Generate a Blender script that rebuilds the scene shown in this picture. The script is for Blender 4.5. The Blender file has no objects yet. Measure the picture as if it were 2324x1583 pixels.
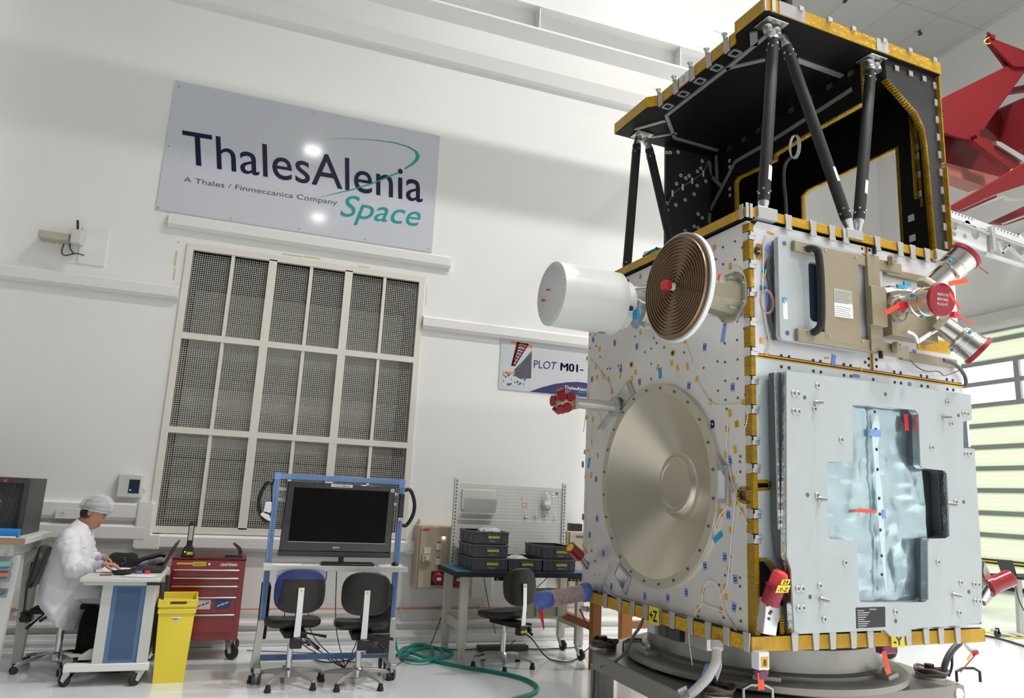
import bpy, bmesh, math, random
from mathutils import Vector, Matrix
from mathutils.geometry import tessellate_polygon
PI = math.pi
sc = bpy.context.scene
COL = sc.collection

# ---------------------------------------------------------------- camera
FPX, YAW, PITCH, ROLL, CAMZ = 1665.36, 0.336569, 0.197081, 0.048542, 1.5
_f = Vector((math.sin(YAW)*math.cos(PITCH), math.cos(YAW)*math.cos(PITCH), math.sin(PITCH)))
_r = Vector((math.cos(YAW), -math.sin(YAW), 0)); _u = _r.cross(_f)
CR = _r*math.cos(ROLL) + _u*math.sin(ROLL); CU = -_r*math.sin(ROLL) + _u*math.cos(ROLL); CF = _f
cam = bpy.data.cameras.new('camera'); cam_o = bpy.data.objects.new('camera', cam); COL.objects.link(cam_o)
m = Matrix((CR, CU, -CF)).transposed().to_4x4(); m.translation = Vector((0, 0, CAMZ)); cam_o.matrix_world = m
cam.sensor_width = 36; cam.lens = FPX/2324*36; cam.clip_start = .05; cam.clip_end = 200
sc.camera = cam_o
# ---------------------------------------------------------------- daylight outside, exposure
sc.view_settings.view_transform = 'Standard'; sc.view_settings.look = 'None'
sc.view_settings.gamma = 1; sc.view_settings.exposure = 1.2
w = bpy.data.worlds.new('daylight'); sc.world = w; w.use_nodes = True
w.node_tree.nodes['Background'].inputs[0].default_value = (0.97, 0.97, 1.0, 1)
w.node_tree.nodes['Background'].inputs[1].default_value = 1.25
# ---------------------------------------------------------------- ceiling lamps of the hall
LAMPS = []
def lamp(x, y, e, s=1.3, z=13.0, c=(1, .978, .95)):
    l = bpy.data.lights.new('hall_lamp', 'AREA'); l.shape = 'SQUARE'; l.size = s; l.energy = e; l.color = c; l.spread = math.radians(118 if x > 2 or y > -5 else 180)
    o = bpy.data.objects.new('hall_lamp', l); COL.objects.link(o); o.location = (x, y, z); LAMPS.append(o)
LE = 104
for x, y, k in ((1, -16.2, .25), (1, -9.6, .25), (1, -3.2, .2), (7, -16.2, 1.6), (7, -9.6, 1.8), (7, -3.2, 1.9), (13, -9.6, 1.2), (13, -3.2, 1.0),
                (4.2, 2.2, 1.15), (7.2, 2.4, 1.5), (11, 6.0, 1.6)):
    lamp(x + (0.8 if y < -12 else 0), y, LE*k, s=.5)

# ---------------------------------------------------------------- helpers
def tag(o, label=None, cat=None, group=None, kind=None):
    if label: o['label'] = label
    if cat: o['category'] = cat
    if group: o['group'] = group
    if kind: o['kind'] = kind
    return o
ORG = {}
def thing(name, label, cat, loc=(0, 0, 0), rz=0, group=None, local=False):
    o = bpy.data.objects.new(name, None); COL.objects.link(o); o.empty_display_size = .1
    o.location = loc; o.rotation_euler = (0, 0, rz)
    ORG[o.name] = Vector((0, 0, 0)) if local else Vector(loc)
    return tag(o, label, cat, group)
def pray(px, py): return (CR*((px-1162)/FPX) - CU*((py-791.5)/FPX) + CF)
def onplane(px, py, n, p):
    d = pray(px, py); n = Vector(n); C = Vector((0, 0, CAMZ)); return C + d*(n.dot(Vector(p)-C)/n.dot(d))
def atY(p, Y): v = onplane(p[0], p[1], (0, 1, 0), (0, Y, 0)); return (v.x, v.z)
def atZ(p, Z=0): return onplane(p[0], p[1], (0, 0, 1), (0, 0, Z))
def atX(p, X): v = onplane(p[0], p[1], (1, 0, 0), (X, 0, 0)); return (v.y, v.z)
def crop(ox, oy, s): return lambda x, y: (ox+x*s, oy+y*s)
C1 = crop(0, 1050, .33678); C2 = crop(560, 1050, .33666); C3 = crop(900, 1050, .33679); C4 = crop(1180, 500, .3032)
C5 = crop(1180, 960, .39344); C6 = crop(1680, 480, .3032); C7 = crop(1680, 940, .40631); C8 = crop(1380, 0, .4062)
D1 = crop(340, 160, .30981); D2 = crop(0, 460, .20654); D3 = crop(340, 520, .3012); D4 = crop(1100, 740, .11369)
D6 = crop(1900, 1200, .24201); D7 = crop(2080, 0, .37888)
E1 = crop(1960, 300, .22736); E4 = crop(1480, 0, .21515); E5 = crop(1840, 0, .21482); E6 = crop(1640, 300, .16423)
G1 = crop(60, 1100, .22743); G2 = crop(1330, 1340, .16782); G3 = crop(1960, 560, .18946); G4 = crop(0, 1060, .33058)

def frY(Y, s=-1):            # a -> X, b -> Z, d towards the camera side (-Y)
    return lambda a, b, d=0: (a, Y + s*d, b)
def frX(X, s=-1):            # a -> Y, b -> Z, d towards -X
    return lambda a, b, d=0: (X + s*d, a, b)
def frZ(Z): return lambda a, b, d=0: (a, b, Z+d)
def basis(axis, up=None):
    a = Vector(axis).normalized()
    t = Vector(up) if up else (Vector((0, 0, 1)) if abs(a.z) < .9 else Vector((1, 0, 0)))
    x = t.cross(a).normalized(); y = a.cross(x); return x, y, a

class MB:
    def __init__(s): s.v = []; s.f = []; s.mi = []; s.cur = 0
    def add(s, vs, fs):
        n = len(s.v); s.v += [tuple(p) for p in vs]
        for f in fs: s.f.append(tuple(i+n for i in f)); s.mi.append(s.cur)
        return s
    def box(s, x0, x1, y0, y1, z0, z1, M=None):
        vs = [(x, y, z) for x in (x0, x1) for y in (y0, y1) for z in (z0, z1)]
        if M is not None: vs = [M @ Vector(p) for p in vs]
        return s.add(vs, [(0, 1, 3, 2), (4, 6, 7, 5), (0, 4, 5, 1), (2, 3, 7, 6), (0, 2, 6, 4), (1, 5, 7, 3)])
    def cbox(s, c, sz, M=None):
        return s.box(c[0]-sz[0]/2, c[0]+sz[0]/2, c[1]-sz[1]/2, c[1]+sz[1]/2, c[2]-sz[2]/2, c[2]+sz[2]/2, M)
    def prism(s, poly, fr, d0, d1, holes=()):
        loops = [list(poly)] + [list(h) for h in holes]
        flat = [p for l in loops for p in l]; n = len(flat)
        tris = tessellate_polygon([[Vector((p[0], p[1], 0)) for p in l] for l in loops])
        vs = [fr(p[0], p[1], d0) for p in flat] + [fr(p[0], p[1], d1) for p in flat]
        fs = [tuple(t) for t in tris] + [tuple(i+n for i in reversed(t)) for t in tris]
        k = 0
        for l in loops:
            m_ = len(l)
            for i in range(m_):
                j = (i+1) % m_; fs.append((k+i, k+j, k+j+n, k+i+n))
            k += m_
        return s.add(vs, fs)
    def sheet(s, poly, fr, d=0):
        tris = tessellate_polygon([[Vector((p[0], p[1], 0)) for p in poly]])
        return s.add([fr(p[0], p[1], d) for p in poly], [tuple(t) for t in tris])
    def tube(s, pts, r, n=10, closed=False):
        pts = [Vector(p) for p in pts]; N = len(pts); rs = r if isinstance(r, (list, tuple)) else [r]*N
        vs = []; fs = []; prev = None
        for i, p in enumerate(pts):
            if closed: t = pts[(i+1) % N]-pts[i-1]
            else: t = pts[min(i+1, N-1)]-pts[max(i-1, 0)]
            if t.length < 1e-9: t = Vector((0, 0, 1))
            t.normalize()
            if prev is None: x, y, _ = basis(t)
            else:
                x = (prev - t*prev.dot(t))
                if x.length < 1e-6: x, y, _ = basis(t)
                x = x.normalized(); y = t.cross(x)
            prev = x
            for k in range(n):
                a = 2*PI*k/n; vs.append(p + x*math.cos(a)*rs[i] + y*math.sin(a)*rs[i])
        for i in range(N if closed else N-1):
            i2 = (i+1) % N
            for k in range(n):
                k2 = (k+1) % n; fs.append((i*n+k, i*n+k2, i2*n+k2, i2*n+k))
        if not closed:
            fs.append(tuple(range(n))[::-1]); fs.append(tuple((N-1)*n+k for k in range(n)))
        return s.add(vs, fs)
    def cyl(s, p0, p1, r, r1=None, n=20): return s.tube([p0, p1], [r, r if r1 is None else r1], n)
    def lathe(s, prof, o, axis, n=32, up=None, close=True):
        x, y, a = basis(axis, up); o = Vector(o); vs = []; fs = []; N = len(prof)
        for (r, h) in prof:
            for k in range(n):
                t = 2*PI*k/n; vs.append(o + a*h + x*(r*math.cos(t)) + y*(r*math.sin(t)))
        for i in range(N-1):
            for k in range(n):
                k2 = (k+1) % n; fs.append((i*n+k, i*n+k2, (i+1)*n+k2, (i+1)*n+k))
        if close: fs.append(tuple(range(n))[::-1]); fs.append(tuple((N-1)*n+k for k in range(n)))
        return s.add(vs, fs)
    def ell(s, c, rad, M=None, nu=16, nv=10):
        vs = []; fs = []; c = Vector(c)
        for j in range(nv+1):
            ph = PI*j/nv
            for i in range(nu):
                th = 2*PI*i/nu
                p = Vector((rad[0]*math.sin(ph)*math.cos(th), rad[1]*math.sin(ph)*math.sin(th), rad[2]*math.cos(ph)))
                if M is not None: p = M @ p
                vs.append(c+p)
        for j in range(nv):
            for i in range(nu):
                i2 = (i+1) % nu; fs.append((j*nu+i, (j+1)*nu+i, (j+1)*nu+i2, j*nu+i2))
        return s.add(vs, fs)
    def build(s, name, mat, parent=None, bevel=0, smooth=True, seg=2, label=None, sub=0, solid=0, ang=38, kind=None):
        off = Vector((0, 0, 0))
        if parent is not None:
            r = parent
            while r.parent: r = r.parent
            off = ORG.get(r.name, off)
        me = bpy.data.meshes.new(name)
        me.from_pydata([Vector(p)-off for p in s.v], [], s.f)
        mats = mat if isinstance(mat, (list, tuple)) else [mat]
        for m_ in mats: me.materials.append(m_)
        if len(mats) > 1: me.polygons.foreach_set('material_index', s.mi)
        bm = bmesh.new(); bm.from_mesh(me)
        bmesh.ops.remove_doubles(bm, verts=bm.verts, dist=1e-5)
        bmesh.ops.recalc_face_normals(bm, faces=bm.faces); bm.to_mesh(me); bm.free()
        if smooth:
            me.shade_smooth(); me.set_sharp_from_angle(angle=math.radians(ang))
        o = bpy.data.objects.new(name, me); COL.objects.link(o)
        if parent is not None: o.parent = parent
        if solid:
            d = o.modifiers.new('t', 'SOLIDIFY'); d.thickness = solid; d.offset = 0
        if bevel:
            b = o.modifiers.new('b', 'BEVEL'); b.width = bevel; b.segments = seg; b.limit_method = 'ANGLE'; b.angle_limit = math.radians(40)
        if sub:
            d = o.modifiers.new('s', 'SUBSURF'); d.levels = sub; d.render_levels = sub
        if label: o['label'] = label
        if kind: o['kind'] = kind
        return o
def kids(o): return [c for c in bpy.data.objects if c.parent == o]
def dup(root, loc=None, rz=None, label=None, group=None):
    ks = kids(root); r = root.copy(); COL.objects.link(r)
    if loc is not None: r.location = loc
    if rz is not None: r.rotation_euler = (0, 0, rz)
    if label: r['label'] = label
    if group: r['group'] = group
    for c in ks:
        gs = kids(c); d = c.copy(); COL.objects.link(d); d.parent = r
        for g in gs:
            e = g.copy(); COL.objects.link(e); e.parent = d
    return r
def dup_part(o, loc, rot=(0, 0, 0), scale=None, parent=None):
    c = o.copy(); COL.objects.link(c); c.location = loc; c.rotation_euler = rot
    if scale: c.scale = scale
    if parent: c.parent = parent
    return c
def rrect(x0, x1, y0, y1, r, n=5):
    out = []
    for cx, cy, a0 in ((x1-r, y1-r, 0), (x0+r, y1-r, 90), (x0+r, y0+r, 180), (x1-r, y0+r, 270)):
        for k in range(n+1):
            a = math.radians(a0+90*k/n); out.append((cx+r*math.cos(a), cy+r*math.sin(a)))
    return out
def circ(cx, cy, r, n=16, ry=None): return [(cx+r*math.cos(2*PI*k/n), cy+(ry or r)*math.sin(2*PI*k/n)) for k in range(n)]
def smoothpts(pts, it=2, closed=False):
    pts = [Vector(p) for p in pts]
    for _ in range(it):
        q = [] if closed else [pts[0]]
        N = len(pts)
        for i in range(N if closed else N-1):
            a, b = pts[i], pts[(i+1) % N]; q += [a*.75+b*.25, a*.25+b*.75]
        if not closed: q.append(pts[-1])
        pts = q
    return pts
def _text_add(mb, me, mx, Mx, My, fit, fr, x0, z0, width, cap, d, sh):
    def g(a, b):
        a = (a-mx)/(Mx-mx)+sh; b = b/My
        return fr(*fit(a, b), d) if fit else fr(x0+a*width, z0+b*cap, d)
    mb.add([g(v.co.x, v.co.y) for v in me.vertices], [tuple(p.vertices) for p in me.polygons])
def text_mb(mb, body, fr, x0, z0, width, cap, d=.002, shear=0, bold=0, fit=None, thick=0):
    cu = bpy.data.curves.new('t', 'FONT'); cu.body = body; cu.size = 1; cu.shear = shear; cu.offset = bold; cu.resolution_u = 4
    o = bpy.data.objects.new('t', cu); me = bpy.data.meshes.new_from_object(o)
    xs = [v.co.x for v in me.vertices]; ys = [v.co.y for v in me.vertices]
    if xs:
        mx, Mx, My = min(xs), max(xs), max(ys)
        for sh_ in ((0,) if not thick else (-.35, 0, .35)): _text_add(mb, me, mx, Mx, My, fit, fr, x0, z0, width, cap, d, sh_*thick)
    bpy.data.objects.remove(o); bpy.data.curves.remove(cu); bpy.data.meshes.remove(me)
    return mb
def quadfit(p00, p10, p01, p11):
    def g(a, b):
        return tuple(p00[i]*(1-a)*(1-b)+p10[i]*a*(1-b)+p01[i]*(1-a)*b+p11[i]*a*b for i in (0, 1))
    return g

# ---------------------------------------------------------------- materials
def mat(name, col, rough=.5, metal=0, var=0, vs=6, bump=0, bs=40, coat=0, stripe=None, alpha=1, trans=0, emit=0, spec=.5, aniso=0):
    m = bpy.data.materials.new(name); m.use_nodes = True; nt = m.node_tree; b = nt.nodes['Principled BSDF']
    b.inputs['Base Color'].default_value = (*col, 1); b.inputs['Roughness'].default_value = rough
    b.inputs['Metallic'].default_value = metal; b.inputs['Coat Weight'].default_value = coat
    b.inputs['Specular IOR Level'].default_value = spec; b.inputs['Coat Roughness'].default_value = .08
    b.inputs['Alpha'].default_value = alpha; b.inputs['Transmission Weight'].default_value = trans
    if emit: b.inputs['Emission Color'].default_value = (*col, 1); b.inputs['Emission Strength'].default_value = emit
    tc = nt.nodes.new('ShaderNodeTexCoord')
    if var:
        n = nt.nodes.new('ShaderNodeTexNoise'); n.inputs['Scale'].default_value = vs; n.inputs['Detail'].default_value = 3
        nt.links.new(tc.outputs['Object'], n.inputs['Vector'])
        mp = nt.nodes.new('ShaderNodeMapRange'); mp.inputs['To Min'].default_value = 1-var; mp.inputs['To Max'].default_value = 1+var
        mp.inputs['From Min'].default_value = .3; mp.inputs['From Max'].default_value = .7
        nt.links.new(n.outputs['Fac'], mp.inputs['Value'])
        hs = nt.nodes.new('ShaderNodeHueSaturation'); hs.inputs['Color'].default_value = (*col, 1)
        nt.links.new(mp.outputs[0], hs.inputs['Value']); nt.links.new(hs.outputs[0], b.inputs['Base Color'])
    if bump or stripe:
        if stripe:
            n = nt.nodes.new('ShaderNodeTexWave'); n.inputs['Scale'].default_value = stripe[1]; n.bands_direction = stripe[0]
            n.inputs['Distortion'].default_value = stripe[2]; n.inputs['Detail'].default_value = 1
        else:
            n = nt.nodes.new('ShaderNodeTexNoise'); n.inputs['Scale'].default_value = bs; n.inputs['Detail'].default_value = 4
        nt.links.new(tc.outputs['Object'], n.inputs['Vector'])
        bp = nt.nodes.new('ShaderNodeBump'); bp.inputs['Strength'].default_value = bump or .3; bp.inputs['Distance'].default_value = .01
        nt.links.new(n.outputs['Fac'], bp.inputs['Height']); nt.links.new(bp.outputs[0], b.inputs['Normal'])
    return m
M = {}
M['wall'] = mat('wall_paint', (.84, .83, .81), .38, var=.015, vs=.8)
M['walltrim'] = mat('wall_trim_paint', (.80, .78, .76), .35)
M['duct'] = mat('white_duct', (.80, .78, .76), .4)
M['ceil'] = mat('ceiling_tile', (.60, .60, .58), .8)
M['floor'] = mat('epoxy_floor', (.86, .90, .92), .14, var=.05, vs=1.2, coat=.5)
M['white'] = mat('white_paint', (.82, .82, .80), .4)
M['creme'] = mat('cream_paint', (.78, .74, .66), .4)
M['offgrey'] = mat('light_grey_paint', (.62, .63, .59), .45)
M['lgrey'] = mat('pale_grey', (.66, .66, .63), .45, var=.03)
M['black'] = mat('black_plastic', (.012, .012, .013), .35)
M['blackmatte'] = mat('black_matte', (.015, .015, .016), .7)
M['leather'] = mat('black_vinyl', (.018, .017, .017), .42, bump=.15, bs=120)
M['screen'] = mat('screen_glass', (.003, .003, .003), .06, spec=.08)
M['chrome'] = mat('chrome', (.75, .75, .76), .14, 1)
M['steel'] = mat('brushed_steel', (.52, .51, .49), .36, 1, var=.06)
M['alu'] = mat('aluminium', (.78, .78, .78), .34, 1)
M['alup'] = mat('satin_aluminium', (.52, .515, .50), .42, .6)
M['rubber'] = mat('rubber', (.02, .02, .02), .6)
M['blue'] = mat('blue_profile', (.17, .30, .60), .4)
M['bluepanel'] = mat('blue_panel', (.10, .19, .36), .5)
M['tape'] = mat('blue_masking_tape', (.22, .36, .78), .6)
M['brightblue'] = mat('bright_blue_tape', (.02, .36, .62), .35)
M['red'] = mat('red_lacquer', (.30, .012, .02), .22, coat=.4)
M['redcrane'] = mat('crane_red', (.17, .006, .010), .5, spec=.3)
M['redcap'] = mat('red_anodised', (.33, .015, .035), .35)
M['brightred'] = mat('bright_red', (.75, .03, .05), .4)
M['orange'] = mat('red_orange_ribbon', (.9, .09, .03), .5)
M['yellow'] = mat('yellow_plastic', (.84, .68, .05), .4)
M['yell'] = mat('yellow_label', (.85, .70, .05), .5)
M['greyplastic'] = mat('grey_crate_plastic', (.075, .078, .085), .5)
M['greyp2'] = mat('grey_crate_side', (.10, .103, .11), .5)
M['tan'] = mat('beige_electrical_box', (.46, .39, .29), .45)
M['tan2'] = mat('tan_anodised', (.34, .29, .20), .42, .25)
M['green'] = mat('green_hose', (.005, .26, .20), .35)
M['teal'] = mat('teal_print', (.0, .30, .30), .4)
M['navy'] = mat('navy_print', (.006, .006, .04), .25, spec=.3)
M['bannernavy'] = mat('banner_navy', (.045, .04, .14), .35)
M['greytext'] = mat('grey_print', (.10, .10, .12), .4)
M['sign'] = mat('sign_panel', (.60, .615, .66), .07, spec=.4)
M['banner'] = mat('banner_panel', (.60, .60, .63), .3)
M['paper'] = mat('paper', (.85, .85, .86), .7)
M['skin'] = mat('skin', (.50, .25, .17), .5, var=.06, vs=20)
M['coat'] = mat('white_coat_cloth', (.78, .78, .82), .8, bump=.5, bs=9)
M['net'] = mat('hair_net', (.86, .88, .89), .6, alpha=.5, bump=.8, bs=60)
M['hair'] = mat('dark_hair', (.035, .028, .024), .6)
M['trouser'] = mat('grey_trousers', (.52, .51, .49), .8)
M['copper'] = mat('copper_pipe', (.62, .30, .22), .35, .6)
M['brown'] = mat('orange_brown_steel', (.42, .16, .03), .45)
M['carton'] = mat('beige_carton', (.62, .55, .38), .6)
M['cable'] = mat('dark_cable', (.04, .04, .045), .5)
M['wirewhite'] = mat('white_wire', (.8, .78, .74), .5)
# satellite
M['panel'] = mat('silvered_panel', (.87, .84, .815), .32, .45, var=.05, vs=1.6)
M['panel2'] = mat('pale_panel', (.76, .76, .79), .34, .3, var=.03, vs=1.5)
M['cover'] = mat('grey_cover_plate', (.47, .51, .525), .42, .15, var=.02)
M['coverdark'] = mat('grey_channel', (.10, .115, .13), .5)
M['kapton'] = mat('amber_film', (.62, .35, .012), .3, .15, stripe=('X', 30, 6), bump=.35, var=.14, vs=9)
M['kaptonv'] = mat('amber_film_upright', (.50, .29, .015), .32, .15, stripe=('Z', 26, 4), bump=.8, var=.18, vs=14)
M['kdark'] = mat('dark_amber', (.10, .055, .008), .5)
M['ktape'] = mat('amber_tape', (.80, .42, .03), .35)
M['cfrp'] = mat('carbon_panel', (.006, .0055, .0055), .55, spec=.25, var=.1)
M['cfrp_lit'] = mat('carbon_lit', (.024, .023, .024), .5)  # carbon lightened to paint in the light on panels facing forward
M['strutm'] = mat('carbon_strut', (.022, .022, .022), .55, bump=.15, bs=200)
M['dish'] = mat('champagne_aluminium', (.74, .67, .56), .32, .82)
M['dishrim'] = mat('champagne_rim', (.60, .55, .44), .42, .35)
M['ring'] = mat('bronze_rings', (.34, .235, .145), .34, .6)
M['ringd'] = mat('bronze_groove', (.085, .05, .03), .5, .3)
M['whiteant'] = mat('white_antenna_paint', (.80, .82, .80), .3)
M['foil'] = mat('silver_foil', (.80, .82, .84), .22, 1, bump=.8, bs=22)
M['film'] = mat('blue_silver_film', (.44, .57, .62), .24, .8, bump=1.0, bs=5, var=.18, vs=3)
M['filmw'] = mat('ragged_white_strip', (.62, .78, .82), .4)
M['filmblue'] = mat('blue_wrap', (.10, .18, .62), .3, bump=.8, bs=40)
M['bubble'] = mat('pink_bubble_wrap', (.52, .38, .38), .35, bump=1.0, bs=70, var=.2, vs=30)
M['grapple'] = mat('ring_grey', (.40, .385, .36), .38, .55, var=.04)
M['gold'] = mat('gold_fitting', (.7, .5, .2), .3, 1)
M['lens'] = mat('steel_barrel', (.70, .68, .64), .2, 1)
M['window'] = mat('clear_pane', (.9, .95, .93), .05, alpha=.12)
# ================================================================ the hall
WY = 7.7
def struct(name, mb, m_, bevel=0, smooth=False):
    o = mb.build(name, m_, None, bevel=bevel, smooth=smooth); o['kind'] = 'structure'; return o
H = 13.2
struct('floor', MB().box(-8.2, 16.2, -20.2, 15.2, -.2, 0), M['floor'])
# window opening in the back wall
wx0, wx1, wz0, wz1 = -.735, 1.585, 1.06, 3.765
b = MB(); b.prism([(-8, 0), (6.45, 0), (6.45, H), (-8, H)], frY(WY), 0, -.25, [[(wx0, wz0), (wx1, wz0), (wx1, wz1), (wx0, wz1)]])
struct('wall_back', b, M['wall'])
struct('wall_side', MB().box(6.2, 6.45, WY+.25, 14.8, 0, H), M['wall'])
struct('wall_rear', MB().box(6.2, 16.0, 14.8, 15.0, 0, H), M['wall'])
DY0, DY1, DZ = 4.0, 14.2, 5.75
b = MB(); b.prism([(-20, 0), (DY0, 0), (DY0, DZ), (DY1, DZ), (DY1, 0), (14.8, 0), (14.8, H), (-20, H)], frX(15.8), 0, -.25)
struct('wall_right', b, M['wall'])
M['greywall'] = mat('fill_cutting_grey', (.22, .23, .23), .5)  # for the wall out of view, coloured dark to cut bounced fill
struct('wall_left', MB().box(-8.2, -8, -20, WY, 0, H), M['greywall'])
struct('wall_front', MB().box(-8.2, 16, -20.2, -20, 0, H), M['wall'])
struct('trim_1', MB().box(-3.3, -2.70, 7.35, WY, 0, H), M['wall'])       # pilaster at the far left
# ceiling with tile grid
cm = mat('ceiling_grid', (.55, .55, .54), .85); nt = cm.node_tree; tb = nt.nodes.new('ShaderNodeTexBrick')
tb.offset = 0; tb.inputs['Color1'].default_value = (.52, .52, .51, 1); tb.inputs['Color2'].default_value = (.50, .50, .49, 1)
tb.inputs['Mortar'].default_value = (.36, .36, .36, 1); tb.inputs['Scale'].default_value = 1; tb.inputs['Mortar Size'].default_value = .012
tb.inputs['Brick Width'].default_value = 1.2; tb.inputs['Row Height'].default_value = 1.9
tc = nt.nodes.new('ShaderNodeTexCoord'); nt.links.new(tc.outputs['Object'], tb.inputs['Vector']); nt.links.new(tb.outputs[0], nt.nodes['Principled BSDF'].inputs['Base Color'])
struct('ceiling', MB().box(-8.2, 16.2, -20.2, 15.2, H, H+.2), cm)
# fittings in the ceiling: lamp housings round each lamp, sprinklers
for i, o in enumerate(LAMPS):
    x, y, _ = o.location
    t = thing('ceiling_lamp', 'square ceiling lamp in the hall ceiling', 'lamp', (x, y, H), 0, 'hall ceiling lamps')
    MB().prism([(x-.45, y-.45), (x+.45, y-.45), (x+.45, y+.45), (x-.45, y+.45)], frZ(H), -.02, -.24,
               [[(x-.40, y-.40), (x+.40, y-.40), (x+.40, y+.40), (x-.40, y+.40)]]).build('housing', M['white'], t)
for (px, py, lb) in ((1917, 5, 'small dark sprinkler head under the ceiling left of the red gantry'), (2088, 79, 'small dark sprinkler head nearest the red gantry tip')):
    p = atZ((px, py), H-.12); b = MB(); b.cyl((p.x, p.y, H), (p.x, p.y, H-.10), .02, n=8); b.cyl((p.x, p.y, H-.10), (p.x, p.y, H-.12), .045, n=10)
    b.box(p.x-.08, p.x+.08, p.y-.01, p.y+.01, H-.07, H-.05)
    tag(b.build('sprinkler', M['cable']), lb, 'sprinkler', 'ceiling sprinklers')
# wall rails, ducts, skirting on the back wall
def duct(n, x0, x1, z0, z1, dep=.05):
    b = MB(); b.prism([(0, z0), (dep*.55, z0), (dep, z0+.03), (dep, z1-.02), (dep*.6, z1), (0, z1)], lambda a, c, d=0: (d, WY-a, c), x0, x1)
    struct(n, b, M['duct'])
duct('trim_2', -.985, 1.905, 3.945, 4.085, .06)
duct('trim_3', -8, -.80, 3.215, 3.355, .06)
duct('trim_4', 1.64, 6.45, 3.235, 3.375, .06)
duct('trim_5', -8, -.80, 1.11, 1.27, .07)       # cable trunking upper (ends at riser)
duct('trim_6', -8, -.795, .925, 1.075, .09)
duct('trim_7', -.74, 1.64, .86, 1.0, .08)
b = MB(); b.prism([(-.885, .885), (-.865, .862), (-.66, .862), (-.66, 1.0), (-.745, 1.0), (-.745, 1.27), (-.765, 1.288), (-.885, 1.288)], frY(WY), 0, .085)
struct('trim_8', b, M['duct'], bevel=.012)
struct('baseboard_back', MB().box(-8, 6.45, WY-.035, WY, 0, .13), M['white'], bevel=.008)
struct('trim_9', MB().box(-8, 6.45, WY-.05, WY, .19, .215), M['white'])
struct('trim_10', MB().box(-8, 6.45, WY-.05, WY, .06, .085), M['white'])
b = MB(); b.tube([(-8, WY-.03, .335), (6.4, WY-.03, .335)], .009, 8)
for k in range(30): x = -3+k*.42; b.cbox((x, WY-.025, .335), (.018, .05, .03))
struct('trim_11', b, M['copper'], smooth=True)
# door header details etc. on the far walls
struct('trim_12', MB().box(15.6, 15.8, DY0-.2, DY1+.3, 5.86, 6.1), M['lgrey'])
# crane runway I-beam along the back wall
bx0, bx1 = -8, 5.4
t = thing('crane_beam', 'long white steel I-beam running along the wall above the big sign', 'beam', (0, 6.73, 6.4))
b = MB(); b.box(bx0, bx1, 6.60, 6.87, 6.40, 6.425); b.box(bx0, bx1, 6.73, 6.745, 6.425, 6.68); b.box(bx0, bx1, 6.60, 6.87, 6.68, 6.705)
b.build('girder', M['white'], t, smooth=False)
for x in (-6.1, -4.0, -1.9, .3, 2.45, 4.20):
    MB().box(x-.006, x+.006, 6.61, 6.73, 6.425, 6.68).build('stiffener', M['white'], t, smooth=False)
for x in (-5, 5.2):
    MB().box(x-.06, x+.06, 6.75, WY, 6.45, 6.55).build('bracket', M['white'], t, smooth=False)
b = MB(); b.prism([(0, 6.44), (.06, 6.46), (.09, 6.62), (0, 6.68)], lambda a, c, d=0: (d, WY-a, c), -8, 6.4)
struct('trim_13', b, M['walltrim'])

# ---- big window with wire mesh
wt = 'window_1'
b = MB(); f = .05
b.prism([(wx0-f, wz0-f), (wx1+f, wz0-f), (wx1+f, wz1+f), (wx0-f, wz1+f)], frY(WY), -.03, .02,
        [[(wx0+.012, wz0+.012), (wx1-.012, wz0+.012), (wx1-.012, wz1-.012), (wx0+.012, wz1-.012)]])
win = thing(wt, 'tall gridded wall opening', 'window', (wx0, WY, wz0)); del win['category']; del win['label']; win['kind'] = 'structure'
b.build('window_frame', M['creme'], win, smooth=False)
W3 = (wx1-wx0)/3; RZ = [wz0, 1.965, 2.88, wz1]
b = MB()
for i in (1, 2): b.box(wx0+W3*i-.04, wx0+W3*i+.04, WY-.02, WY+.04, wz0, wz1)
for z in RZ[1:3]: b.box(wx0, wx1, WY-.021, WY+.04, z-.03, z+.03)
b.build('mullion', M['creme'], win, smooth=False)
b = MB()
for i in range(3): x = wx0+W3*(i+.5); b.box(x-.016, x+.016, WY-.012, WY+.03, wz0, wz1)
b.build('glazing_bar', M['creme'], win, smooth=False)
M['mesh'] = mat('wire_mesh', (.55, .53, .48), .5)
for i in range(6):
    xa = wx0+W3/2*i+.02+(0.02 if i % 2 == 0 and i else 0); xb = wx0+W3/2*(i+1)-.02-(0.02 if i % 2 and i < 5 else 0)
    for j in range(3):
        za, zb = RZ[j]+.025, RZ[j+1]-.025; b = MB(); p = .0205; t_ = .0042
        for k in range(int((xb-xa)/p)+1): x = xa+k*p; b.box(x-t_/2, x+t_/2, WY+.022, WY+.024, za, zb)
        for k in range(int((zb-za)/p)+1): z = za+k*p; b.box(xa, xb, WY+.024, WY+.026, z-t_/2, z+t_/2)
        b.build('wire_grille', M['mesh'], win, smooth=False)
M['recess'] = mat('recess_lining', (.13, .12, .105), .8)
M['louvre'] = mat('louvre_slat', (.38, .36, .32), .5, var=.12, vs=2)
b = MB(); D = .85
b.box(wx0-.1, wx0, WY+.06, WY+D, wz0-.1, wz1+.1); b.box(wx1, wx1+.1, WY+.06, WY+D, wz0-.1, wz1+.1)
b.box(wx0-.1, wx1+.1, WY+.06, WY+D, wz0-.1, wz0); b.box(wx0-.1, wx1+.1, WY+.06, WY+D, wz1, wz1+.1); b.box(wx0-.1, wx1+.1, WY+D, WY+D+.05, wz0-.1, wz1+.1)
b.build('recess_box', M['recess'], win, smooth=False)
M['louvre2'] = mat('pale_louvre_slat', (.55, .53, .49), .4, var=.15, vs=3)  # paler slat tone, picked at random among the louvres
b = MB(); random.seed(3); z = wz0+.05
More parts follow.
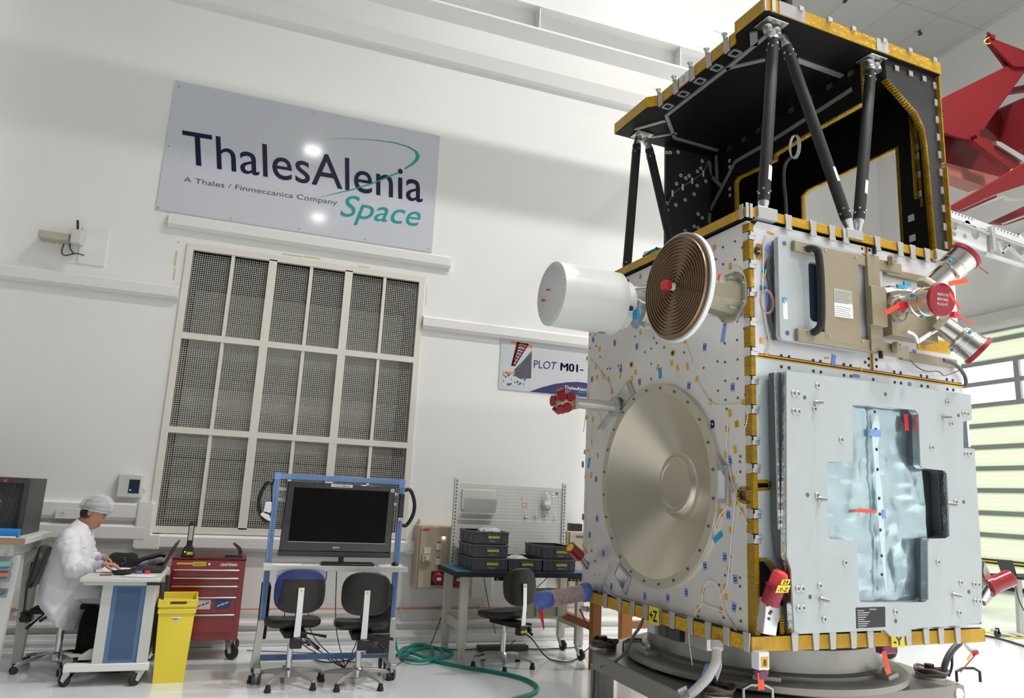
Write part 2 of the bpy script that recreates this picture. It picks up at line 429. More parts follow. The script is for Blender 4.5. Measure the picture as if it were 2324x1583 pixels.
while z < wz1-.3:
    h = .10; Mx = Matrix.Translation((0, WY+D-.1, z)) @ Matrix.Rotation(math.radians(random.choice((20, 20, 35, 8))), 4, 'X')
    MB().box(wx0+.02, wx1-.02, -.004, .004, -.005, h, Mx).build('louvre', random.choice((M['louvre'], M['louvre'], M['louvre2'])), win, smooth=False); z += .105
# thin dried glue marks round the window
M['glue'] = mat('old_glue', (.62, .56, .36), .6)
b = MB()
for (x0, x1, z0, z1) in ((-.885, -.865, 3.56, 3.72), (-.875, -.86, 3.42, 3.54), (-.88, -.862, 3.80, 3.82), (.12, .32, 3.84, 3.855), (.33, .50, 3.845, 3.862), (.9, 1.02, 3.83, 3.842), (1.66, 1.668, 3.5, 3.72)):
    b.box(x0, x1, WY-.0015, WY, z0, z1)
struct('trim_14', b, M['glue'])

# ---- roller door in the right wall
dr = thing('door_1', 'x', 'x', (15.8, 9, 0)); del dr['category']; del dr['label']; dr['kind'] = 'structure'
m_ = bpy.data.materials.new('translucent_slat'); m_.use_nodes = True; nt = m_.node_tree; nt.nodes.clear()
out = nt.nodes.new('ShaderNodeOutputMaterial'); tr = nt.nodes.new('ShaderNodeBsdfTranslucent'); tr.inputs[0].default_value = (.80, .84, .70, 1)
df = nt.nodes.new('ShaderNodeBsdfPrincipled'); df.inputs['Base Color'].default_value = (.78, .82, .72, 1); df.inputs['Roughness'].default_value = .4
wv = nt.nodes.new('ShaderNodeTexWave'); wv.bands_direction = 'Z'; wv.inputs['Scale'].default_value = 3.2; tcx = nt.nodes.new('ShaderNodeTexCoord')
nt.links.new(tcx.outputs['Object'], wv.inputs['Vector']); cr = nt.nodes.new('ShaderNodeMixRGB'); cr.inputs[1].default_value = (.74, .80, .62, 1); cr.inputs[2].default_value = (.84, .88, .76, 1)
nt.links.new(wv.outputs['Fac'], cr.inputs[0]); nt.links.new(cr.outputs[0], tr.inputs[0])
mx = nt.nodes.new('ShaderNodeMixShader'); mx.inputs[0].default_value = .35; nt.links.new(tr.outputs[0], mx.inputs[1]); nt.links.new(df.outputs[0], mx.inputs[2]); nt.links.new(mx.outputs[0], out.inputs[0])
M['slat'] = m_
M['doorbar'] = mat('door_bar', (.33, .35, .34), .4)
ZB = [0.03, .58, 1.15, 1.63, 2.13, 2.62, 3.10, 3.59, 4.06, 4.56, 5.03, 5.52, 5.75]
for i in range(12):
    z0, z1 = ZB[i]+.045, ZB[i+1]-.045
    if i in (8, 9):
        for y in range(7):
            ya = DY0+.05+y*1.46; MB().box(15.86, 15.865, ya+.05, ya+1.41, z0, z1).build('window_pane', M['window'], dr, smooth=False)
            MB().box(15.82, 15.9, ya-.06, ya+.06, z0-.05, z1+.05).build('mullion', M['doorbar'], dr, smooth=False)
    else: MB().box(15.85, 15.87, DY0, DY1, z0, z1).build('slat_panel', M['slat'], dr, smooth=False)
for i, z in enumerate(ZB):
    MB().box(15.81, 15.9, DY0, DY1, z-.05, z+.05).build('rail', M['doorbar'] if i not in (0, 1) else M['black'], dr, smooth=False)
MB().box(15.80, 15.815, DY0, DY1, .565, .6).build('yellow_strip', M['yell'], dr, smooth=False)

# ---- big company sign
t = thing('company_sign', 'large pale sign with navy and teal company lettering high on the back wall', 'sign', (.28, WY, 4.1))
sx0, sx1, sz0, sz1 = -1.115, 1.69, 4.112, 5.515
MB().box(sx0, sx1, WY-.012, WY, sz0, sz1).build('board', M['sign'], t)
fs = frY(WY-.012)
A = lambda x, y: atY(D1(x, y), WY-.012)
b = MB(); text_mb(b, 'ThalesAlenia', fs, 0, 0, 0, 0, bold=.003, fit=quadfit(A(250, 678), A(1998, 965), A(237, 436), A(2000, 731)))
b.build('lettering', M['navy'], t, smooth=False, label='navy company lettering')
b = MB(); text_mb(b, 'Space', fs, 0, 0, 0, 0, shear=.25, bold=.002, fit=quadfit(A(1392, 1062), A(1978, 1142), A(1408, 905), A(1992, 985)))
b.build('lettering', M['teal'], t, smooth=False, label='teal slanted lettering')
b = MB(); text_mb(b, 'A Thales / Finmeccanica Company', fs, 0, 0, 0, 0, fit=quadfit(A(247, 812), A(1372, 985), A(250, 776), A(1376, 948)))
b.build('lettering', M['greytext'], t, smooth=False, label='thin grey subtitle')
b = MB()
outer = [(1250, 500), (1450, 496), (1640, 506), (1800, 525), (1900, 556), (1960, 592), (1980, 625), (1965, 660), (1930, 690), (1870, 726)]
inner = [(1865, 714), (1915, 680), (1942, 650), (1950, 620), (1935, 590), (1885, 560), (1790, 532), (1640, 511), (1450, 499)]
b.sheet([A(*p) for p in outer+inner], fs, .0015)
b.sheet([A(*p) for p in [(1205, 936), (1480, 868), (1640, 818), (1815, 745), (1822, 753), (1645, 826), (1482, 876)]], fs, .003)
b.build('swoosh', M['teal'], t, smooth=False)
b = MB()
for (x, y) in ((215, 118), (720, 212), (1203, 306), (1665, 402), (2104, 490), (140, 552), (62, 1002), (592, 1082), (1098, 1157), (1580, 1232), (2040, 1300), (2070, 888)):
    X, Z = A(x, y); MB().cyl((X, WY-.012, Z), (X, WY-.018, Z), .009, n=8).build('screw', M['steel'], t)
# ---- banner "PLOT M01-"
t = thing('plot_banner', 'wide banner reading PLOT M01 partly hidden behind the satellite', 'banner', (2.9, WY, 2.6))
B = lambda x, y: atY(D4(x, y), WY-.01)
TL, BL_ = B(338, 240), B(295, 1245)
bx, bz1, bz0 = TL[0]-.005, TL[1], BL_[1]; bw = 2.55
MB().box(bx, bx+bw, WY-.01, WY, bz0, bz1).build('board', M['banner'], t)
fb = frY(WY-.01)
MB().sheet([B(345, 300), B(945, 330), B(930, 1075), B(810, 1215), B(335, 1195)], fb, .001).build('picture', mat('picture_pale', (.55, .60, .62), .4), t, smooth=False)
b = MB(); b.sheet([B(943, 485), B(925, 1040), B(700, 1045), B(600, 985), B(590, 860), B(740, 715)], fb, .002); b.build('picture', M['greytext'], t, smooth=False, label='dark building in the picture')
b = MB(); b.sheet([B(640, 315), B(700, 320), B(560, 790), B(530, 770)], fb, .003); b.sheet([B(850, 350), B(880, 352), B(610, 790), B(580, 790)], fb, .003); b.sheet([B(640, 315), B(880, 350), B(870, 375), B(640, 345)], fb, .003); b.sheet([B(528, 765), B(615, 775), B(605, 795), B(528, 788)], fb, .003)
for k in range(7):
    y = 380+k*58; x = 640-k*17; b.sheet([B(x, y), B(x+12, y-8), B(x+215-k*25, y+40), B(x+200-k*25, y+52)], fb, .003); b.sheet([B(x+215-k*25, y-20), B(x+203-k*25, y-32), B(x-10, y+40), B(x, y+52)], fb, .003)
b.build('picture', M['redcrane'], t, smooth=False, label='red lattice crane in the picture')
b = MB(); b.sheet([B(510, 325), B(540, 292), B(945, 380), B(945, 445)], fb, .0025); b.sheet([B(360, 900), B(590, 905), B(585, 945), B(360, 935)], fb, .0025)
b.build('picture', mat('picture_orange', (.8, .25, .05), .5), t, smooth=False, label='orange beam in the picture')
b = MB(); random.seed(5)
for k in range(26):
    x = random.uniform(365, 800); y = random.uniform(900, 1150); b.sheet([B(x, y), B(x+random.uniform(10, 45), y+4), B(x+20, y+random.uniform(20, 60)), B(x+4, y+30)], fb, .0035)
b.build('picture', mat('picture_dark', (.06, .07, .10), .5), t, smooth=False, label='dark equipment in the picture')
b = MB(); P0 = B(895, 1290); nav = [(P0[0], bz0+.001)]
for (x, y) in ((1150, 1215), (1400, 1150), (1650, 1115), (1850, 1108), (1990, 1125)): nav.append(B(x, y))
nav += [(nav[-1][0]+.5, nav[-1][1]-.03), (nav[-1][0]+1.0, bz0+.001)]
b.sheet(nav, fb, .001); b.build('swoosh', M['bannernavy'], t, smooth=False)
b = MB(); text_mb(b, 'PLOT', fb, 0, 0, 0, 0, fit=quadfit(B(980, 825), B(1410, 868), B(985, 675), B(1448, 715))); b.build('lettering', M['bannernavy'], t, smooth=False)
b = MB(); text_mb(b, 'M01-', fb, 0, 0, 0, 0, thick=.045, fit=quadfit(B(1515, 880), B(1962, 925), B(1520, 728), B(1966, 770))); b.build('lettering', M['bannernavy'], t, smooth=False, label='bold navy lettering')
b = MB(); text_mb(b, 'ThalesAlenia', fb, 0, 0, 0, 0, bold=.01, d=.003, fit=quadfit(B(1590, 1245), B(2075, 1300), B(1590, 1180), B(2075, 1232))); b.build('lettering', M['white'], t, smooth=False, label='small white company lettering')
b = MB(); text_mb(b, 'Space', fb, 0, 0, 0, 0, d=.003, shear=.25, fit=quadfit(B(1855, 1325), B(2075, 1350), B(1855, 1275), B(2075, 1300))); b.build('lettering', M['brightblue'], t, smooth=False, label='small blue slanted lettering')

# ---- wall boxes
Yw = lambda p: atY(p, WY-.05)
t = thing('wall_thermostat', 'pale grey control unit with dark display on the wall above the trunking', 'control unit', (-1.0, WY, 1.3))
x0, z1 = Yw(C1(815, 70)); x1, z0 = Yw(C1(945, 240))
MB().box(x0-.015, x1, WY-.07, WY, z0, z1).build('case', M['lgrey'], t, bevel=.012)
sx, sz = Yw(C1(877, 110)); ex, ez = Yw(C1(935, 205)); MB().box(sx, ex, WY-.073, WY-.07, ez, sz).build('display', mat('display_navy', (.01, .02, .05), .15), t)
b = MB(); X, Z = Yw(C1(880, 182)); b.cyl((X, WY-.073, Z), (X, WY-.076, Z), .005, n=8); b.build('indicator', mat('blue_led', (.1, .3, 1), .3, emit=3), t)
b = MB(); X, Z = Yw(C1(972, 185)); b.tube([(X-.06, WY-.01, Z+.06), (X-.02, WY-.02, Z+.03), (X, WY-.03, Z)], .003, 6); b.cyl((X-.01, WY-.03, Z+.01), (X+.012, WY-.03, Z-.015), .007, n=8); b.build('probe', M['steel'], t)
X, Z = Yw(C1(433, 338)); t = thing('wall_socket', 'single power socket on the long white trunking behind the seated man', 'socket', (X, WY-.09, Z))
MB().box(X-.06, X+.26, WY-.098, WY-.088, Z-.045, Z+.045).build('cover', M['duct'], t, bevel=.003)
b = MB(); b.cyl((X, WY-.098, Z), (X, WY-.101, Z), .022, n=18); b.build('outlet', M['duct'], t)
b = MB()
for dx in (-.008, .008): b.cyl((X+dx, WY-.101, Z), (X+dx, WY-.1022, Z), .004, n=8)
b.cyl((X, WY-.101, Z+.012), (X, WY-.106, Z+.012), .003, n=8); b.build('pin_hole', M['black'], t)
# access point / transmitter pair high on the left
t = thing('wall_transmitter', 'beige flat box and small grey radio unit with black antenna high on the wall', 'transmitter', (-1.9, WY, 3.85))
a0 = atY(D2(440, 305), WY-.1); a1 = atY(D2(765, 430), WY-.1); MB().box(a0[0], a1[0], WY-.14, WY, a1[1]-.005, a0[1]).build('beige_box', mat('beige_case', (.50, .45, .36), .5), t, bevel=.008)
c0 = atY(D2(800, 295), WY-.13); c1 = atY(D2(885, 460), WY-.13); MB().box(c0[0], c1[0], WY-.17, WY-.04, c1[1], c0[1]).build('radio_unit', M['offgrey'], t, bevel=.006)
p = atY(D2(855, 295), WY-.1); q = atY(D2(868, 195), WY-.1); b = MB(); b.cyl((p[0], WY-.1, p[1]), (q[0]-.01, WY-.1, q[1]), .011, n=10); b.build('antenna', M['black'], t)
b = MB()
for pts in ([(700, 455), (675, 530), (690, 575), (740, 578), (800, 560), (850, 555), (925, 578)], [(770, 350), (765, 440), (770, 510), (815, 560)]):
    q = [atY(D2(*p), WY-.05) for p in pts]; b.tube(smoothpts([(x, WY-.05, z) for x, z in q]), .006, 6)
b.build('cable', M['cable'], t)
b = MB()
for pts in ([(730, 450), (728, 500), (740, 530), (790, 555)], [(625, 430), (605, 500), (612, 525)]):
    q = [atY(D2(*p), WY-.05) for p in pts]; b.tube(smoothpts([(x, WY-.05, z) for x, z in q]), .005, 6)
b.build('cable', M['wirewhite'], t)
q0 = atY(D2(915, 260), WY-.01); q1 = atY(D2(1140, 700), WY-.01)
tag(MB().box(q0[0], q1[0], WY-.012, WY, q1[1], q0[1]).build('backing_plate', M['duct']), 'plain pale rectangular plate on the wall right of the radio unit', 'plate')

# ================================================================ shared builders
def caster(b_parent, x, y, r=.04, h=.10, rot=0, twin=False):
    """returns (fork mesh part) with wheel sub-part, coordinates local to thing"""
    c, s = math.cos(rot), math.sin(rot); R = Matrix.Translation((x, y, 0)) @ Matrix.Rotation(rot, 4, 'Z')
    b = MB(); b.box(-.028, .028, -.03, .03, h-.008, h, R)
    for sy_ in (-.022, .022):
        q = [R @ Vector(p) for p in ((-.03, sy_, h-.01), (.03, sy_, h-.01), (.045, sy_, r), (.02, sy_, r-.015))]
        q2 = [R @ Vector((p[0], sy_+(.003 if sy_ > 0 else -.003), p[2])) for p in ((-.03, 0, h-.01), (.03, 0, h-.01), (.045, 0, r), (.02, 0, r-.015))]
        b.add(q+q2, [(0, 1, 2, 3), (4, 5, 6, 7), (0, 1, 5, 4), (1, 2, 6, 5), (2, 3, 7, 6), (3, 0, 4, 7)])
    fork = b.build('caster_fork', M['chrome'], b_parent, smooth=False)
    w_ = MB(); p0 = R @ Vector((.033, -.016, r)); p1 = R @ Vector((.033, .016, r))
    ax = (p1-p0); w_.lathe([(r*.82, -.0), (r, .006), (r, .026), (r*.82, .032)], p0, ax, 22)
    w_.build('wheel', M['rubber'], fork)
    return fork

def make_chair(name, label, loc, rz, group=None, seat_z=.50, casters=False, tilt=0, wrap=None, yellow=False):
    t = thing(name, label, 'chair', loc, rz, group, local=True)
    # local frame: the sitter faces +Y, backrest at -Y
    def pad(w, d, n=40, k=2.6):
        return [(w/2*math.copysign(abs(math.cos(a))**(2/k), math.cos(a)), d/2*math.copysign(abs(math.sin(a))**(2/k), math.sin(a))) for a in [2*PI*i/n for i in range(n)]]
    b = MB(); rings = []; P = pad(.46, .44)
    prof = [(.55, -.035), (.88, -.03), (.98, -.012), (1.0, .01), (.97, .028), (.85, .036), (.5, .030), (.2, .026)]
    vs = []; fs = []; n = len(P)
    for (k, z) in prof:
        for (x, y) in P:
            vs.append((x*k, y*k+.03, seat_z+z-(.02*max(0, y/.22)**3 if y > 0 else 0)+.012*(abs(y*k)/.2)**2*(1 if y < 0 else 0)))
    for j in range(len(prof)-1):
        for i in range(n): i2 = (i+1) % n; fs.append((j*n+i, j*n+i2, (j+1)*n+i2, (j+1)*n+i))
    fs.append(tuple(range(n))[::-1]); fs.append(tuple((len(prof)-1)*n+i for i in range(n)))
    b.add(vs, fs); b.build('seat', M['leather'], t)
    # backrest
    Rb = Matrix.Translation((0, -.235, seat_z+.27)) @ Matrix.Rotation(math.radians(-8-tilt), 4, 'X')
    P = pad(.41, .33, k=2.9); vs = []; fs = []
    prof = [(.6, -.030), (.93, -.028), (1.0, -.016), (1.0, .0), (.95, .022), (.75, .034), (.35, .034)]
    for (k, d) in prof:
        for (x, z) in P:
            cv = .035*(x*k/.2)**2
            vs.append(Rb @ Vector((x*k, d+cv, z*k)))
    for j in range(len(prof)-1):
        for i in range(n): i2 = (i+1) % n; fs.append((j*n+i, j*n+i2, (j+1)*n+i2, (j+1)*n+i))
    fs.append(tuple(range(n))[::-1]); fs.append(tuple((len(prof)-1)*n+i for i in range(n)))
    b = MB(); b.add(vs, fs); back = b.build('backrest', M['leather'], t)
    if wrap:
        b = MB(); vs = []; pts = [(-.20+.4*i/12) for i in range(13)]
        for x in pts:
            for z in (.168-.02*(abs(x)/.2)**4, .13+.02*(x/.2), .085 - (.16 if x < -.13 else 0)*0):
                vs.append(Rb @ Vector((x*.99, -.032+.035*(x/.2)**2-.002, z)))
        fs = [(i*3+j, (i+1)*3+j, (i+1)*3+j+1, i*3+j+1) for i in range(12) for j in range(2)]
        b.add(vs, fs)
        vs = [Rb @ Vector(p) for p in ((-.2, .002, .12), (-.14, -.022, .12), (-.175, -.016, -.10), (-.205, .002, -.05))]; b.add(vs, [(0, 1, 2, 3)])
        b.build('plastic_wrap', wrap, back)
    # bracket: white strip from the backrest down under the seat
    b = MB(); pts = [(0, -.275-.012*0, seat_z+.30), (0, -.285, seat_z+.12), (0, -.275, seat_z-.06), (0, -.245, seat_z-.16)]
    hw = [.023, .023, .026, .024]
    vs = []
    for (x, y, z), h in zip(pts, hw):
        vs += [(-h, y-.004, z), (h, y-.004, z), (h, y+.004, z), (-h, y+.004, z)]
    fs = [(0, 1, 2, 3), (12, 13, 14, 15)]
    for i in range(3):
        for k in range(4): k2 = (k+1) % 4; fs.append((i*4+k, i*4+k2, i*4+4+k2, i*4+4+k))
    b.add(vs, fs); br = b.build('bracket', M['alu'] if not casters else M['black'], t, smooth=False)
    b = MB(); b.add([(-.013, -.284, seat_z+.27), (.013, -.284, seat_z+.27), (0, -.284, seat_z+.295)], [(0, 1, 2)])
    if not casters: b.build('warning_label', M['yell'], br, smooth=False)
    b = MB(); b.box(-.045, .045, -.29, -.21, seat_z-.15, seat_z-.07); b.build('clamp', M['black'], t, bevel=.008)
    if yellow: MB().box(-.04, .04, -.2915, -.29, seat_z-.125, seat_z-.105).build('sticker', M['yell'], t)
    b = MB(); b.cyl((.045, -.25, seat_z-.11), (.10, -.25, seat_z-.11), .012, n=12); b.cyl((.09, -.25, seat_z-.11), (.115, -.25, seat_z-.11), .03, n=6); b.build('knob', M['black'], t)
    b = MB(); b.box(-.09, .09, -.22, .12, seat_z-.085, seat_z-.04); b.build('mechanism', M['blackmatte'], t, bevel=.01)
    for (p, q) in (((.08, -.05, seat_z-.07), (.27, -.10, seat_z-.10)), ((.08, -.12, seat_z-.08), (.20, -.20, seat_z-.17))):
        b = MB(); b.tube([p, ((p[0]+q[0])/2, (p[1]+q[1])/2, (p[2]+q[2])/2), q], [.006, .008, .013], 8); b.build('lever', M['black'], t)
    b = MB(); b.cyl((0, 0, .10), (0, 0, seat_z-.16), .025, n=20); b.cyl((0, 0, seat_z-.2), (0, 0, seat_z-.05), .014, n=16); b.build('gas_column', M['chrome'], t)
    b = MB(); b.lathe([(.035, .05), (.05, .06), (.05, .11), (.034, .125)], (0, 0, 0), (0, 0, 1), 20); hub = b.build('hub', M['alu'], t)
    for k in range(5):
        a = 2*PI*k/5+.3; c, s = math.cos(a), math.sin(a); b = MB(); vs = []
        for (r, wd, zt, zb) in ((.035, .024, .118, .062), (.15, .020, .108, .078), (.26, .016, .088, .062), (.305, .014, .072, .052)):
            for (o_, z) in ((-wd, zb), (wd, zb), (wd*.75, zt), (-wd*.75, zt)): vs.append((c*r-s*o_, s*r+c*o_, z))
        fs = [(0, 1, 2, 3), (12, 13, 14, 15)]
        for i in range(3):
            for q in range(4): q2 = (q+1) % 4; fs.append((i*4+q, i*4+q2, i*4+4+q2, i*4+4+q))
        b.add(vs, fs); leg = b.build('base_arm', M['alup'] if not casters else M['chrome'], t, bevel=.004)
        x, y = c*.298, s*.298; b = MB()
        if casters:
            b.lathe([(.012, .055), (.012, .075)], (x, y, 0), (0, 0, 1), 10)
            ax = (-s, c, 0)
            for o_ in (-.022, .006): b.lathe([(.018, 0), (.026, .003), (.026, .013), (.018, .016)], (x-s*o_, y+c*o_, .026), ax, 16)
            b.build('caster', M['rubber'], leg)
        else:
            b.lathe([(.026, 0), (.027, .018), (.02, .03), (.018, .055)], (x, y, 0), (0, 0, 1), 16); b.build('glide_foot', M['rubber'], leg)
    return t

# ================================================================ man at the desk
# his stool
SX, SY = -1.235, 7.0
make_chair('office_chair', 'black castored office chair carrying the seated man', (SX, SY, 0), math.radians(-90), seat_z=.50, casters=True, tilt=2, yellow=True)

def skin_mesh(name, nodes, edges, mat_, parent, sub=2, root=0):
    me = bpy.data.meshes.new(name); off = ORG[parent.name if parent.parent is None else parent.parent.name]
    me.from_pydata([Vector(n[0])-off for n in nodes], edges, []); me.materials.append(mat_)
    o = bpy.data.objects.new(name, me); COL.objects.link(o); o.parent = parent
    sk = o.modifiers.new('skin', 'SKIN'); sk.use_smooth_shade = True
    if not me.skin_vertices: me.attributes.new('skin', 'FLOAT', 'POINT') if False else None
    return o
def grow(name, nodes, edges, mat_, parent, sub=2, roots=(0,)):
    """one continuous skinned surface: nodes = [((x,y,z), (rx,ry))]"""
    top = parent
    while top.parent: top = top.parent
    off = ORG[top.name]
    me = bpy.data.meshes.new(name+'_k'); me.from_pydata([Vector(n[0])-off for n in nodes], edges, [])
    o = bpy.data.objects.new(name+'_k', me); COL.objects.link(o)
    o.modifiers.new('skin', 'SKIN')
    sv = me.skin_vertices[0].data
    for i, n in enumerate(nodes):
        r = n[1]; sv[i].radius = (r, r) if isinstance(r, (int, float)) else r; sv[i].use_root = i in roots
    o.modifiers['skin'].use_smooth_shade = True
    ss = o.modifiers.new('s', 'SUBSURF'); ss.levels = sub; ss.render_levels = sub
    bpy.context.view_layer.update()
    dg = bpy.context.evaluated_depsgraph_get(); m2 = bpy.data.meshes.new_from_object(o.evaluated_get(dg))
    m2.name = name; m2.materials.clear(); m2.materials.append(mat_); m2.shade_smooth()
    bpy.data.objects.remove(o); bpy.data.meshes.remove(me)
    q = bpy.data.objects.new(name, m2); COL.objects.link(q); q.parent = parent
    return q

man = thing('person', 'seated man in white coat and hair net, leaning over the wheeled desk', 'person', (-1.22, 6.98, 0))
HY = 6.93
# body: head, neck, torso, arms with hands, legs -- one skinned surface built in the XZ profile
def hand_nodes(wr, dirx, nodes, edges, wi, yside):
    """palm and five fingers growing from wrist node index wi; dirx unit vector along the hand"""
    d = Vector(dirx).normalized(); side = Vector((0, 1, 0)); side = (side-d*side.dot(d)).normalized(); dn = d.cross(side)
    if dn.z > 0: dn = -dn
    w0 = Vector(wr)
    p1 = w0+d*.04; nodes.append((p1, (.030, .016))); ip = len(nodes)-1; edges.append((wi, ip))
    p2 = w0+d*.08; nodes.append((p2, (.033, .014))); ik = len(nodes)-1; edges.append((ip, ik))
    return d, side, dn, p1, p2, ip, ik
nodes = []; edges = []
def N(p, r, prev=None):
    nodes.append((Vector(p), r)); i = len(nodes)-1
    if prev is not None: edges.append((prev, i))
    return i
pel = N((-1.26, HY, .60), (.10, .11)); wst = N((-1.285, HY, .74), (.12, .14), pel); chs = N((-1.24, HY, .92), (.125, .16), wst)
nb = N((-1.185, HY, 1.06), (.075, .09), chs); nk = N((-1.155, HY, 1.12), (.052, .052), nb); nk2 = N((-1.135, HY, 1.155), (.052, .055), nk)
for sgn, hx in ((-1, 0), (1, 1)):
    hp = N((-1.22, HY+.09*sgn, .58), (.07, .07), pel); kn = N((-.86 , HY+.13*sgn, .56), (.062, .062), hp)
    kn2 = N((-.82, HY+.13*sgn, .52), (.058, .058), kn); an = N((-.90, HY+.13*sgn, .10), (.04, .04), kn2)
    N((-.88, HY+.13*sgn, .05), (.038, .035), an); N((-.76, HY+.13*sgn, .035), (.04, .028), len(nodes)-1)
body = grow('trousers', nodes[:1]+nodes[6:], [(a if a == 0 else a-5, b_-5) for a, b_ in edges if b_ >= 6], M['trouser'], man)
# head surface sculpted from profile cross-sections (faces +X, bowed forward)
def head_mesh():
    # sections along the head axis (u = up), each: (u, front, back, halfwidth, yshift)
    S = [(-.135, .030, -.045, .040), (-.118, .062, -.050, .046), (-.105, .083, -.055, .050), (-.088, .090, -.060, .056), (-.070, .089, -.064, .062),
         (-.055, .093, -.070, .066), (-.040, .096, -.078, .069), (-.022, .097, -.086, .071), (-.005, .090, -.092, .073), (.012, .088, -.096, .075),
         (.030, .094, -.099, .076), (.050, .093, -.100, .077), (.075, .085, -.096, .074), (.095, .070, -.085, .066), (.112, .045, -.062, .050), (.122, .012, -.025, .025)]
    n = 32; vs = []; fs = []
    for (u, f, bk, hw) in S:
        for k in range(n):
            a = 2*PI*k/n; c, s = math.cos(a), math.sin(a)
            x = (f if c > 0 else -bk)*math.copysign(abs(c)**.85, c); y = hw*math.copysign(abs(s)**.9, s)
            # nose, brow, eye sockets, lips
            if c > 0:
                ay = abs(y)
                if -.042 <= u <= .02: x += max(0, 1-ay/.018)*(.026*math.exp(-((u+.034)/.016)**2)+.012*math.exp(-((u+.012)/.02)**2))
                if -.02 <= u <= .03: x -= .010*math.exp(-((ay-.032)/.014)**2)*math.exp(-((u-.008)/.012)**2)
                if -.09 <= u <= -.05: x += .006*math.exp(-(ay/.022)**2)*(math.exp(-((u+.066)/.006)**2)+math.exp(-((u+.080)/.006)**2))
            vs.append(Vector((x, y, u)))
    for j in range(len(S)-1):
        for k in range(n): k2 = (k+1) % n; fs.append((j*n+k, j*n+k2, (j+1)*n+k2, (j+1)*n+k))
    fs.append(tuple(range(n))[::-1]); fs.append(tuple((len(S)-1)*n+k for k in range(n)))
    return vs, fs
HM = Matrix.Translation((-1.115, HY, 1.205)) @ Matrix.Rotation(math.radians(25), 4, 'Y') @ Matrix.Rotation(math.radians(-6), 4, 'Z') @ Matrix.Diagonal((.98, .98, 1.0, 1))
vs, fs = head_mesh(); b = MB(); b.add([HM @ v for v in vs], fs)
# neck joined to the head and running under the collar
ring = 20
b.tube([HM @ Vector((-.02, 0, -.03)), HM @ Vector((-.03, 0, -.10)), (-1.175, HY, 1.09), (-1.195, HY, 1.04)], [.056, .056, .062, .075], ring)
head = b.build('head', M['skin'], man, sub=1)
for s_ in (-1, 1):
    e = MB(); e.ell(HM @ Vector((-.012, .074*s_, -.012)), (.018, .008, .032), (HM.to_3x3() @ Matrix.Rotation(.25*s_, 3, 'Z')), 12, 8)
    e.lathe([(.012, 0), (.015, .004), (.018, .007)], HM @ Vector((-.010, .078*s_, -.010)), HM.to_3x3() @ Vector((0, s_, 0)), 12)
    e.build('ear', M['skin'], head)
    e = MB(); e.ell(HM @ Vector((.074, .031*s_, .006)), (.011, .012, .007), HM.to_3x3(), 12, 8); e.build('eye', M['white'], head)
    e = MB(); e.ell(HM @ Vector((.0765, .031*s_, .009)), (.0125, .0145, .0075), HM.to_3x3(), 12, 8); e.build('eyelid', M['skin'], head)
    e = MB(); e.tube([HM @ Vector(p) for p in ((.088, .014*s_, .026), (.091, .03*s_, .031), (.082, .048*s_, .026))], [.003, .0045, .002], 6); e.build('eyebrow', M['hair'], head)
e = MB(); e.tube([HM @ Vector(p) for p in ((.083, -.024, -.073), (.094, -.01, -.0725), (.097, 0, -.0735), (.094, .01, -.0725), (.083, .024, -.073))], [.002, .003, .003, .003, .002], 6)
e.build('mouth', mat('lip', (.32, .12, .10), .5), head)
# hair visible below the net at back and temple
vs2 = []; b = MB()
n = 26
for j, u in enumerate((-.065, -.04, -.01, .02, .05)):
    for k in range(n+1):
        a = math.radians(88+184*k/n); c, s = math.cos(a), math.sin(a)
        rx = (.098 if c > 0 else .104)*[.80, .92, .99, 1.0, .99][j]; low = 0
        if j == 0: low = .03*max(0, c+.3)*2.2
        vs2.append(HM @ Vector((rx*c, .079*[.86, .95, 1, 1, 1][j]*s, u+low)))
b.add(vs2, [(j*(n+1)+k, j*(n+1)+k+1, (j+1)*(n+1)+k+1, (j+1)*(n+1)+k) for j in range(4) for k in range(n)])
b.build('hair', M['hair'], man, solid=.008)
# hair cap over crown: dark/grey hair under the net
b = MB(); b.ell(HM @ Vector((-.006, 0, .045)), (.103, .082, .088), HM.to_3x3(), 24, 14); b.build('hair', mat('grey_hair', (.16, .155, .15), .7), man, label='grey hair seen through the net')
# hair net: puffy, wrinkled cap
random.seed(8)
vs3 = []; fs3 = []; nu, nv = 44, 18
for j in range(nv+1):
    ph = PI*.56*j/nv
    for i in range(nu):
        th = 2*PI*i/nu; k = 1+.045*math.sin(7*th+j*.9)*math.sin(3*th-j*.5)+(random.uniform(-.022, .022) if j > 1 else 0)
        if j > nv-2: k *= .93
        x = .128*math.sin(ph)*math.cos(th)*k-.004; y = .108*math.sin(ph)*math.sin(th)*k; z = .122*math.cos(ph)*k+.018
        vs3.append(HM @ Vector((x-.004-.10*(z-.05)*0, y, z+.012+.022*math.sin(ph)*math.cos(th))))
for j in range(nv):
    for i in range(nu): i2 = (i+1) % nu; fs3.append((j*nu+i, (j+1)*nu+i, (j+1)*nu+i2, j*nu+i2))
b = MB(); b.add(vs3, fs3); b.build('hair_net', M['net'], man, sub=1, ang=180)
b = MB(); b.tube([HM @ Vector((.121*math.cos(a)-.006, .102*math.sin(a), .012+.022*math.cos(a)+.012*math.cos(a)+.004*math.sin(9*a))) for a in [2*PI*k/60 for k in range(60)]], .0025, 6, closed=True); b.build('net_band', mat('net_band', (.8, .8, .8), .7), man)
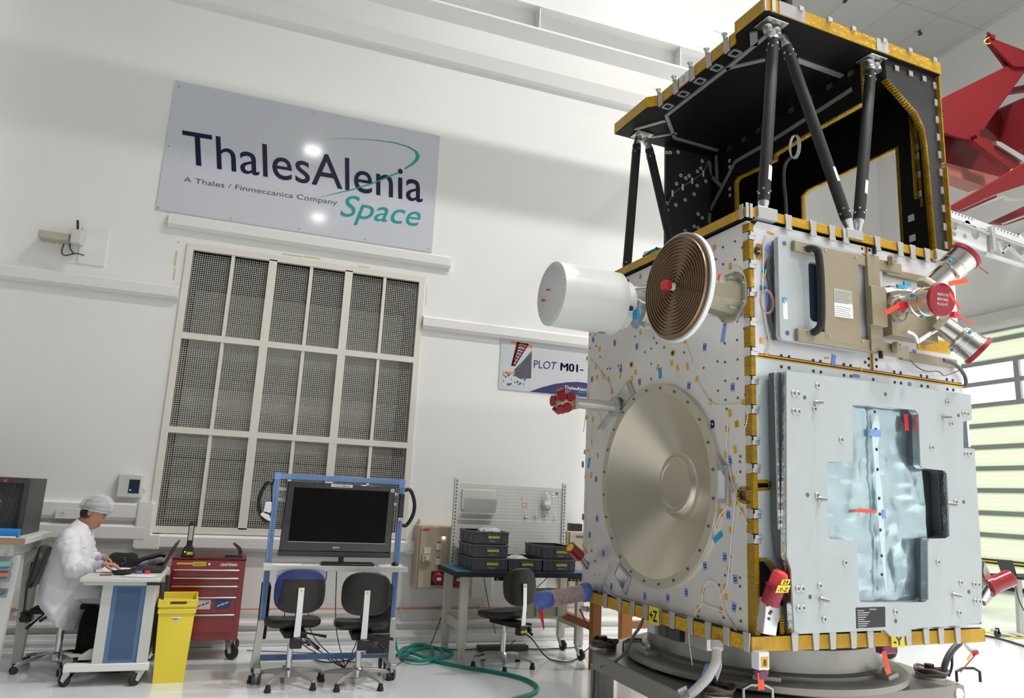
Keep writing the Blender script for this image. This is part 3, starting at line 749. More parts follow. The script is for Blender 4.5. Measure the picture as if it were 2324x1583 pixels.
# lab coat: lofted torso + skirt, sections stacked from collar to hem
def crumple(o, s_, sz=.09):
    tx = bpy.data.textures.new('folds', 'CLOUDS'); tx.noise_scale = sz; tx.noise_depth = 2
    d = o.modifiers.new('folds', 'DISPLACE'); d.texture = tx; d.strength = s_; d.mid_level = .5; d.texture_coords = 'LOCAL'; return o
def loft(secs, n=36, name='coat', m_=None, parent=None, wr=0, sub=1, seed=1, folds=0):
    random.seed(seed); vs = []; fs = []
    for si, (c, ax, ay, T) in enumerate(secs):
        c = Vector(c); X = Vector(T).normalized(); Y = Vector((0, 1, 0))
        for k in range(n):
            a = 2*PI*k/n; e = 1+wr*math.sin(5*a+si*.7)+wr*.7*math.sin(9*a-si*1.3)
            vs.append(c+X*(ax*math.copysign(abs(math.cos(a))**.9, math.cos(a))*e)+Y*(ay*math.copysign(abs(math.sin(a))**.9, math.sin(a))*e))
    for j in range(len(secs)-1):
        for k in range(n): k2 = (k+1) % n; fs.append((j*n+k, j*n+k2, (j+1)*n+k2, (j+1)*n+k))
    b = MB(); b.add(vs, fs); return crumple(b.build(name, m_, parent, sub=sub+1, ang=180, solid=.004), folds)
loft([((-1.180, HY, 1.125), .062, .064, (1, 0, -.55)), ((-1.185, HY, 1.095), .070, .080, (1, 0, -.5)), ((-1.195, HY, 1.055), .092, .145, (1, 0, -.4)),
      ((-1.210, HY, 1.015), .112, .185, (1, 0, -.3)), ((-1.220, HY, .96), .132, .20, (1, 0, -.2)), ((-1.225, HY, .88), .148, .20, (1, 0, -.12)),
      ((-1.232, HY, .80), .160, .195, (1, 0, -.05)), ((-1.238, HY, .72), .172, .20, (1, 0, .05)), ((-1.235, HY, .64), .190, .215, (1, 0, .18)),
      ((-1.225, HY, .575), .205, .225, (1, 0, .22)), ((-1.240, HY-.005, .52), .175, .232, (1, 0, -.05)), ((-1.235, HY-.01, .45), .145, .236, (1, 0, -.25)), ((-1.215, HY-.01, .39), .115, .238, (1, 0, -.42)), ((-1.20, HY-.01, .355), .10, .238, (1, 0, -.5))],
     name='lab_coat', m_=M['coat'], parent=man, wr=.02, folds=.02)
# lap panel of the coat over the thighs
b = MB(); vs = []; fs = []
for j, (x, z) in enumerate(((-1.20, .70), (-1.10, .70), (-1.0, .69), (-.93, .665), (-.885, .62))):
    for k in range(13):
        a = PI*k/12; w_ = .225-.02*j; vs.append((x-.02*math.sin(a*3), HY-w_*math.cos(a), z-.07+.075*math.sin(a)**.5*(1-.04*j)-(.10-.02*j)*(1-math.sin(a))**2))
for j in range(4):
    for k in range(12): fs.append((j*13+k, j*13+k+1, (j+1)*13+k+1, (j+1)*13+k))
b.add(vs, fs); b.build('coat_skirt', M['coat'], man, sub=1, solid=.004, ang=180)
b = MB(); text_mb(b, 'Alenia', lambda a, c, d=0: (a, HY-.193+.35*(a+1.10)-0.0 , c), -1.155, .935, .055, .014, d=0); b.build('coat_lettering', mat('coat_blue', (.08, .12, .4), .6), man, smooth=False)
# sleeves + hands: near arm (towards the camera) and far arm
def arm(sh, el, wr_, hd, sgn):
    sh, el, wr_, hd = map(Vector, (sh, el, wr_, hd)); d = (wr_-el).normalized()
    pts = [sh, sh*.7+el*.3, sh*.35+el*.65, el, el*.75+wr_*.25, el*.4+wr_*.6, wr_-d*.07]
    random.seed(4); nn = 22; rr = [.088, .084, .074, .072, .064, .056, .050]
    P = smoothpts(pts, 2); rad = [rr[min(6, int(i/(len(P)-1)*6))]*(1-(i/(len(P)-1)*6) % 1)+rr[min(6, int(i/(len(P)-1)*6)+1)]*((i/(len(P)-1)*6) % 1) for i in range(len(P))]
    rad = [r*(1+.045*math.sin(i*2.1)) for i, r in enumerate(rad)]
    b = MB(); b.tube(P, rad, nn); b.ell(sh, (.088, .085, .088)); crumple(b.build('sleeve', M['coat'], man, sub=1, ang=180), .022, .06)
    b = MB(); b.tube([wr_-d*.078, wr_-d*.06, wr_-d*.035, wr_-d*.005], [.050, .034, .033, .032], 18); b.build('cuff', mat('knit_cuff', (.55, .56, .62), .9), man)
    # hand
    h = (hd-wr_).normalized(); side = Vector((0, -sgn, 0)); side = (side-h*side.dot(h)).normalized(); up = h.cross(side)
    if up.z < 0: up = -up
    nd = []; ed = []
    def n_(p, r, pv=None):
        nd.append((p, r)); 
        if pv is not None: ed.append((pv, len(nd)-1))
        return len(nd)-1
    a0 = n_(wr_-h*.02, (.024, .020)); a1 = n_(wr_+h*.03, (.034, .018), a0); a2 = n_(wr_+h*.07, (.038, .016), a1)
    for k, (o_, L, cv) in enumerate(((-.033, .062, .9), (-.011, .075, .7), (.011, .078, .55), (.032, .070, .45))):
        # index..little: o_ across, curled down
        b0 = wr_+h*.085+side*o_; k1 = n_(b0, .0105, a2); p = b0; ang = -.15-.1*cv
        for seg in (.42, .33, .25):
            ang -= .38*cv; p = p+(h*math.cos(ang)+up*math.sin(ang))*L*seg; k1 = n_(p, .0092-.0008*(seg < .3), k1)
    t0 = n_(wr_+h*.025-side*0+side*.0, .015, a0); t1 = n_(wr_+h*.045+side*.045-up*.012, .012, t0); t2 = n_(wr_+h*.075+side*.052-up*.026, .0105, t1); n_(wr_+h*.098+side*.046-up*.036, .009, t2)
    grow('hand', nd, ed, M['skin'], man, 2)
    return h
arm((-1.235, HY-.185, 1.0), (-1.16, HY-.25, .775), (-.955, HY-.30, .832), (-.83, HY-.31, .818), 1)
arm((-1.215, HY+.185, 1.0), (-1.14, HY+.25, .80), (-1.02, HY+.16, .835), (-.93, HY+.10, .825), -1)
for sgn in (-1, 1):
    b = MB(); b.ell((-.80, HY+.13*sgn, .045), (.13, .045, .045)); b.build('shoe', M['black'], man)

# ================================================================ wheeled desk
t = thing('wheeled_desk', 'pale grey wheeled workstation desk with blue perforated side panel', 'desk', (-.78, 6.7, 0))
dx0, dx1, dy0, dy1 = -1.045, -.505, 6.30, 7.22; DZT = .765
b = MB(); b.box(dx0, dx1, dy0, dy1, DZT-.03, DZT); b.build('desktop', M['lgrey'], t, bevel=.006)
b = MB(); b.box(dx0+.03, dx1-.03, dy0+.02, dy1-.02, DZT-.055, DZT-.03); b.build('apron', M['offgrey'], t, bevel=.004)
MB().box(dx1-.09, dx1+.002, dy0-.003, dy0+.03, DZT-.05, DZT-.032).build('corner_clip', M['black'], t)
for (yy, nm) in ((6.36, 0), (7.10, 1)):
    # slanted end frame: two uprights, leaning a little
    for (xa, xb) in ((-.93, -.975), (-.575, -.55)):
        pass
    b = MB(); b.prism([(-.895, .155), (-.825, .155), (-.825, DZT-.055), (-.895, DZT-.055)], frY(yy), 0, -.05); b.build('upright', M['offgrey'], t, bevel=.004)
    b = MB(); b.prism([(-.60, .155), (-.525, .155), (-.525, DZT-.055), (-.60, DZT-.055)], frY(yy), 0, -.05); b.build('upright', M['offgrey'], t, bevel=.004)
    b = MB()
    holes = []
    pan = [(-.825, .16), (-.60, .16), (-.60, DZT-.055), (-.825, DZT-.055)]
    b.prism(pan, frY(yy+.012), 0, -.012); pn = b.build('side_panel', M['bluepanel'], t, smooth=False)
    if nm == 0:
        b = MB(); nx, nz = 17, 52
        for i in range(nx):
            for j in range(nz):
                x = -.79+i*.0095; z = .185+j*.0098; b.add([(x-.0026, yy+.0115, z-.003), (x+.0026, yy+.0115, z-.003), (x+.0026, yy+.0115, z+.003), (x-.0026, yy+.0115, z+.003)], [(0, 1, 2, 3)])
        b.build('perforation', mat('hole_shadow', (.02, .03, .06), .8), pn, smooth=False, kind='stuff')
    b = MB(); b.box(-1.07 if nm == 0 else -.95, -.51, yy-.015, yy+.055, .105, .158); ft = b.build('foot_bar', M['white'], t, bevel=.006)
    for xx in (-1.03, -.57): caster(t, xx, yy+.02, .045, .108, rot=random.choice((2.6, 3.4, -1.2)) if xx < -.8 else -2.4)
b = MB(); b.prism([(-.99, .20), (-.93, .245), (-.89, .25), (-.86, .30), (-.82, .36), (-.80, .36), (-.80, .17), (-1.0, .17)], frY(6.43), 0, -.02); b.build('foot_fairing', M['offgrey'], t, bevel=.003)
MB().box(-.90, -.54, 6.42, 7.10, .15, .165).build('bottom_shelf', M['offgrey'], t, smooth=False)
MB().box(-.545, -.535, 6.42, 7.10, .2, .7).build('back_panel', M['offgrey'], t, smooth=False)
for yv in (6.45, 6.9):
    b = MB(); b.tube(smoothpts([(-.50, yv, .72), (-.49, yv, .5), (-.50, yv+.03, .35), (-.49, yv, .2)], 2), .018, 8); b.build('cable_bundle', M['cable'], t)

# things on the desk
DT = DZT
def dpos(px, py, z=DT): p = atZ((px, py), z); return p
t = thing('pencil_bag', 'black zipped pouch with a faint grey dragon print on the desk', 'bag', (-.88, 7.05, DT))
vs = []; fs = []
for j, (k, z) in enumerate(((.90, .002), (1.0, .02), (1.0, .06), (.93, .09), (.80, .108), (.55, .114))):
    for i in range(28):
        a = 2*PI*i/28; vs.append((-.872+.115*k*math.copysign(abs(math.cos(a))**.6, math.cos(a)), 7.06+.055*k*math.copysign(abs(math.sin(a))**.6, math.sin(a)), DT+z+.004*math.sin(3*a)*(j > 2)))
for j in range(5):
    for i in range(28): fs.append((j*28+i, j*28+(i+1) % 28, (j+1)*28+(i+1) % 28, (j+1)*28+i))
fs.append(tuple(range(28))[::-1]); fs.append(tuple(5*28+i for i in range(28)))
b = MB(); b.add(vs, fs); b.build('pouch', mat('bag_cloth', (.012, .012, .013), .8, bump=.3, bs=60), t)
b = MB(); b.tube(smoothpts([(-.95, 7.04, DT+.10), (-.87, 7.035, DT+.118), (-.79, 7.04, DT+.10)], 2), .003, 6); b.build('zip', M['greytext'], t)
b = MB(); b.tube(smoothpts([(-.875, 7.0, DT+.03), (-.85, 7.0, DT+.04), (-.84, 7.0, DT+.06), (-.86, 7.0, DT+.075), (-.85, 7.0, DT+.088)], 2), [.004]*14 if False else .0035, 6); b.build('print', mat('faint_print', (.10, .10, .11), .7), t)
t = thing('desk_phone', 'black desk telephone with handset behind the laptop', 'telephone', (-.66, 7.06, DT))
Mx = Matrix.Translation((-.665, 7.06, DT)) @ Matrix.Rotation(.25, 4, 'Z')
b = MB(); b.prism([(-.09, .01), (.09, .06), (.10, .05), (.09, 0), (-.09, 0)], lambda a, c, d=0: Mx @ Vector((a, d, c)), -.1, .1); b.build('phone_base', M['black'], t, bevel=.006)
b = MB(); b.tube(smoothpts([Mx @ Vector(p) for p in ((-.11, -.075, .045), (-.08, -.075, .075), (.02, -.075, .10), (.07, -.075, .115), (.10, -.075, .10))], 2), .019, 10); b.build('handset', M['black'], t)
MB().box(.0, .06, -.02, .07, .052, .056, Mx @ Matrix.Rotation(-.27, 4, 'Y')).build('phone_display', M['greytext'], t)
for i in range(4):
    for j in range(3):
        MB().box(-.06+i*.016, -.05+i*.016, -.02+j*.02, -.008+j*.02, .028, .034, Mx @ Matrix.Rotation(-.27, 4, 'Y')).build('phone_key', M['greyp2'], t, smooth=False)
t = thing('laptop', 'open dark grey laptop facing the seated man', 'laptop', (-.64, 6.80, DT))
b = MB(); b.box(-.765, -.53, 6.63, 6.97, DT+.002, DT+.028); base = b.build('laptop_base', mat('laptop_shell', (.03, .03, .033), .4), t, bevel=.004)
for j in range(5): MB().box(-.75+j*.034, -.726+j*.034, 6.66, 6.94, DT+.028, DT+.032).build('key_row', M['black'], base, bevel=.002)
b = MB(); b.prism([(-.545, DT+.025), (-.535, DT+.022), (-.445, DT+.235), (-.455, DT+.24)], lambda a, c, d=0: (a, d, c), 6.63, 6.97); lid = b.build('laptop_lid', mat('laptop_shell2', (.035, .035, .04), .4), t, bevel=.002)
b = MB(); b.prism([(-.5445, DT+.04), (-.5435, DT+.04), (-.4625, DT+.228), (-.4635, DT+.228)], lambda a, c, d=0: (a, d, c), 6.645, 6.955); b.build('laptop_screen', mat('lcd', (.06, .08, .12), .2), lid)
random.seed(11)
for k, (x, y, r, w_, h) in enumerate(((-.90, 6.93, .3, .21, .28), (-.83, 6.78, -.2, .21, .29), (-.66, 6.42, -.15, .22, .14))):
    Mx = Matrix.Translation((x, y, DT+.001+.0012*k)) @ Matrix.Rotation(r, 4, 'Z')
    tag(MB().box(-w_/2, w_/2, -h/2, h/2, 0, .0008, Mx).build('paper_sheet', M['paper']), ('white paper lying nearest the black pouch', 'white paper lying beside the laptop near the hand', 'white paper at the near right corner of the desk')[k], 'paper')
tag(MB().box(-.045, .045, -.02, .02, 0, .001, Matrix.Translation((-.76, 7.0, DT+.004)) @ Matrix.Rotation(-.2, 4, 'Z')).build('sticky_note', mat('pink_note', (.9, .25, .4), .6)), 'small pink sticky note on the papers below the pouch', 'note')
t = thing('glasses_case', 'open black glasses case under the mans fingers', 'case', (-.79, 6.50, DT))
b = MB(); nn = 20; vs = []; fs = []
for j, (k, z) in enumerate(((.55, .002), (.85, .012), (1.0, .032), (.97, .038), (.80, .016), (.5, .010))):
    for i in range(nn): a = 2*PI*i/nn; vs.append((-.785+.088*k*math.cos(a)+.0, 6.50+.036*k*math.sin(a), DT+z+.006*math.cos(a)))
for j in range(5):
    for i in range(nn): fs.append((j*nn+i, j*nn+(i+1) % nn, (j+1)*nn+(i+1) % nn, (j+1)*nn+i))
fs.append(tuple(range(nn))[::-1]); fs.append(tuple(5*nn+i for i in range(nn)))
b.add(vs, fs); b.build('case_shell', M['black'], t)
b = MB(); b.tube([(-.77+.022*math.cos(a), 6.50+.012*math.sin(a), DT+.03) for a in [2*PI*k/16 for k in range(16)]], .002, 6, closed=True)
b.build('spectacle_rim', M['gold'], t)
tag(MB().cyl((-.94, 6.44, DT+.006), (-.86, 6.455, DT+.006), .005, n=10).build('red_pen', M['red']), 'thin red pen lying left of the black glasses case', 'pen')
for i, (x, y, m_, lb) in enumerate(((-.735, 6.62, 'brightred', 'small red plug on the desk left of the blue one'), (-.69, 6.60, 'bluepanel', 'small blue plug between two red ones on the desk'), (-.635, 6.61, 'brightred', 'small red plug on the desk right of the blue one'))):
    tag(MB().box(-.022, .022, -.012, .012, 0, .02, Matrix.Translation((x, y, DT+.001)) @ Matrix.Rotation(.3*i, 4, 'Z')).build('cable_plug', M[m_], bevel=.004), lb, 'plug')
# black bag and computer under the desk
t = thing('computer_bag', 'black laptop bag standing on the floor behind the desk', 'bag', (-1.0, 7.3, 0))
MB().box(-1.16, -.78, 7.25, 7.38, 0.001, .42).build('bag_body', mat('bag_nylon', (.01, .01, .011), .8, bump=.3, bs=60), t, bevel=.03, seg=3)
MB().box(-1.12, -.84, 7.238, 7.25, .06, .28).build('bag_pocket', M['blackmatte'], t, bevel=.006)
b = MB(); b.tube(smoothpts([(-1.05, 7.3, .41), (-1.04, 7.3, .47), (-.93, 7.3, .475), (-.9, 7.3, .41)], 2), .009, 8); b.build('bag_handle', M['blackmatte'], t)

# ================================================================ left edge: workbench with drawers, cabinet
t = thing('drawer_bench', 'pale workbench at the left edge with brown edged top and hanging bins', 'workbench', (-2.0, 6.6, 0))
bx1 = -1.47
b = MB(); b.box(-2.6, bx1+.03, 6.35, 7.2, .985, 1.03); b.build('worktop', M['lgrey'], t, bevel=.003)
MB().box(-2.6, bx1+.032, 6.342, 6.35, .985, 1.03).build('edge_band', mat('brown_edge', (.36, .24, .14), .5), t, smooth=False)
MB().box(-2.6, bx1-.04, 6.37, 7.18, .90, .985).build('drawer_front', M['offgrey'], t, bevel=.003)
b = MB(); p = atY(C1(52, 597), 6.36); b.cyl((p[0], 6.37, p[1]), (p[0], 6.355, p[1]), .012, n=12); b.build('drawer_lock', M['chrome'], t)
for (z, cc) in ((.86, (.2, .5, .4)), (.79, (.55, .2, .1)), (.68, (.15, .15, .17))):
    b = MB(); b.prism([(6.28, z-.05), (6.33, z-.06), (6.36, z), (6.30, z+.012)], frX(0), 2.4, -(bx1-.01)); b.v = [(min(v[0], bx1-.02) if v[0] > -2.3 else -2.6, v[1], v[2]) for v in b.v]
    hb = b.build('label_rail', mat('rail_blue_grey', (.22, .26, .34), .4), t, bevel=.003)
    MB().box(bx1-.10, bx1-.02, 6.276, 6.30, z-.02, z+.008).build('rail_end', mat('rail_end', cc, .4), hb)
    MB().box(bx1-.22, bx1-.15, 6.275, 6.282, z-.035, z-.02).build('yellow_tag', M['yell'], hb)
b = MB(); b.prism([(-1.56, 0), (-1.50, 0), (-1.475, .9), (-1.60, .9)], frY(6.42), 0, -.06); b.build('leg', M['offgrey'], t, bevel=.004)
b = MB(); b.prism([(-1.56, 0), (-1.50, 0), (-1.475, .9), (-1.60, .9)], frY(7.1), 0, -.06); b.build('leg', M['offgrey'], t, bevel=.004)
b = MB(); b.prism([(-2.6, .45), (-1.55, .45), (-1.55, .62), (-1.62, .66), (-2.6, .66)], frY(6.40), 0, -.05); b.build('side_panel', M['offgrey'], t, bevel=.004)
t = thing('shutter_cabinet', 'dark grey cabinet with ribbed roller front standing on the left bench', 'cabinet', (-2.0, 6.8, 1.03))
b = MB(); b.prism([(-2.6, 1.031), (-1.53, 1.031), (-1.53, 1.455), (-2.6, 1.455)], frY(6.62), 0, -.5, [[(-2.57, 1.06), (-1.57, 1.06), (-1.57, 1.415), (-2.57, 1.415)]]); b.build('cabinet_frame', mat('dark_frame', (.05, .048, .048), .45), t, bevel=.003)
sb = MB(); x = -2.57
while x < -1.60: sb.box(x, x+.011, 6.66, 6.672, 1.06, 1.415); x += .0145
sb.box(-2.57, -1.57, 6.672, 6.68, 1.06, 1.415); sb.build('roller_shutter', mat('shutter_grey', (.05, .052, .056), .35), t, smooth=False)
p = atY(C1(10, 258), 6.66); MB().cyl((p[0]-.01, 6.66, p[1]), (p[0]-.01, 6.645, p[1]), .012, n=12).build('shutter_lock', M['chrome'], t)
p = atY(C1(38, 118), 6.62); MB().cyl((p[0], 6.62, p[1]), (p[0], 6.618, p[1]), .012, n=12).build('red_dot_sticker', M['brightred'], t)
tag(MB().cyl((-1.95, 6.47, 1.065), (-1.505, 6.45, 1.06), .03, n=16).build('blue_roll', mat('blue_plastic', (.02, .22, .62), .4)), 'bright blue rolled tube lying on the left bench before the cabinet', 'roll')
tag(MB().box(-.16, .16, -.07, .07, 0, .006, Matrix.Translation((-1.68, 6.42, 1.031)) @ Matrix.Rotation(.1, 4, 'Z')).build('document', M['paper']), 'white printed document with blue marks on the left bench', 'document')

# ================================================================ red tool chest
t = thing('tool_chest', 'red wheeled tool chest with silver drawer edges and stickers', 'tool chest', (-.2, 7.2, 0))
cx0, cx1, cy0, cy1, cz0, cz1 = -.50, .098, 7.10, 7.52, .165, .832
b = MB(); b.prism([(cx0, cz0), (cx1, cz0), (cx1, cz1), (cx0, cz1)], frY(cy0), 0, -(cy1-cy0)); b.build('chest_body', M['red'], t, bevel=.006)
MB().box(cx0-.004, cx1+.004, cy0-.006, cy1+.004, cz1, cz1+.012).build('lid_trim', mat('dark_red_mat', (.12, .01, .012), .5), t, bevel=.003)
MB().box(cx1-.06, cx1+.0, cy0-.002, cy0, cz0, cz1-.01).build('side_post', M['red'], t)
dz = [.755, .682, .612, .532, .385, .225]; zt = .757
for i in range(5):
    ztop = [.752, .684, .617, .525, .382][i]; zbot = [.690, .623, .531, .388, .232][i]
    MB().box(cx0+.025, cx1-.045, cy0-.012, cy0, zbot, ztop-.004).build('drawer', M['red'], t, bevel=.003)
    d = bpy.data.objects[[o.name for o in kids(t) if o.name.startswith('drawer')][-1]]
    MB().box(cx0+.025, cx1-.045, cy0-.026, cy0-.010, ztop-.012, ztop).build('drawer_edge', M['alu'], kids(t)[-1] if False else d, bevel=.003)
MB().box(cx0+.04, cx0+.17, cy0-.002, cy0, .790, .803).build('yellow_strip', M['yell'], t)
t_s = MB().box(cx0+.17, cx0+.275, cy0-.003, cy0, .777, .812).build('sgdc_label', M['yell'], t)
b = MB(); text_mb(b, 'SGDC', frY(cy0-.003), cx0+.178, .784, .088, .021); b.build('lettering', M['black'], t_s, smooth=False)
b = MB(); b.cyl((cx0+.30, cy0, .795), (cx0+.30, cy0-.008, .795), .010, n=14); b.build('chest_lock', M['chrome'], t)
b = MB(); text_mb(b, 'CRAFTSMAN', frY(cy0), cx0+.39, .781, .14, .022, bold=.03, shear=.2, d=.003); b.build('brand_badge', M['chrome'], t, smooth=False)
for (x0, x1, z0, z1, c, nm) in ((.05, .20, .44, .497, (.05, .05, .06), 'dark sticker with pale lettering'), (.235, .35, .424, .50, (.75, .76, .78), 'white sticker with red and blue satellites'), (.39, .505, .427, .503, (.03, .06, .28), 'blue sticker with a white satellite')):
    s_ = MB().box(cx0+x0, cx0+x1, cy0-.0145, cy0-.0125, z0, z1).build('sticker', mat('sticker', c, .3), t, label=nm)
    b = MB(); f_ = frY(cy0-.0145); w_ = x1-x0; mx_, mz = cx0+(x0+x1)/2, (z0+z1)/2
    if w_ < .14:
        for sg in (-1, 1): b.sheet([(mx_+sg*.015, mz+sg*.004-.006), (mx_+sg*.045, mz+sg*.018-.006), (mx_+sg*.043, mz+sg*.018+.006), (mx_+sg*.013, mz+sg*.004+.006)], f_, .001)
        b.sheet(circ(mx_, mz, .010), f_, .0012)
    else:
        text_mb(b, 'SATELLITE', f_, cx0+x0+.008, z1-.018, w_-.02, .012, d=.001)
    b.build('sticker_print', mat('sp', (.7, .75, .8) if c[0] < .5 else (.3, .05, .15), .4), s_, smooth=False)
for (x, y) in ((cx0+.06, cy0+.07), (cx1-.06, cy0+.06), (cx0+.06, cy1-.07), (cx1-.06, cy1-.07)): caster(t, x, y, .062, .162, rot=-.6 if y < 7.3 else .5)
# torch in charger on the chest, black holder
t = thing('inspection_lamp', 'black rechargeable inspection lamp standing in its charger on the tool chest', 'lamp', (-.37, 7.2, .844))
Z0 = .844
b = MB(); b.prism([(-.44, Z0), (-.335, Z0), (-.345, Z0+.075), (-.36, Z0+.10), (-.41, Z0+.10), (-.43, Z0+.07)], frY(7.15), 0, -.09); b.build('charger', M['black'], t, bevel=.006)
MB().box(-.395, -.345, 7.146, 7.15, Z0+.022, Z0+.045).build('yellow_label', M['yell'], t)
MB().cyl((-.41, 7.15, Z0+.045), (-.41, 7.146, Z0+.045), .005, n=8).build('charge_light', mat('green_led', (.2, 1, .1), .4, emit=3), t)
b = MB(); b.box(-.407, -.36, 7.17, 7.215, Z0+.09, Z0+.29); lb_ = b.build('lamp_body', M['black'], t, bevel=.008)
b = MB(); b.box(-.400, -.367, 7.164, 7.17, Z0+.14, Z0+.265); b.build('lamp_lens', mat('lens_pale', (.6, .6, .56), .25), lb_, bevel=.003)
for k in range(6): MB().box(-.398, -.369, 7.162, 7.164, Z0+.150+k*.019, Z0+.154+k*.019).build('lens_rib', M['steel'], lb_, smooth=False)
t = thing('tape_holder', 'small black curved stand on the right of the tool chest top', 'stand', (0, 7.2, .844))
MB().box(-.08, .065, 7.17, 7.26, .8445, .868).build('holder_base', M['black'], t, bevel=.005)
b = MB(); b.prism([(-.03, .965), (-.01, .972), (.045, .93), (.06, .89), (.055, .868), (.025, .868), (.03, .885), (.02, .915)], frY(7.19), 0, -.05); b.build('holder_arm', M['black'], t, bevel=.004)
b = MB(); b.tube(smoothpts([(-.35, 7.14, .90), (-.33, 7.10, .87), (-.30, 7.12, .85), (-.1, 7.12, .848), (.06, 7.15, .848)], 3), .004, 6); tag(b.build('power_cord', M['cable']), 'thin dark cord lying along the tool chest top', 'cord')

# ================================================================ yellow bin
t = thing('waste_bin', 'tall yellow plastic waste bin marked M95-1', 'bin', (-.36, 6.5, 0), rz=math.radians(3))
def frust(b, x0, x1, y0, y1, z0, z1, e): 
    b.add([(x0, y0, z0), (x1, y0, z0), (x1, y1, z0), (x0, y1, z0), (x0-e, y0-e, z1), (x1+e, y0-e, z1), (x1+e, y1+e, z1), (x0-e, y1+e, z1)],
          [(0, 1, 2, 3), (0, 1, 5, 4), (1, 2, 6, 5), (2, 3, 7, 6), (3, 0, 4, 7)])
ORG[t.name] = Vector((0, 0, 0)); t.location = (-.368, 6.50, 0)
b = MB(); frust(b, -.11, .10, -.10, .28, 0, .56, .022); b.build('bin_body', M['yellow'], t, solid=.005, bevel=.012)
b = MB(); b.prism([(-.14, -.13), (.13, -.13), (.13, .31), (-.14, .31)], frZ(.50), 0, .035, [[(-.128, -.118), (.118, -.118), (.118, .298), (-.128, .298)]])
b.prism([(-.145, -.135), (.135, -.135), (.135, .315), (-.145, .315)], frZ(.548), 0, .055, [[(-.13, -.12), (.12, -.12), (.12, .30), (-.13, .30)]])
rim = b.build('bin_rim', M['yellow'], t, bevel=.004)
MB().box(-.06, .055, -.1365, -.135, .572, .59).build('hand_hole', mat('red_shadow', (.12, .01, .01), .6), rim)
for x in (-.10, .075): MB().cyl((x, -.135, .588), (x, -.139, .588), .006, n=10).build('rivet', M['steel'], rim)
MB().box(-.065, .045, -.125, -.1235, .515, .535).build('amber_sticker', M['ktape'], t)
lb_ = MB().box(-.035, .03, -.1205, -.1195, .448, .474).build('bin_label', M['paper'], t)
b = MB(); text_mb(b, 'M95-1', frY(-.1205), -.031, .453, .057, .014, thick=.02); b.build('lettering', M['black'], lb_, smooth=False)
# ================================================================ television stand
t = thing('television_stand', 'blue framed mobile stand with shelf carrying the large television', 'stand', (.8, 6.5, 0))
YS = 6.40
def leanfr(a, c, d=0): return (a, YS-.02+ (1.58-c)*-.055 - d, c)   # frame leans a little backwards at the top
pL = [atY(p, YS) for p in ((622, 1072), (575, 1540))]
xl0, xr0 = .235, 1.315
def post(x, z0, z1): 
    b = MB(); b.prism([(x-.022, z0), (x+.022, z0), (x+.022, z1), (x-.022, z1)], lambda a, c, d=0: (a+(.0), YS-d, c), -.022, .022); return b
for x, s_ in ((xl0+.022, 1), (xr0-.022, -1)):
    p = post(x, .42, 1.59).build('post', M['blue'], t, bevel=.003)
    MB().box(x-.003, x+.003, YS-.0235, YS-.022, .45, 1.56).build('profile_groove', M['bluepanel'], p, smooth=False)
    b = MB(); b.prism([(x-.022-(.03 if s_ > 0 else -.01), .09), (x+.022-(.01 if s_ > 0 else -.03), .09), (x+.026, .46), (x-.026, .46)], frY(YS), .03, -.03)
    b.build('leg_cover', M['alup'] if s_ < 0 else M['steel'], t, bevel=.012)
    b = MB(); b.box(x-.025, x+.025, YS-.20, YS+.28, .09, .13); ft = b.build('foot_rail', M['alup'], t, bevel=.006)
    for dy in (-.14, .24):
        fk = MB(); fk.box(x-.012, x+.012, YS+dy-.02, YS+dy+.02, .06, .095); fk = fk.build('caster_fork', M['alup'], t)
        for o_ in (-.034, .010):
            b = MB(); b.lathe([(.034, 0), (.046, .005), (.046, .019), (.034, .024)], (x+o_, YS+dy+.015, .046), (1, 0, 0), 20); b.build('wheel', M['greyp2'], fk)
b = MB(); b.box(xl0, xr0, YS-.022, YS+.022, 1.545, 1.59); b.build('top_rail', M['blue'], t, bevel=.003)
b = MB(); b.box(xl0, xl0+.05, YS-.0245, YS+.0245, 1.54, 1.594); b.build('corner_tape', M['tape'], t)
b = MB(); b.box(xr0-.05, xr0, YS-.0245, YS+.0245, 1.52, 1.594); b.build('corner_tape', M['tape'], t)
for z in (1.465, 1.38): MB().box(xl0+.044, xr0-.044, YS+.0, YS+.02, z-.012, z+.012).build('cross_rail', M['alup'], t)
for z in (.30, .16): MB().box(xl0+.04, xr0-.04, YS+.0, YS+.035, z-.02, z+.02).build('cross_rail', M['blue'] if z < .2 else M['blue'], t) if z < .2 else None
b = MB(); b.box(xl0-.02, xr0+.03, 6.17, YS+.04, .868, .885); sh = b.build('shelf', M['lgrey'], t, bevel=.004)
MB().box(xl0-.02, xr0+.03, 6.165, 6.17, .845, .885).build('shelf_lip', M['lgrey'], t, bevel=.002)
for s_, x in ((-1, xl0-.005), (1, xr0+.005)):
    z0, z1 = 1.20, 1.52; b = MB()
    pts = [(x, YS, z0+.01), (x+s_*.035, YS, z0), (x+s_*.085, YS, z0+.08), (x+s_*.10, YS, (z0+z1)/2), (x+s_*.085, YS, z1-.08), (x+s_*.045, YS, z1), (x, YS, z1-.02)]
    b.tube(smoothpts(pts, 2), .016, 10); b.build('grab_handle', M['black'], t)
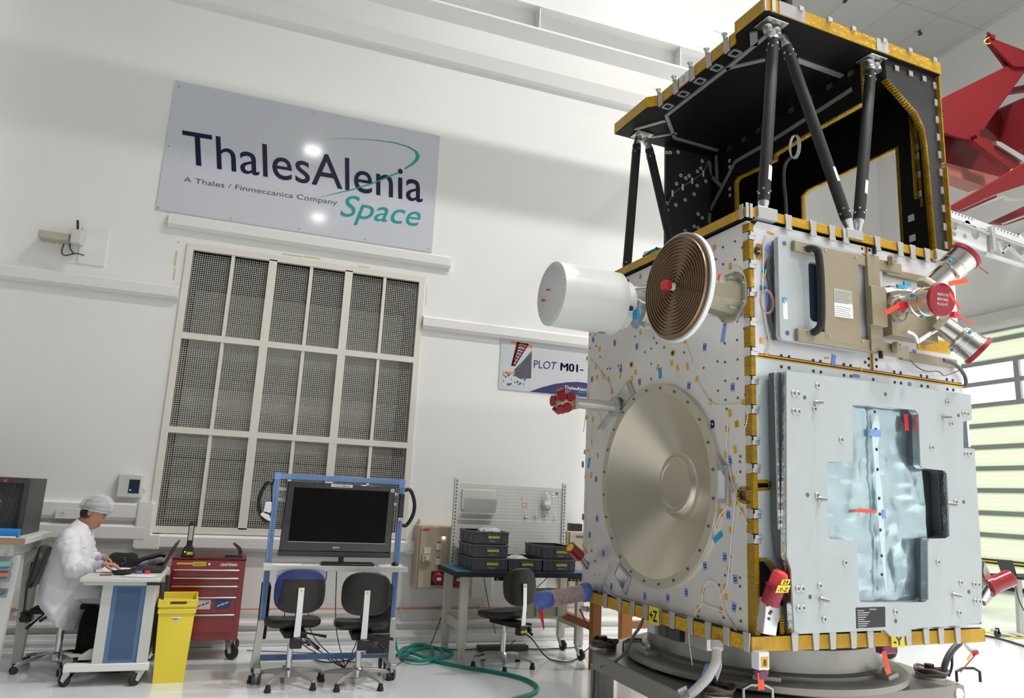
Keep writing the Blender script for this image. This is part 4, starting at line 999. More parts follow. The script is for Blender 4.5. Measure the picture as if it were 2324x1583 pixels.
# television
t = thing('television', 'large switched off black flat screen television on the blue stand', 'television', (.78, YS-.09, .93))
tx0, tx1, tz0, tz1 = .335, 1.215, .955, 1.53
tf = lambda a, c, d=0: (a+(.012*(c-1.2)), YS-.045-d+(c-1.2)*.0, c)
b = MB(); b.prism([(tx0-.008, tz0+.03), (tx1+.008, tz0+.03), (tx1, tz1), (tx0, tz1)], tf, -.02, .05); b.build('tv_housing', mat('gloss_black', (.008, .008, .009), .08, coat=.6), t, bevel=.008)
b = MB(); b.prism([(tx0+.055, tz0+.105), (tx1-.05, tz0+.105), (tx1-.05, tz1-.045), (tx0+.055, tz1-.045)], tf, .05, .0515); b.build('tv_screen', M['screen'], t, smooth=False)
b = MB(); b.prism([(tx0+.055, tz0+.100), (tx1-.04, tz0+.100), (tx1-.04, tz0+.104), (tx0+.055, tz0+.104)], tf, .05, .054); b.build('bezel_line', M['alup'], t, smooth=False)
b = MB(); b.prism([(tx0-.012, tz0-.012), (tx1+.008, tz0-.012), (tx1+.010, tz0+.03), (tx0-.012, tz0+.03)], tf, -.02, .048); b.build('speaker_bar', mat('dark_grey_bar', (.03, .032, .036), .35), t, bevel=.004)
b = MB(); text_mb(b, 'SONY', tf, .745, tz0+.058, .055, .010, d=.0525, bold=.02); b.build('brand_lettering', M['alu'], t, smooth=False)
b = MB(); b.box(.72, .92, YS-.15, YS-.02, .886, .895); b.box(.80, .84, YS-.09, YS-.05, .895, .97); b.build('tv_foot', M['black'], t, bevel=.004)
l1 = MB(); l1.prism([(.68, tz1-.028), (.855, tz1-.028), (.855, tz1-.006), (.68, tz1-.006)], tf, .05, .052); l1 = l1.build('station_label', M['paper'], t)
b = MB(); text_mb(b, 'STATION SEEMAGE-2', tf, .69, tz1-.023, .155, .011, d=.053, bold=.02); b.build('lettering', M['black'], l1, smooth=False)
l1 = MB(); l1.prism([(tx1-.035, tz1-.05), (tx1-.008, tz1-.05), (tx1-.008, tz1-.022), (tx1-.035, tz1-.022)], tf, .05, .052); l1 = l1.build('number_label', M['paper'], t)
b = MB(); text_mb(b, '2', tf, tx1-.028, tz1-.046, .013, .019, d=.053, bold=.02); b.build('lettering', M['black'], l1, smooth=False)
# remote, gun scanner
t = thing('remote_control', 'black remote control taped upright on the right post of the stand', 'remote', (xr0-.022, YS-.03, 1.3))
b = MB(); b.box(xr0-.045, xr0+.0, YS-.045, YS-.0245, 1.27, 1.47); b.build('remote_body', M['black'], t, bevel=.006)
for i in range(3):
    for j in range(7): MB().box(xr0-.039+i*.012, xr0-.031+i*.012, YS-.047, YS-.045, 1.29+j*.018, 1.299+j*.018).build('remote_key', M['greyp2'], t, smooth=False)
l1 = MB().box(xr0-.04, xr0-.012, YS-.0475, YS-.0245, 1.245, 1.272).build('number_label', M['paper'], t)
b = MB(); text_mb(b, '2', frY(YS-.0475), xr0-.032, 1.249, .012, .018, d=.001, bold=.02); b.build('lettering', M['black'], l1, smooth=False)
t = thing('barcode_scanner', 'white handheld scanner hanging on the left side of the television stand', 'scanner', (.18, YS-.03, 1.25))
ap = lambda x, y: atY(C2(x, y), YS-.04)
b = MB(); b.prism([ap(125, 262), ap(168, 262), ap(165, 318), ap(150, 345), ap(162, 385), ap(150, 392), ap(118, 372), ap(90, 350), ap(92, 340), ap(112, 330)], frY(YS-.04), -.03, .03); b.build('scanner_body', M['white'], t, bevel=.012, seg=3)
b = MB(); b.prism([ap(120, 325), ap(165, 340), ap(160, 350), ap(115, 335)], frY(YS-.04), -.031, .031); b.build('scanner_window', M['black'], t)
b = MB(); b.tube(smoothpts([(*[ap(150, 330)[0]], YS-.05, ap(150, 330)[1]), (ap(170, 280)[0], YS-.05, ap(170, 280)[1]), (ap(165, 160)[0], YS-.04, ap(165, 160)[1]), (ap(185, 110)[0], YS-.03, ap(185, 110)[1])], 2), .006, 6); b.build('scanner_cord', M['black'], t)
MB().box(xl0-.012, xl0, YS-.03, YS+.01, 1.33, 1.37).build('scanner_clip', M['tape'], t)
# on the shelf
t = thing('keyboard', 'black computer keyboard on the shelf under the television', 'keyboard', (.86, 6.26, .886))
b = MB(); b.box(.655, 1.075, 6.19, 6.33, .8855, .902); b.build('keyboard_body', M['black'], t, bevel=.005)
for j in range(5):
    for i in range(18): MB().box(.665+i*.0226, .684+i*.0226, 6.20+j*.0245, 6.22+j*.0245, .902, .907).build('key', M['blackmatte'], t, smooth=False)
t = thing('computer_mouse', 'black mouse on the white mat at the right end of the shelf', 'mouse', (1.25, 6.25, .889))
b = MB(); b.ell((1.255, 6.26, .8915), (.030, .05, .026)); b.v = [(v[0], v[1], max(v[2], .889)) for v in b.v]; b.build('mouse_body', M['black'], t)
t = thing('mouse_mat', 'white mouse mat with blue tape edges on the shelf', 'mat', (1.22, 6.26, .886))
MB().box(1.10, 1.325, 6.18, 6.36, .8853, .8875).build('mat_sheet', M['paper'], t)
MB().box(1.095, 1.12, 6.178, 6.362, .8855, .8880).build('mat_tape', M['tape'], t); MB().box(1.315, 1.335, 6.178, 6.362, .8855, .8880).build('mat_tape', M['tape'], t)
tag(MB().box(.285, .50, 6.19, 6.31, .8852, .887).build('printed_note', M['paper']), 'white printed sheet on the left of the shelf by the keyboard', 'paper')
tag(MB().box(.52, .60, 6.21, 6.30, .8852, .8865).build('printed_note', mat('pale_blue_note', (.6, .68, .8), .6)), 'small pale blue note on the shelf left of the keyboard', 'paper')
# computer tower on stand, bracket box on left
t = thing('computer_tower', 'black and grey computer tower behind the right stool', 'computer', (1.2, 6.45, .18))
b = MB(); b.box(1.09, 1.275, 6.36, 6.78, .18, .72); b.build('tower_case', M['blackmatte'], t, bevel=.006)
MB().box(1.07, 1.285, 6.345, 6.36, .18, .34).build('tower_edge', M['alup'], t, smooth=False)
b = MB()
for k in range(11): b.box(1.10, 1.27, 6.342, 6.346, .20+k*.012, .206+k*.012)
b.v and MB().box(1.09, 1.275, 6.341, 6.345, .185, .335).build('tower_front', M['black'], t)
for z in (.60, .64, .56): MB().box(1.10, 1.265, 6.353, 6.36, z, z+.03).build('drive_bay', M['greyplastic'], t, bevel=.002)
t = thing('black_adapter_box', 'narrow black box fixed to the left side of the stand', 'box', (.24, 6.5, .4))
MB().box(.235, .305, 6.45, 6.70, .29, .70).build('adapter_body', M['blackmatte'], t, bevel=.01)
# cables
def cable(name, pts, r, m_, label, cat='cable', it=3, n=6, group=None):
    return tag(MB().tube(smoothpts(pts, it), r, n).build(name, M[m_]), label, cat, group)
for i, (pa, pb) in enumerate((((.41, .87), (.41, .68)), ((.64, .87), (.50, .60)), ((.72, .87), (.60, .58)), ((.80, .87), (.82, .55)), ((1.02, .87), (1.02, .62)), ((1.14, .87), (1.08, .68)))):
    cable('hanging_cable', [(pa[0], 6.41, pa[1]), (pa[0]+.01, 6.40, (pa[1]+pb[1])/2), (pb[0], 6.42, pb[1]), (pb[0]+.03, 6.44, .32), (.95, 6.46, .05+.004*i)], .004, 'cable',
          'thin black cable hanging behind the two stools below the shelf', group='cables hanging under the television shelf')
fl = lambda x, y, z=.01: tuple(atZ(C2(x, y), z))
cable('floor_cable', [fl(370, 1290), fl(420, 1290), fl(480, 1340), fl(600, 1345), fl(720, 1320)], .006, 'cable', 'black cable looping on the floor between the two stools')
cable('floor_cable', [fl(0, 1262, .01), fl(300, 1275), fl(560, 1285), fl(650, 1330), fl(760, 1350)], .004, 'cable', 'thin black cable trailing on the floor behind the stools')

# ================================================================ stools
ch = make_chair('lab_stool', 'black stool with blue tinted plastic on its backrest, before the television', (.485, 6.25, 0), math.radians(4), seat_z=.465, wrap=mat('blue_clear_wrap', (.05, .09, .35), .12, alpha=.45))
ch2 = make_chair('lab_stool', 'black stool with plain backrest standing right of the wrapped one', (1.005, 6.18, 0), math.radians(-3), seat_z=.455)
ch3 = make_chair('lab_stool', 'black stool turned sideways in front of the workbench', (2.36, 6.60, 0), math.radians(22), seat_z=.46, yellow=True)
for q in (ch, ch2, ch3): q.scale = (.93, .93, .97)

# ================================================================ workbench
t = thing('workbench', 'cream steel workbench with black topped surface, pegboard and crates', 'workbench', (2.5, 6.9, 0))
X0, X1, Y0, Y1, ZT = 1.90, 3.28, 6.68, 7.33, .80
b = MB(); b.box(X0, X1, Y0, Y1, ZT-.045, ZT); b.build('bench_top', M['blackmatte'], t, bevel=.004)
MB().box(X0+.01, X1-.005, Y0+.01, Y1-.01, ZT, ZT+.004).build('blue_mat', mat('blue_mat', (.03, .18, .34), .5), t)
M['bench'] = mat('bench_cream', (.66, .65, .57), .4)
for (x, y, w_) in ((2.02, Y0+.10, .075), (3.19, Y0+.10, .075), (1.99, Y1-.10, .075), (3.20, Y1-.10, .075)):
    lg = MB().box(x-w_/2, x+w_/2, y-.03, y+.03, .13, ZT-.045).build('leg', M['bench'], t, bevel=.004)
    MB().box(x-w_/2+.008, x+w_/2-.008, y-.026, y+.026, 0 if x < 2.5 else .10, .14).build('leg_foot', M['bench'], lg, bevel=.003)
    for k in range(4): MB().cyl((x, y-.0305, .03+k*.022+(.1 if x > 2.5 else 0)), (x, y-.0312, .03+k*.022+(.1 if x > 2.5 else 0)), .004, n=8).build('hole', M['blackmatte'], lg)
    MB().cyl((x+.01, y-.03, .30), (x+.01, y-.036, .30), .011, n=10).build('bolt', M['bench'], lg)
for (x, y) in ((3.19, Y0+.10), (3.20, Y1-.10)): caster(t, x, y-.01, .048, .11, rot=-1.2)
for x in (2.005, 3.195):
    MB().box(x-.02, x+.02, Y0+.1, Y1-.08, .27, .36).build('side_rail', M['bench'], t, bevel=.004)
MB().box(2.0, 3.2, Y1-.12, Y1-.08, .30, .36).build('back_rail', M['bench'], t, bevel=.004)
for (x0_, x1_) in ((2.25, 2.42), (3.0, 3.17)):
    sk = MB().box(x0_+.03, x1_+.03, Y0+.005, Y0+.03, ZT-.075, ZT-.045).build('earth_socket', M['black'], t, bevel=.003)
    for k in range(4): MB().cyl((x0_+.055+k*.035, Y0+.005, ZT-.060), (x0_+.055+k*.035, Y0-.001, ZT-.060), .007, n=10).build('stud', M['yell'] if k in (0, 2) else M['chrome'], sk)
# pegboard
PY = Y1-.03
for x in (2.03, 3.22):
    u_ = MB().box(x-.022, x+.022, PY-.02, PY+.02, ZT, 1.655).build('pegboard_upright', M['lgrey'], t, bevel=.003)
    for k in range(24): MB().box(x-.006, x+.004, PY-.0212, PY-.02, ZT+.03+k*.034, ZT+.046+k*.034).build('slot', M['blackmatte'], u_, smooth=False)
pg = MB()
for (z0, z1) in ((.86, 1.245), (1.25, 1.60)): pg.box(2.055, 3.20, PY-.008, PY+.008, z0, z1)
pg = pg.build('pegboard_panel', M['lgrey'], t)
b = MB()
for i in range(36):
    for j in range(22):
        x = 2.08+i*.0315; z = .88+j*.0325; b.add([(x-.0035, PY-.0085, z-.0035), (x+.0035, PY-.0085, z-.0035), (x+.0035, PY-.0085, z+.0035), (x-.0035, PY-.0085, z+.0035)], [(0, 1, 2, 3)])
b.build('peg_hole', mat('peghole', (.30, .30, .29), .8), pg, smooth=False, kind='stuff')
for (px, py, c) in ((1082, 205, 'green'), (417, 212, 'orange'), (855, 268, 'ktape'), (877, 270, 'ktape'), (855, 293, 'ktape'), (877, 294, 'ktape'), (845, 235, 'yell')):
    a, c_ = atY(C3(px, py), PY-.01); MB().cyl((a, PY-.008, c_), (a, PY-.014, c_), .007 if px != 1082 else .012, n=8).build('pin', M[c], pg)
t = thing('document_tray', 'grey perforated metal tray hung on the left of the pegboard', 'tray', (2.3, PY-.02, 1.3))
a0 = atY(C3(445, 175), PY-.02); a1 = atY(C3(655, 335), PY-.02)
b = MB(); b.box(a0[0], a1[0], PY-.02, PY-.01, a1[1]+.02, a0[1]); b.build('tray_back', M['offgrey'], t, bevel=.004)
b = MB(); x0_, x1_ = a0[0]+.005, a1[0]+.005; z0_, z1_ = a1[1], a0[1]-.09
b.prism([(PY-.02, z0_), (PY-.06, z0_), (PY-.10, z1_), (PY-.094, z1_), (PY-.056, z0_+.006), (PY-.02, z0_+.006)], frX(0), -x0_, -x1_)
fr_ = b.build('tray_front', M['offgrey'], t)
b = MB()
for i in range(17):
    for j in range(7):
        k = (j+1)/9; x = x0_+.015+i*(x1_-x0_-.03)/16; z = z0_+.01+(z1_-z0_)*k; y = PY-.0615-.04*k; r_ = .0045
        b.add([(x-r_, y, z-r_), (x+r_, y, z-r_), (x+r_, y-.002, z+r_), (x-r_, y-.002, z+r_)], [(0, 1, 2, 3)])
b.build('perforation', mat('hole_light', (.75, .76, .74), .6), fr_, smooth=False, kind='stuff')
t = thing('hanging_bag_of_parts', 'clear plastic bag of small parts hanging on the right of the pegboard', 'bag', (3.0, PY-.03, 1.45))
bag = mat('clear_bag', (.8, .8, .8), .2, alpha=.55, bump=1, bs=30)
c0 = atY(C3(1010, 275), PY-.03); b = MB(); b.ell((c0[0], PY-.035, c0[1]+.02), (.045, .02, .09), nu=20, nv=14)
random.seed(2); b.v = [(v[0]+random.uniform(-.006, .006), v[1]+random.uniform(-.004, .004), v[2]) for v in b.v]; b.build('plastic_bag', bag, t)
MB().box(c0[0]-.03, c0[0]+.035, PY-.058, PY-.054, c0[1]-.01, c0[1]+.03).build('bag_label', M['paper'], t)
for k in range(4): MB().cbox((c0[0]-.03+k*.02, PY-.035, c0[1]-.055+.01*(k % 2)), (.018, .02, .03)).build('bagged_part', M['steel'], t)
for i, (px, py) in enumerate(((873, 352), (940, 356), (1004, 358), (1068, 360), (1052, 218), (1010, 212))):
    a, c_ = atY(C3(px, py), PY-.02); t = thing('peg_hook', 'small wire hook with ring in the pegboard row', 'hook', (a, PY-.01, c_), 0, 'pegboard hooks')
    MB().tube(smoothpts([(a, PY-.008, c_+.01), (a, PY-.04, c_), (a, PY-.05, c_+.018)], 2), .003, 6).build('wire', M['chrome'], t)
    MB().tube([(a+.014*math.cos(q), PY-.03, c_+.014*math.sin(q)) for q in [2*PI*k/14 for k in range(14)]], .002, 5, closed=True).build('ring', M['steel'], t)
for i, (px, py) in enumerate(((873, 370), (940, 368))):
    a, c_ = atY(C3(px, py), PY-.02); tag(MB().box(a-.028, a+.028, PY-.0105, PY-.0085, c_-.004, c_+.004).build('tape_strip', M['tape']), ('blue tape strip under the leftmost peg hook', 'blue tape strip under the second peg hook')[i], 'tape')
# crates
def crate(loc, label, w_=.335, d_=.50, h=.118, rz=0):
    t = thing('storage_crate', label, 'crate', loc, rz, 'grey stacking crates on the workbench', local=True)
    b = MB(); e = .012
    b.prism([(-w_/2, -d_/2), (w_/2, -d_/2), (w_/2, d_/2), (-w_/2, d_/2)], frZ(0), .012, h, [[(-w_/2+e, -d_/2+e), (w_/2-e, -d_/2+e), (w_/2-e, d_/2-e), (-w_/2+e, d_/2-e)]])
    b.box(-w_/2+.006, w_/2-.006, -d_/2+.006, d_/2-.006, .002, .014)
    body = b.build('crate_body', M['greyplastic'], t, bevel=.002)
    b = MB(); b.prism([(-w_/2-.006, -d_/2-.006), (w_/2+.006, -d_/2-.006), (w_/2+.006, d_/2+.006), (-w_/2-.006, d_/2+.006)], frZ(h-.014), 0, .014, [[(-w_/2+e, -d_/2+e), (w_/2-e, -d_/2+e), (w_/2-e, d_/2-e), (-w_/2+e, d_/2-e)]])
    b.build('crate_rim', M['greyp2'], t, bevel=.002)
    for x in (-.11, -.055, .055, .11): MB().box(x-.003, x+.003, -d_/2-.005, -d_/2, .015, h-.035).build('rib', M['greyp2'], body, smooth=False)
    for x in (-w_/2+.02, w_/2-.02): MB().cyl((x, -d_/2-.0005, h*.55), (x, -d_/2-.0015, h*.55), .006, n=10).build('hole', M['black'], body)
    for y in (-.16, 0, .16): MB().box(-w_/2-.005, -w_/2, y-.04, y+.04, .03, h-.03).build('side_rib', M['greyp2'], body, bevel=.002)
    MB().box(-.05, .06, -d_/2-.008, -d_/2, h-.035, h-.022).build('handle_lip', M['greyp2'], body, bevel=.002)
    l_ = MB().box(-.035, .075, -d_/2-.010, -d_/2-.008, h*.48, h*.66).build('yellow_label', M['yell'], t)
    b = MB(); text_mb(b, 'T33-GM-DON', frY(-d_/2-.010), -.028, h*.52, .096, .012, d=.001); b.build('lettering', M['greytext'], l_, smooth=False)
    b = MB(); text_mb(b, 'MAG AIT', frY(-d_/2), -.015, h*.22, .07, .014, d=.002); b.build('stencil', mat('stencil_white', (.7, .7, .7), .6), t, smooth=False)
    return t
zc = ZT+.004
c = crate((2.235, 6.955, zc), 'grey crate at the bottom of the left stack of three')
dup(c, (2.235, 6.955, zc+.12), label='grey crate in the middle of the left stack of three')
dup(c, (2.237, 6.957, zc+.24), label='grey crate topping the left stack of three, holding clear plastic')
dup(c, (2.585, 6.96, zc), label='grey crate standing alone between the two stacks')
dup(c, (2.935, 6.96, zc), label='grey crate at the bottom of the right stack of two')
dup(c, (2.935, 6.96, zc+.12), label='grey crate on top of the right stack of two')
M['clearbag'] = bag
for (x, y, z, r, lb) in ((2.27, 6.88, zc+.345, .11, 'crumpled clear plastic in the topmost left crate'), (2.585, 6.95, zc+.085, .11, 'crumpled clear plastic in the lone middle crate')):
    b = MB(); b.ell((x, y, z), (r, .15, .045), nu=22, nv=10); random.seed(int(x*100)); b.v = [(v[0]+random.uniform(-.014, .014), v[1]+random.uniform(-.014, .014), v[2]+random.uniform(-.008, .008)) for v in b.v]
    tag(b.build('plastic_wrap', bag), lb, 'plastic')
# carton on lower rail right
t = thing('wrapped_carton', 'beige carton with two teal tape bands under the workbench', 'carton', (3.0, 7.1, .3))
MB().box(2.70, 3.16, 6.98, 7.20, .362, .60).build('carton_body', M['carton'], t, bevel=.008)
for x in (2.815, 3.04): MB().box(x-.011, x+.011, 6.977, 7.203, .36, .602).build('teal_tape', mat('teal_tape', (.05, .38, .33), .4), t)
# electrical cabinets on the wall
t = thing('electrical_cabinet', 'beige wall cabinet with red sockets left of the workbench', 'cabinet', (2.0, WY, .8))
ex0, ex1, ez0, ez1 = 1.715, 2.30, .545, 1.165; EY = 7.50
b = MB(); b.box(ex0, ex1, EY, WY-.005, ez0, ez1); b.build('cabinet_box', M['tan'], t, bevel=.008)
MB().box(ex0+.025, ex1-.01, EY-.018, EY, ez0+.01, ez1-.012).build('cabinet_door', M['tan'], t, bevel=.006)
b = MB(); b.box(ex0+.03, ex0+.055, WY-.02, WY-.01, ez1, ez1+.05); b.build('mounting_lug', M['steel'], t)
eq = lambda px, py: atY(C3(px, py), EY-.02)
def eplate(px0, py0, px1, py1, m_, name, d=.004, par=None):
    a, b_ = eq(px0, py0), eq(px1, py1); return MB().box(a[0], b_[0], EY-.018-d, EY-.018, b_[1], a[1]).build(name, m_, par or t, bevel=.0015)
eplate(178, 440, 222, 455, M['brightred'], 'warning_label')
for (x, y) in ((268, 530), (262, 630)):
    eplate(x+5, y, x+30, y+9, M['brightred'], 'warning_label'); eplate(x, y+13, x+32, y+55, M['lgrey'], 'switch_plate', .01)
eplate(303, 484, 334, 495, M['brightred'], 'warning_label')
a = eq(318, 503); lt = MB().cyl((a[0], EY-.018, a[1]), (a[0], EY-.03, a[1]), .013, n=14).build('pilot_light', mat('pilot_glow', (1, 1, 1), .3, emit=2.5), t)
eplate(185, 570, 228, 612, M['lgrey'], 'switch_plate', .012); eplate(170, 615, 230, 668, M['tan'], 'breaker_box', .03); eplate(192, 620, 215, 655, M['carton'], 'breaker_lever', .045)
def redsocket(px, py):
    a = eq(px, py); b = MB(); b.box(a[0]-.062, a[0]+.062, EY-.03, EY-.018, a[1]-.075, a[1]+.06); s_ = b.build('power_socket', M['black'], t, bevel=.006)
    b = MB(); b.lathe([(.056, 0), (.056, .05), (.046, .06), (.02, .06)], (a[0], EY-.03, a[1]), (0, -1, -.2), 22); b.build('socket_cover', M['redcap'], s_)
    MB().box(a[0]-.02, a[0]+.025, EY-.097, EY-.09, a[1]-.022, a[1]+.006).build('socket_label', M['paper'], s_)
redsocket(273, 770); redsocket(405, 775)
eplate(248, 722, 298, 734, M['brightred'], 'warning_label'); e_ = eplate(372, 808, 424, 838, M['brightred'], 'warning_label')
t = thing('electrical_cabinet', 'beige wall cabinet behind the right end of the pegboard', 'cabinet', (3.6, WY, .8))
MB().box(3.36, 3.66, 7.50, WY-.005, .56, 1.155).build('cabinet_box', M['tan'], t, bevel=.008)
MB().box(3.385, 3.65, 7.482, 7.5, .57, 1.145).build('cabinet_door', M['tan'], t, bevel=.006)
MB().box(3.46, 3.56, 7.478, 7.482, 1.09, 1.11).build('green_label', mat('dark_green', (.02, .15, .12), .4), t)
tag(MB().box(3.42, 3.55, 7.52, 7.64, 1.156, 1.235).build('black_box', M['black'], bevel=.006), 'small black box on top of the right electrical cabinet', 'box')
t = thing('wall_junction_box', 'small white double socket box on the wall right of the television', 'socket', (1.6, WY, .95))
MB().box(1.61, 1.74, WY-.07, WY, .87, 1.0).build('junction_case', M['duct'], t, bevel=.005)
MB().box(1.63, 1.72, WY-.075, WY-.07, .90, .97).build('junction_cover', M['white'], t, bevel=.003)
t = thing('wall_grille_box', 'pale perforated wall box beneath the workbench top', 'box', (2.5, WY, .55))
MB().box(2.36, 2.58, WY-.05, WY, .44, .70).build('grille_case', M['duct'], t, bevel=.005)
# coil under bench, cables
b = MB()
for k in range(3): b.tube([(2.43+(.035+.006*k)*math.cos(q)+.004*k, Y0+.05, .655+(.05-.005*k)*math.sin(q)) for q in [2*PI*i/18 for i in range(18)]], .0025, 5, closed=True)
tag(b.build('coiled_cable', M['cable']), 'thin black coiled cable hanging under the bench edge', 'cable')
f3 = lambda x, y, z=.008: tuple(atZ(C3(x, y), z)); y3 = lambda x, y, Y: (atY(C3(x, y), Y)[0], Y, atY(C3(x, y), Y)[1])
cable('bench_cable', [y3(585, 745, 7.2), y3(600, 850, 7.2), y3(630, 1000, 7.3), y3(668, 1150, 7.4)], .004, 'cable', 'thin black cable hanging behind the sideways stool')
cable('bench_cable', [y3(1035, 748, 7.2), y3(980, 810, 7.2), y3(945, 835, 7.2)], .004, 'cable', 'thin black cable drooping under the bench right of the stool back')
cable('floor_cable', [y3(838, 1150, 6.9), y3(900, 1160, 6.8), f3(1000, 1310), f3(1080, 1338), f3(1190, 1342), f3(1270, 1270), y3(1325, 1215, 6.75)], .006, 'cable', 'black cable looping from the bench rail across the floor to the wheel')
cable('floor_cable', [f3(225, 1238), y3(265, 1140, 7.5), y3(300, 1040, 7.55)], .005, 'cable', 'black cable running up the wall left of the workbench')
cable('floor_cable', [f3(255, 1245), f3(420, 1262), f3(700, 1240), f3(960, 1258), f3(1250, 1238)], .006, 'cable', 'grey black cable lying along the wall under the workbench')
cable('floor_cable', [f3(520, 1300), f3(650, 1295), f3(760, 1230, .03), f3(800, 1190, .1)], .004, 'cable', 'thin cable on the floor behind the sideways stool')
t = thing('floor_plug_block', 'black pedal block on the floor behind the sideways stool', 'block', (2.6, 7.1, 0))
MB().box(2.33, 2.85, 7.20, 7.30, .001, .05).build('block_body', M['greyplastic'], t, bevel=.008)
# green hose
hp = [(820, 1466), (870, 1490), (903, 1488), (935, 1460), (985, 1467), (1010, 1480), (995, 1500), (960, 1490), (930, 1478), (905, 1478), (915, 1495), (960, 1500), (1010, 1490), (1035, 1480), (985, 1468), (940, 1472), (912, 1490), (905, 1475), (930, 1466), (975, 1462), (985, 1478), (970, 1494), (1000, 1502), (1060, 1514), (1120, 1523), (1180, 1535), (1217, 1552), (1222, 1566), (1200, 1577), (1150, 1590), (1090, 1610)]
pts = [Vector(atZ(p, .018+.012*((i*7) % 3) if i < 22 else .018)) for i, p in enumerate(hp)]
tag(MB().tube(smoothpts(pts, 3), .016, 10).build('green_hose', M['green']), 'green hose coiled by the television stand and snaking across the floor', 'hose')
p0 = Vector(atY(C2(1000, 1160), 6.55)+(0,)); 
cable('green_hose', [(atY((895, 1440), 6.6)[0], 6.6, atY((895, 1440), 6.6)[1]), (atY((905, 1465), 6.6)[0], 6.6, .10), tuple(atZ((930, 1478), .04))], .012, 'green', 'short green hose end rising to the stand wheel', 'hose')
# ================================================================ the satellite
SYAW = .0577276; SC = Vector((2.623, 3.438, .75))
SB = Vector((math.cos(SYAW), math.sin(SYAW), 0)); SA = Vector((-math.sin(SYAW), math.cos(SYAW), 0))
def toL(P): d = P-SC; return Vector((d.dot(SB), d.dot(SA), d.z))
def RF(p, v=0.): q = toL(onplane(p[0], p[1], SA, SC+SA*v)); return (q.x, q.z)
def LF(p, u=0.): q = toL(onplane(p[0], p[1], SB, SC+SB*u)); return (q.y, q.z)
def PZ(p, z): q = toL(onplane(p[0], p[1], (0, 0, 1), SC+Vector((0, 0, z)))); return (q.x, q.y)
def fv(v0): return lambda a, b, d=0: (a, v0-d, b)
def fu(u0): return lambda a, b, d=0: (u0-d, a, b)
def fz(z0): return lambda a, b, d=0: (a, b, z0+d)
sat = thing('satellite', 'tall silver and amber satellite with white antennas and black carbon upper frame', 'satellite', tuple(SC), SYAW, local=True)
U0, U1, V1, ZB_, ZT_ = .035, 1.80, 1.94, .085, 2.43
S = lambda b, n, m_, par=None, **k: b.build(n, m_, par or sat, **k)

# hollow body core, seen only through the cut-outs
S(MB().box(.32, U1-.03, .10, V1-.03, .05, ZT_-.02), 'inner_structure', M['blackmatte'])
DC = (.945, .875)      # dish centre on the left face (v, z)
dishhole = circ(DC[0], DC[1], .60, 48)
slot = [LF(C5(*p), U0) for p in ((1338, 362), (1275, 364), (1255, 385), (1252, 425), (1268, 455), (1290, 464), (1338, 464))]
slot = [(max(v, .0), z) for v, z in slot]
lp = [(.02, ZB_)] + [(.02, slot[-1][1])] + list(reversed(slot))[1:-1] + [(.02, slot[0][1]), (.02, ZT_), (V1, ZT_), (V1, ZB_)]
S(MB().prism(lp, fu(U0), 0, -.03, [dishhole]), 'side_panel', M['panel'], label='silvery left panel with tapes and dish')
b = MB(); q = [(.02, slot[-1][1])]+list(reversed(slot))[1:-1]+[(.02, slot[0][1])]
for i in range(len(q)-1):
    a, c = Vector(q[i]), Vector(q[i+1]); n = Vector((-(c-a).y, (c-a).x)).normalized()*.02
    b.add([fu(U0)(*p, .003) for p in (a, c, c+n, a+n)]+[fu(U0)(*p, -.03) for p in (a, c)], [(0, 1, 2, 3), (0, 1, 5, 4)])
S(b, 'slot_edge', M['kaptonv'])
S(MB().box(U0+.02, .3, .08, .30, slot[-1][1]-.02, slot[0][1]+.05), 'slot_lining', mat('slot_tan', (.35, .24, .17), .6))
# right face panels
S(MB().prism([(.06, 1.625), (.975, 1.625), (.975, ZT_), (.10, ZT_), (.06, ZT_-.045)], fv(0), 0, -.03), 'equipment_panel', M['panel2'])
S(MB().prism([(.99, 1.625), (U1, 1.625), (U1, ZT_), (.99, ZT_)], fv(0), 0, -.03), 'equipment_panel', M['panel2'])
hh = [RF(C7(*p)) for p in ((96, 365), (150, 365), (175, 382), (178, 402), (160, 425), (96, 428))]
ct = [RF(C7(*p)) for p in ((100, 820), (150, 822), (185, 868), (200, 893), (262, 960), (262, 1238), (100, 1238))]
lowp = [(.06, 1.60), (U1, 1.60), (U1, ZB_), (ct[5][0], ZB_), (ct[4][0], ct[4][1]), (ct[3][0], ct[3][1]), (ct[2][0], ct[2][1]), (ct[1][0], ct[1][1]), (.06, ct[0][1]), (.06, hh[5][1]), hh[4], hh[3], hh[2], hh[1], (.06, hh[0][1])]
S(MB().prism(lowp, fv(0), 0, -.03), 'equipment_panel', mat('pale_blue_panel', (.66, .74, .76), .34, .3), label='pale blue lower panel behind the big cover')
# amber borders of the cut-outs on the right face
def border(pts, w_, fr, m_='kaptonv', name='edge_tape', d=.002, closed=False):
    b = MB(); N_ = len(pts)
    for i in range(N_ if closed else N_-1):
        a, c = Vector(pts[i]), Vector(pts[(i+1) % N_]); n = Vector((-(c-a).y, (c-a).x)).normalized()*w_
        b.add([fr(*p, d) for p in (a, c, c+n, a+n)]+[fr(*p, -.028) for p in (a, c)], [(0, 1, 2, 3), (0, 1, 5, 4)])
    return S(b, name, M[m_])
border([(.06, hh[5][1])]+[hh[4], hh[3], hh[2], hh[1]]+[(.06, hh[0][1])], .018, fv(0), name='slot_edge')
border([(ct[5][0], ZB_), ct[4], ct[3], ct[2], ct[1], (.06, ct[0][1])], -.02, fv(0), name='slot_edge')
border([(.055, 1.612), (U1, 1.612)], .008, fv(0), 'ktape'); border([(.055, 1.596), (U1, 1.596)], .008, fv(0), 'ktape')
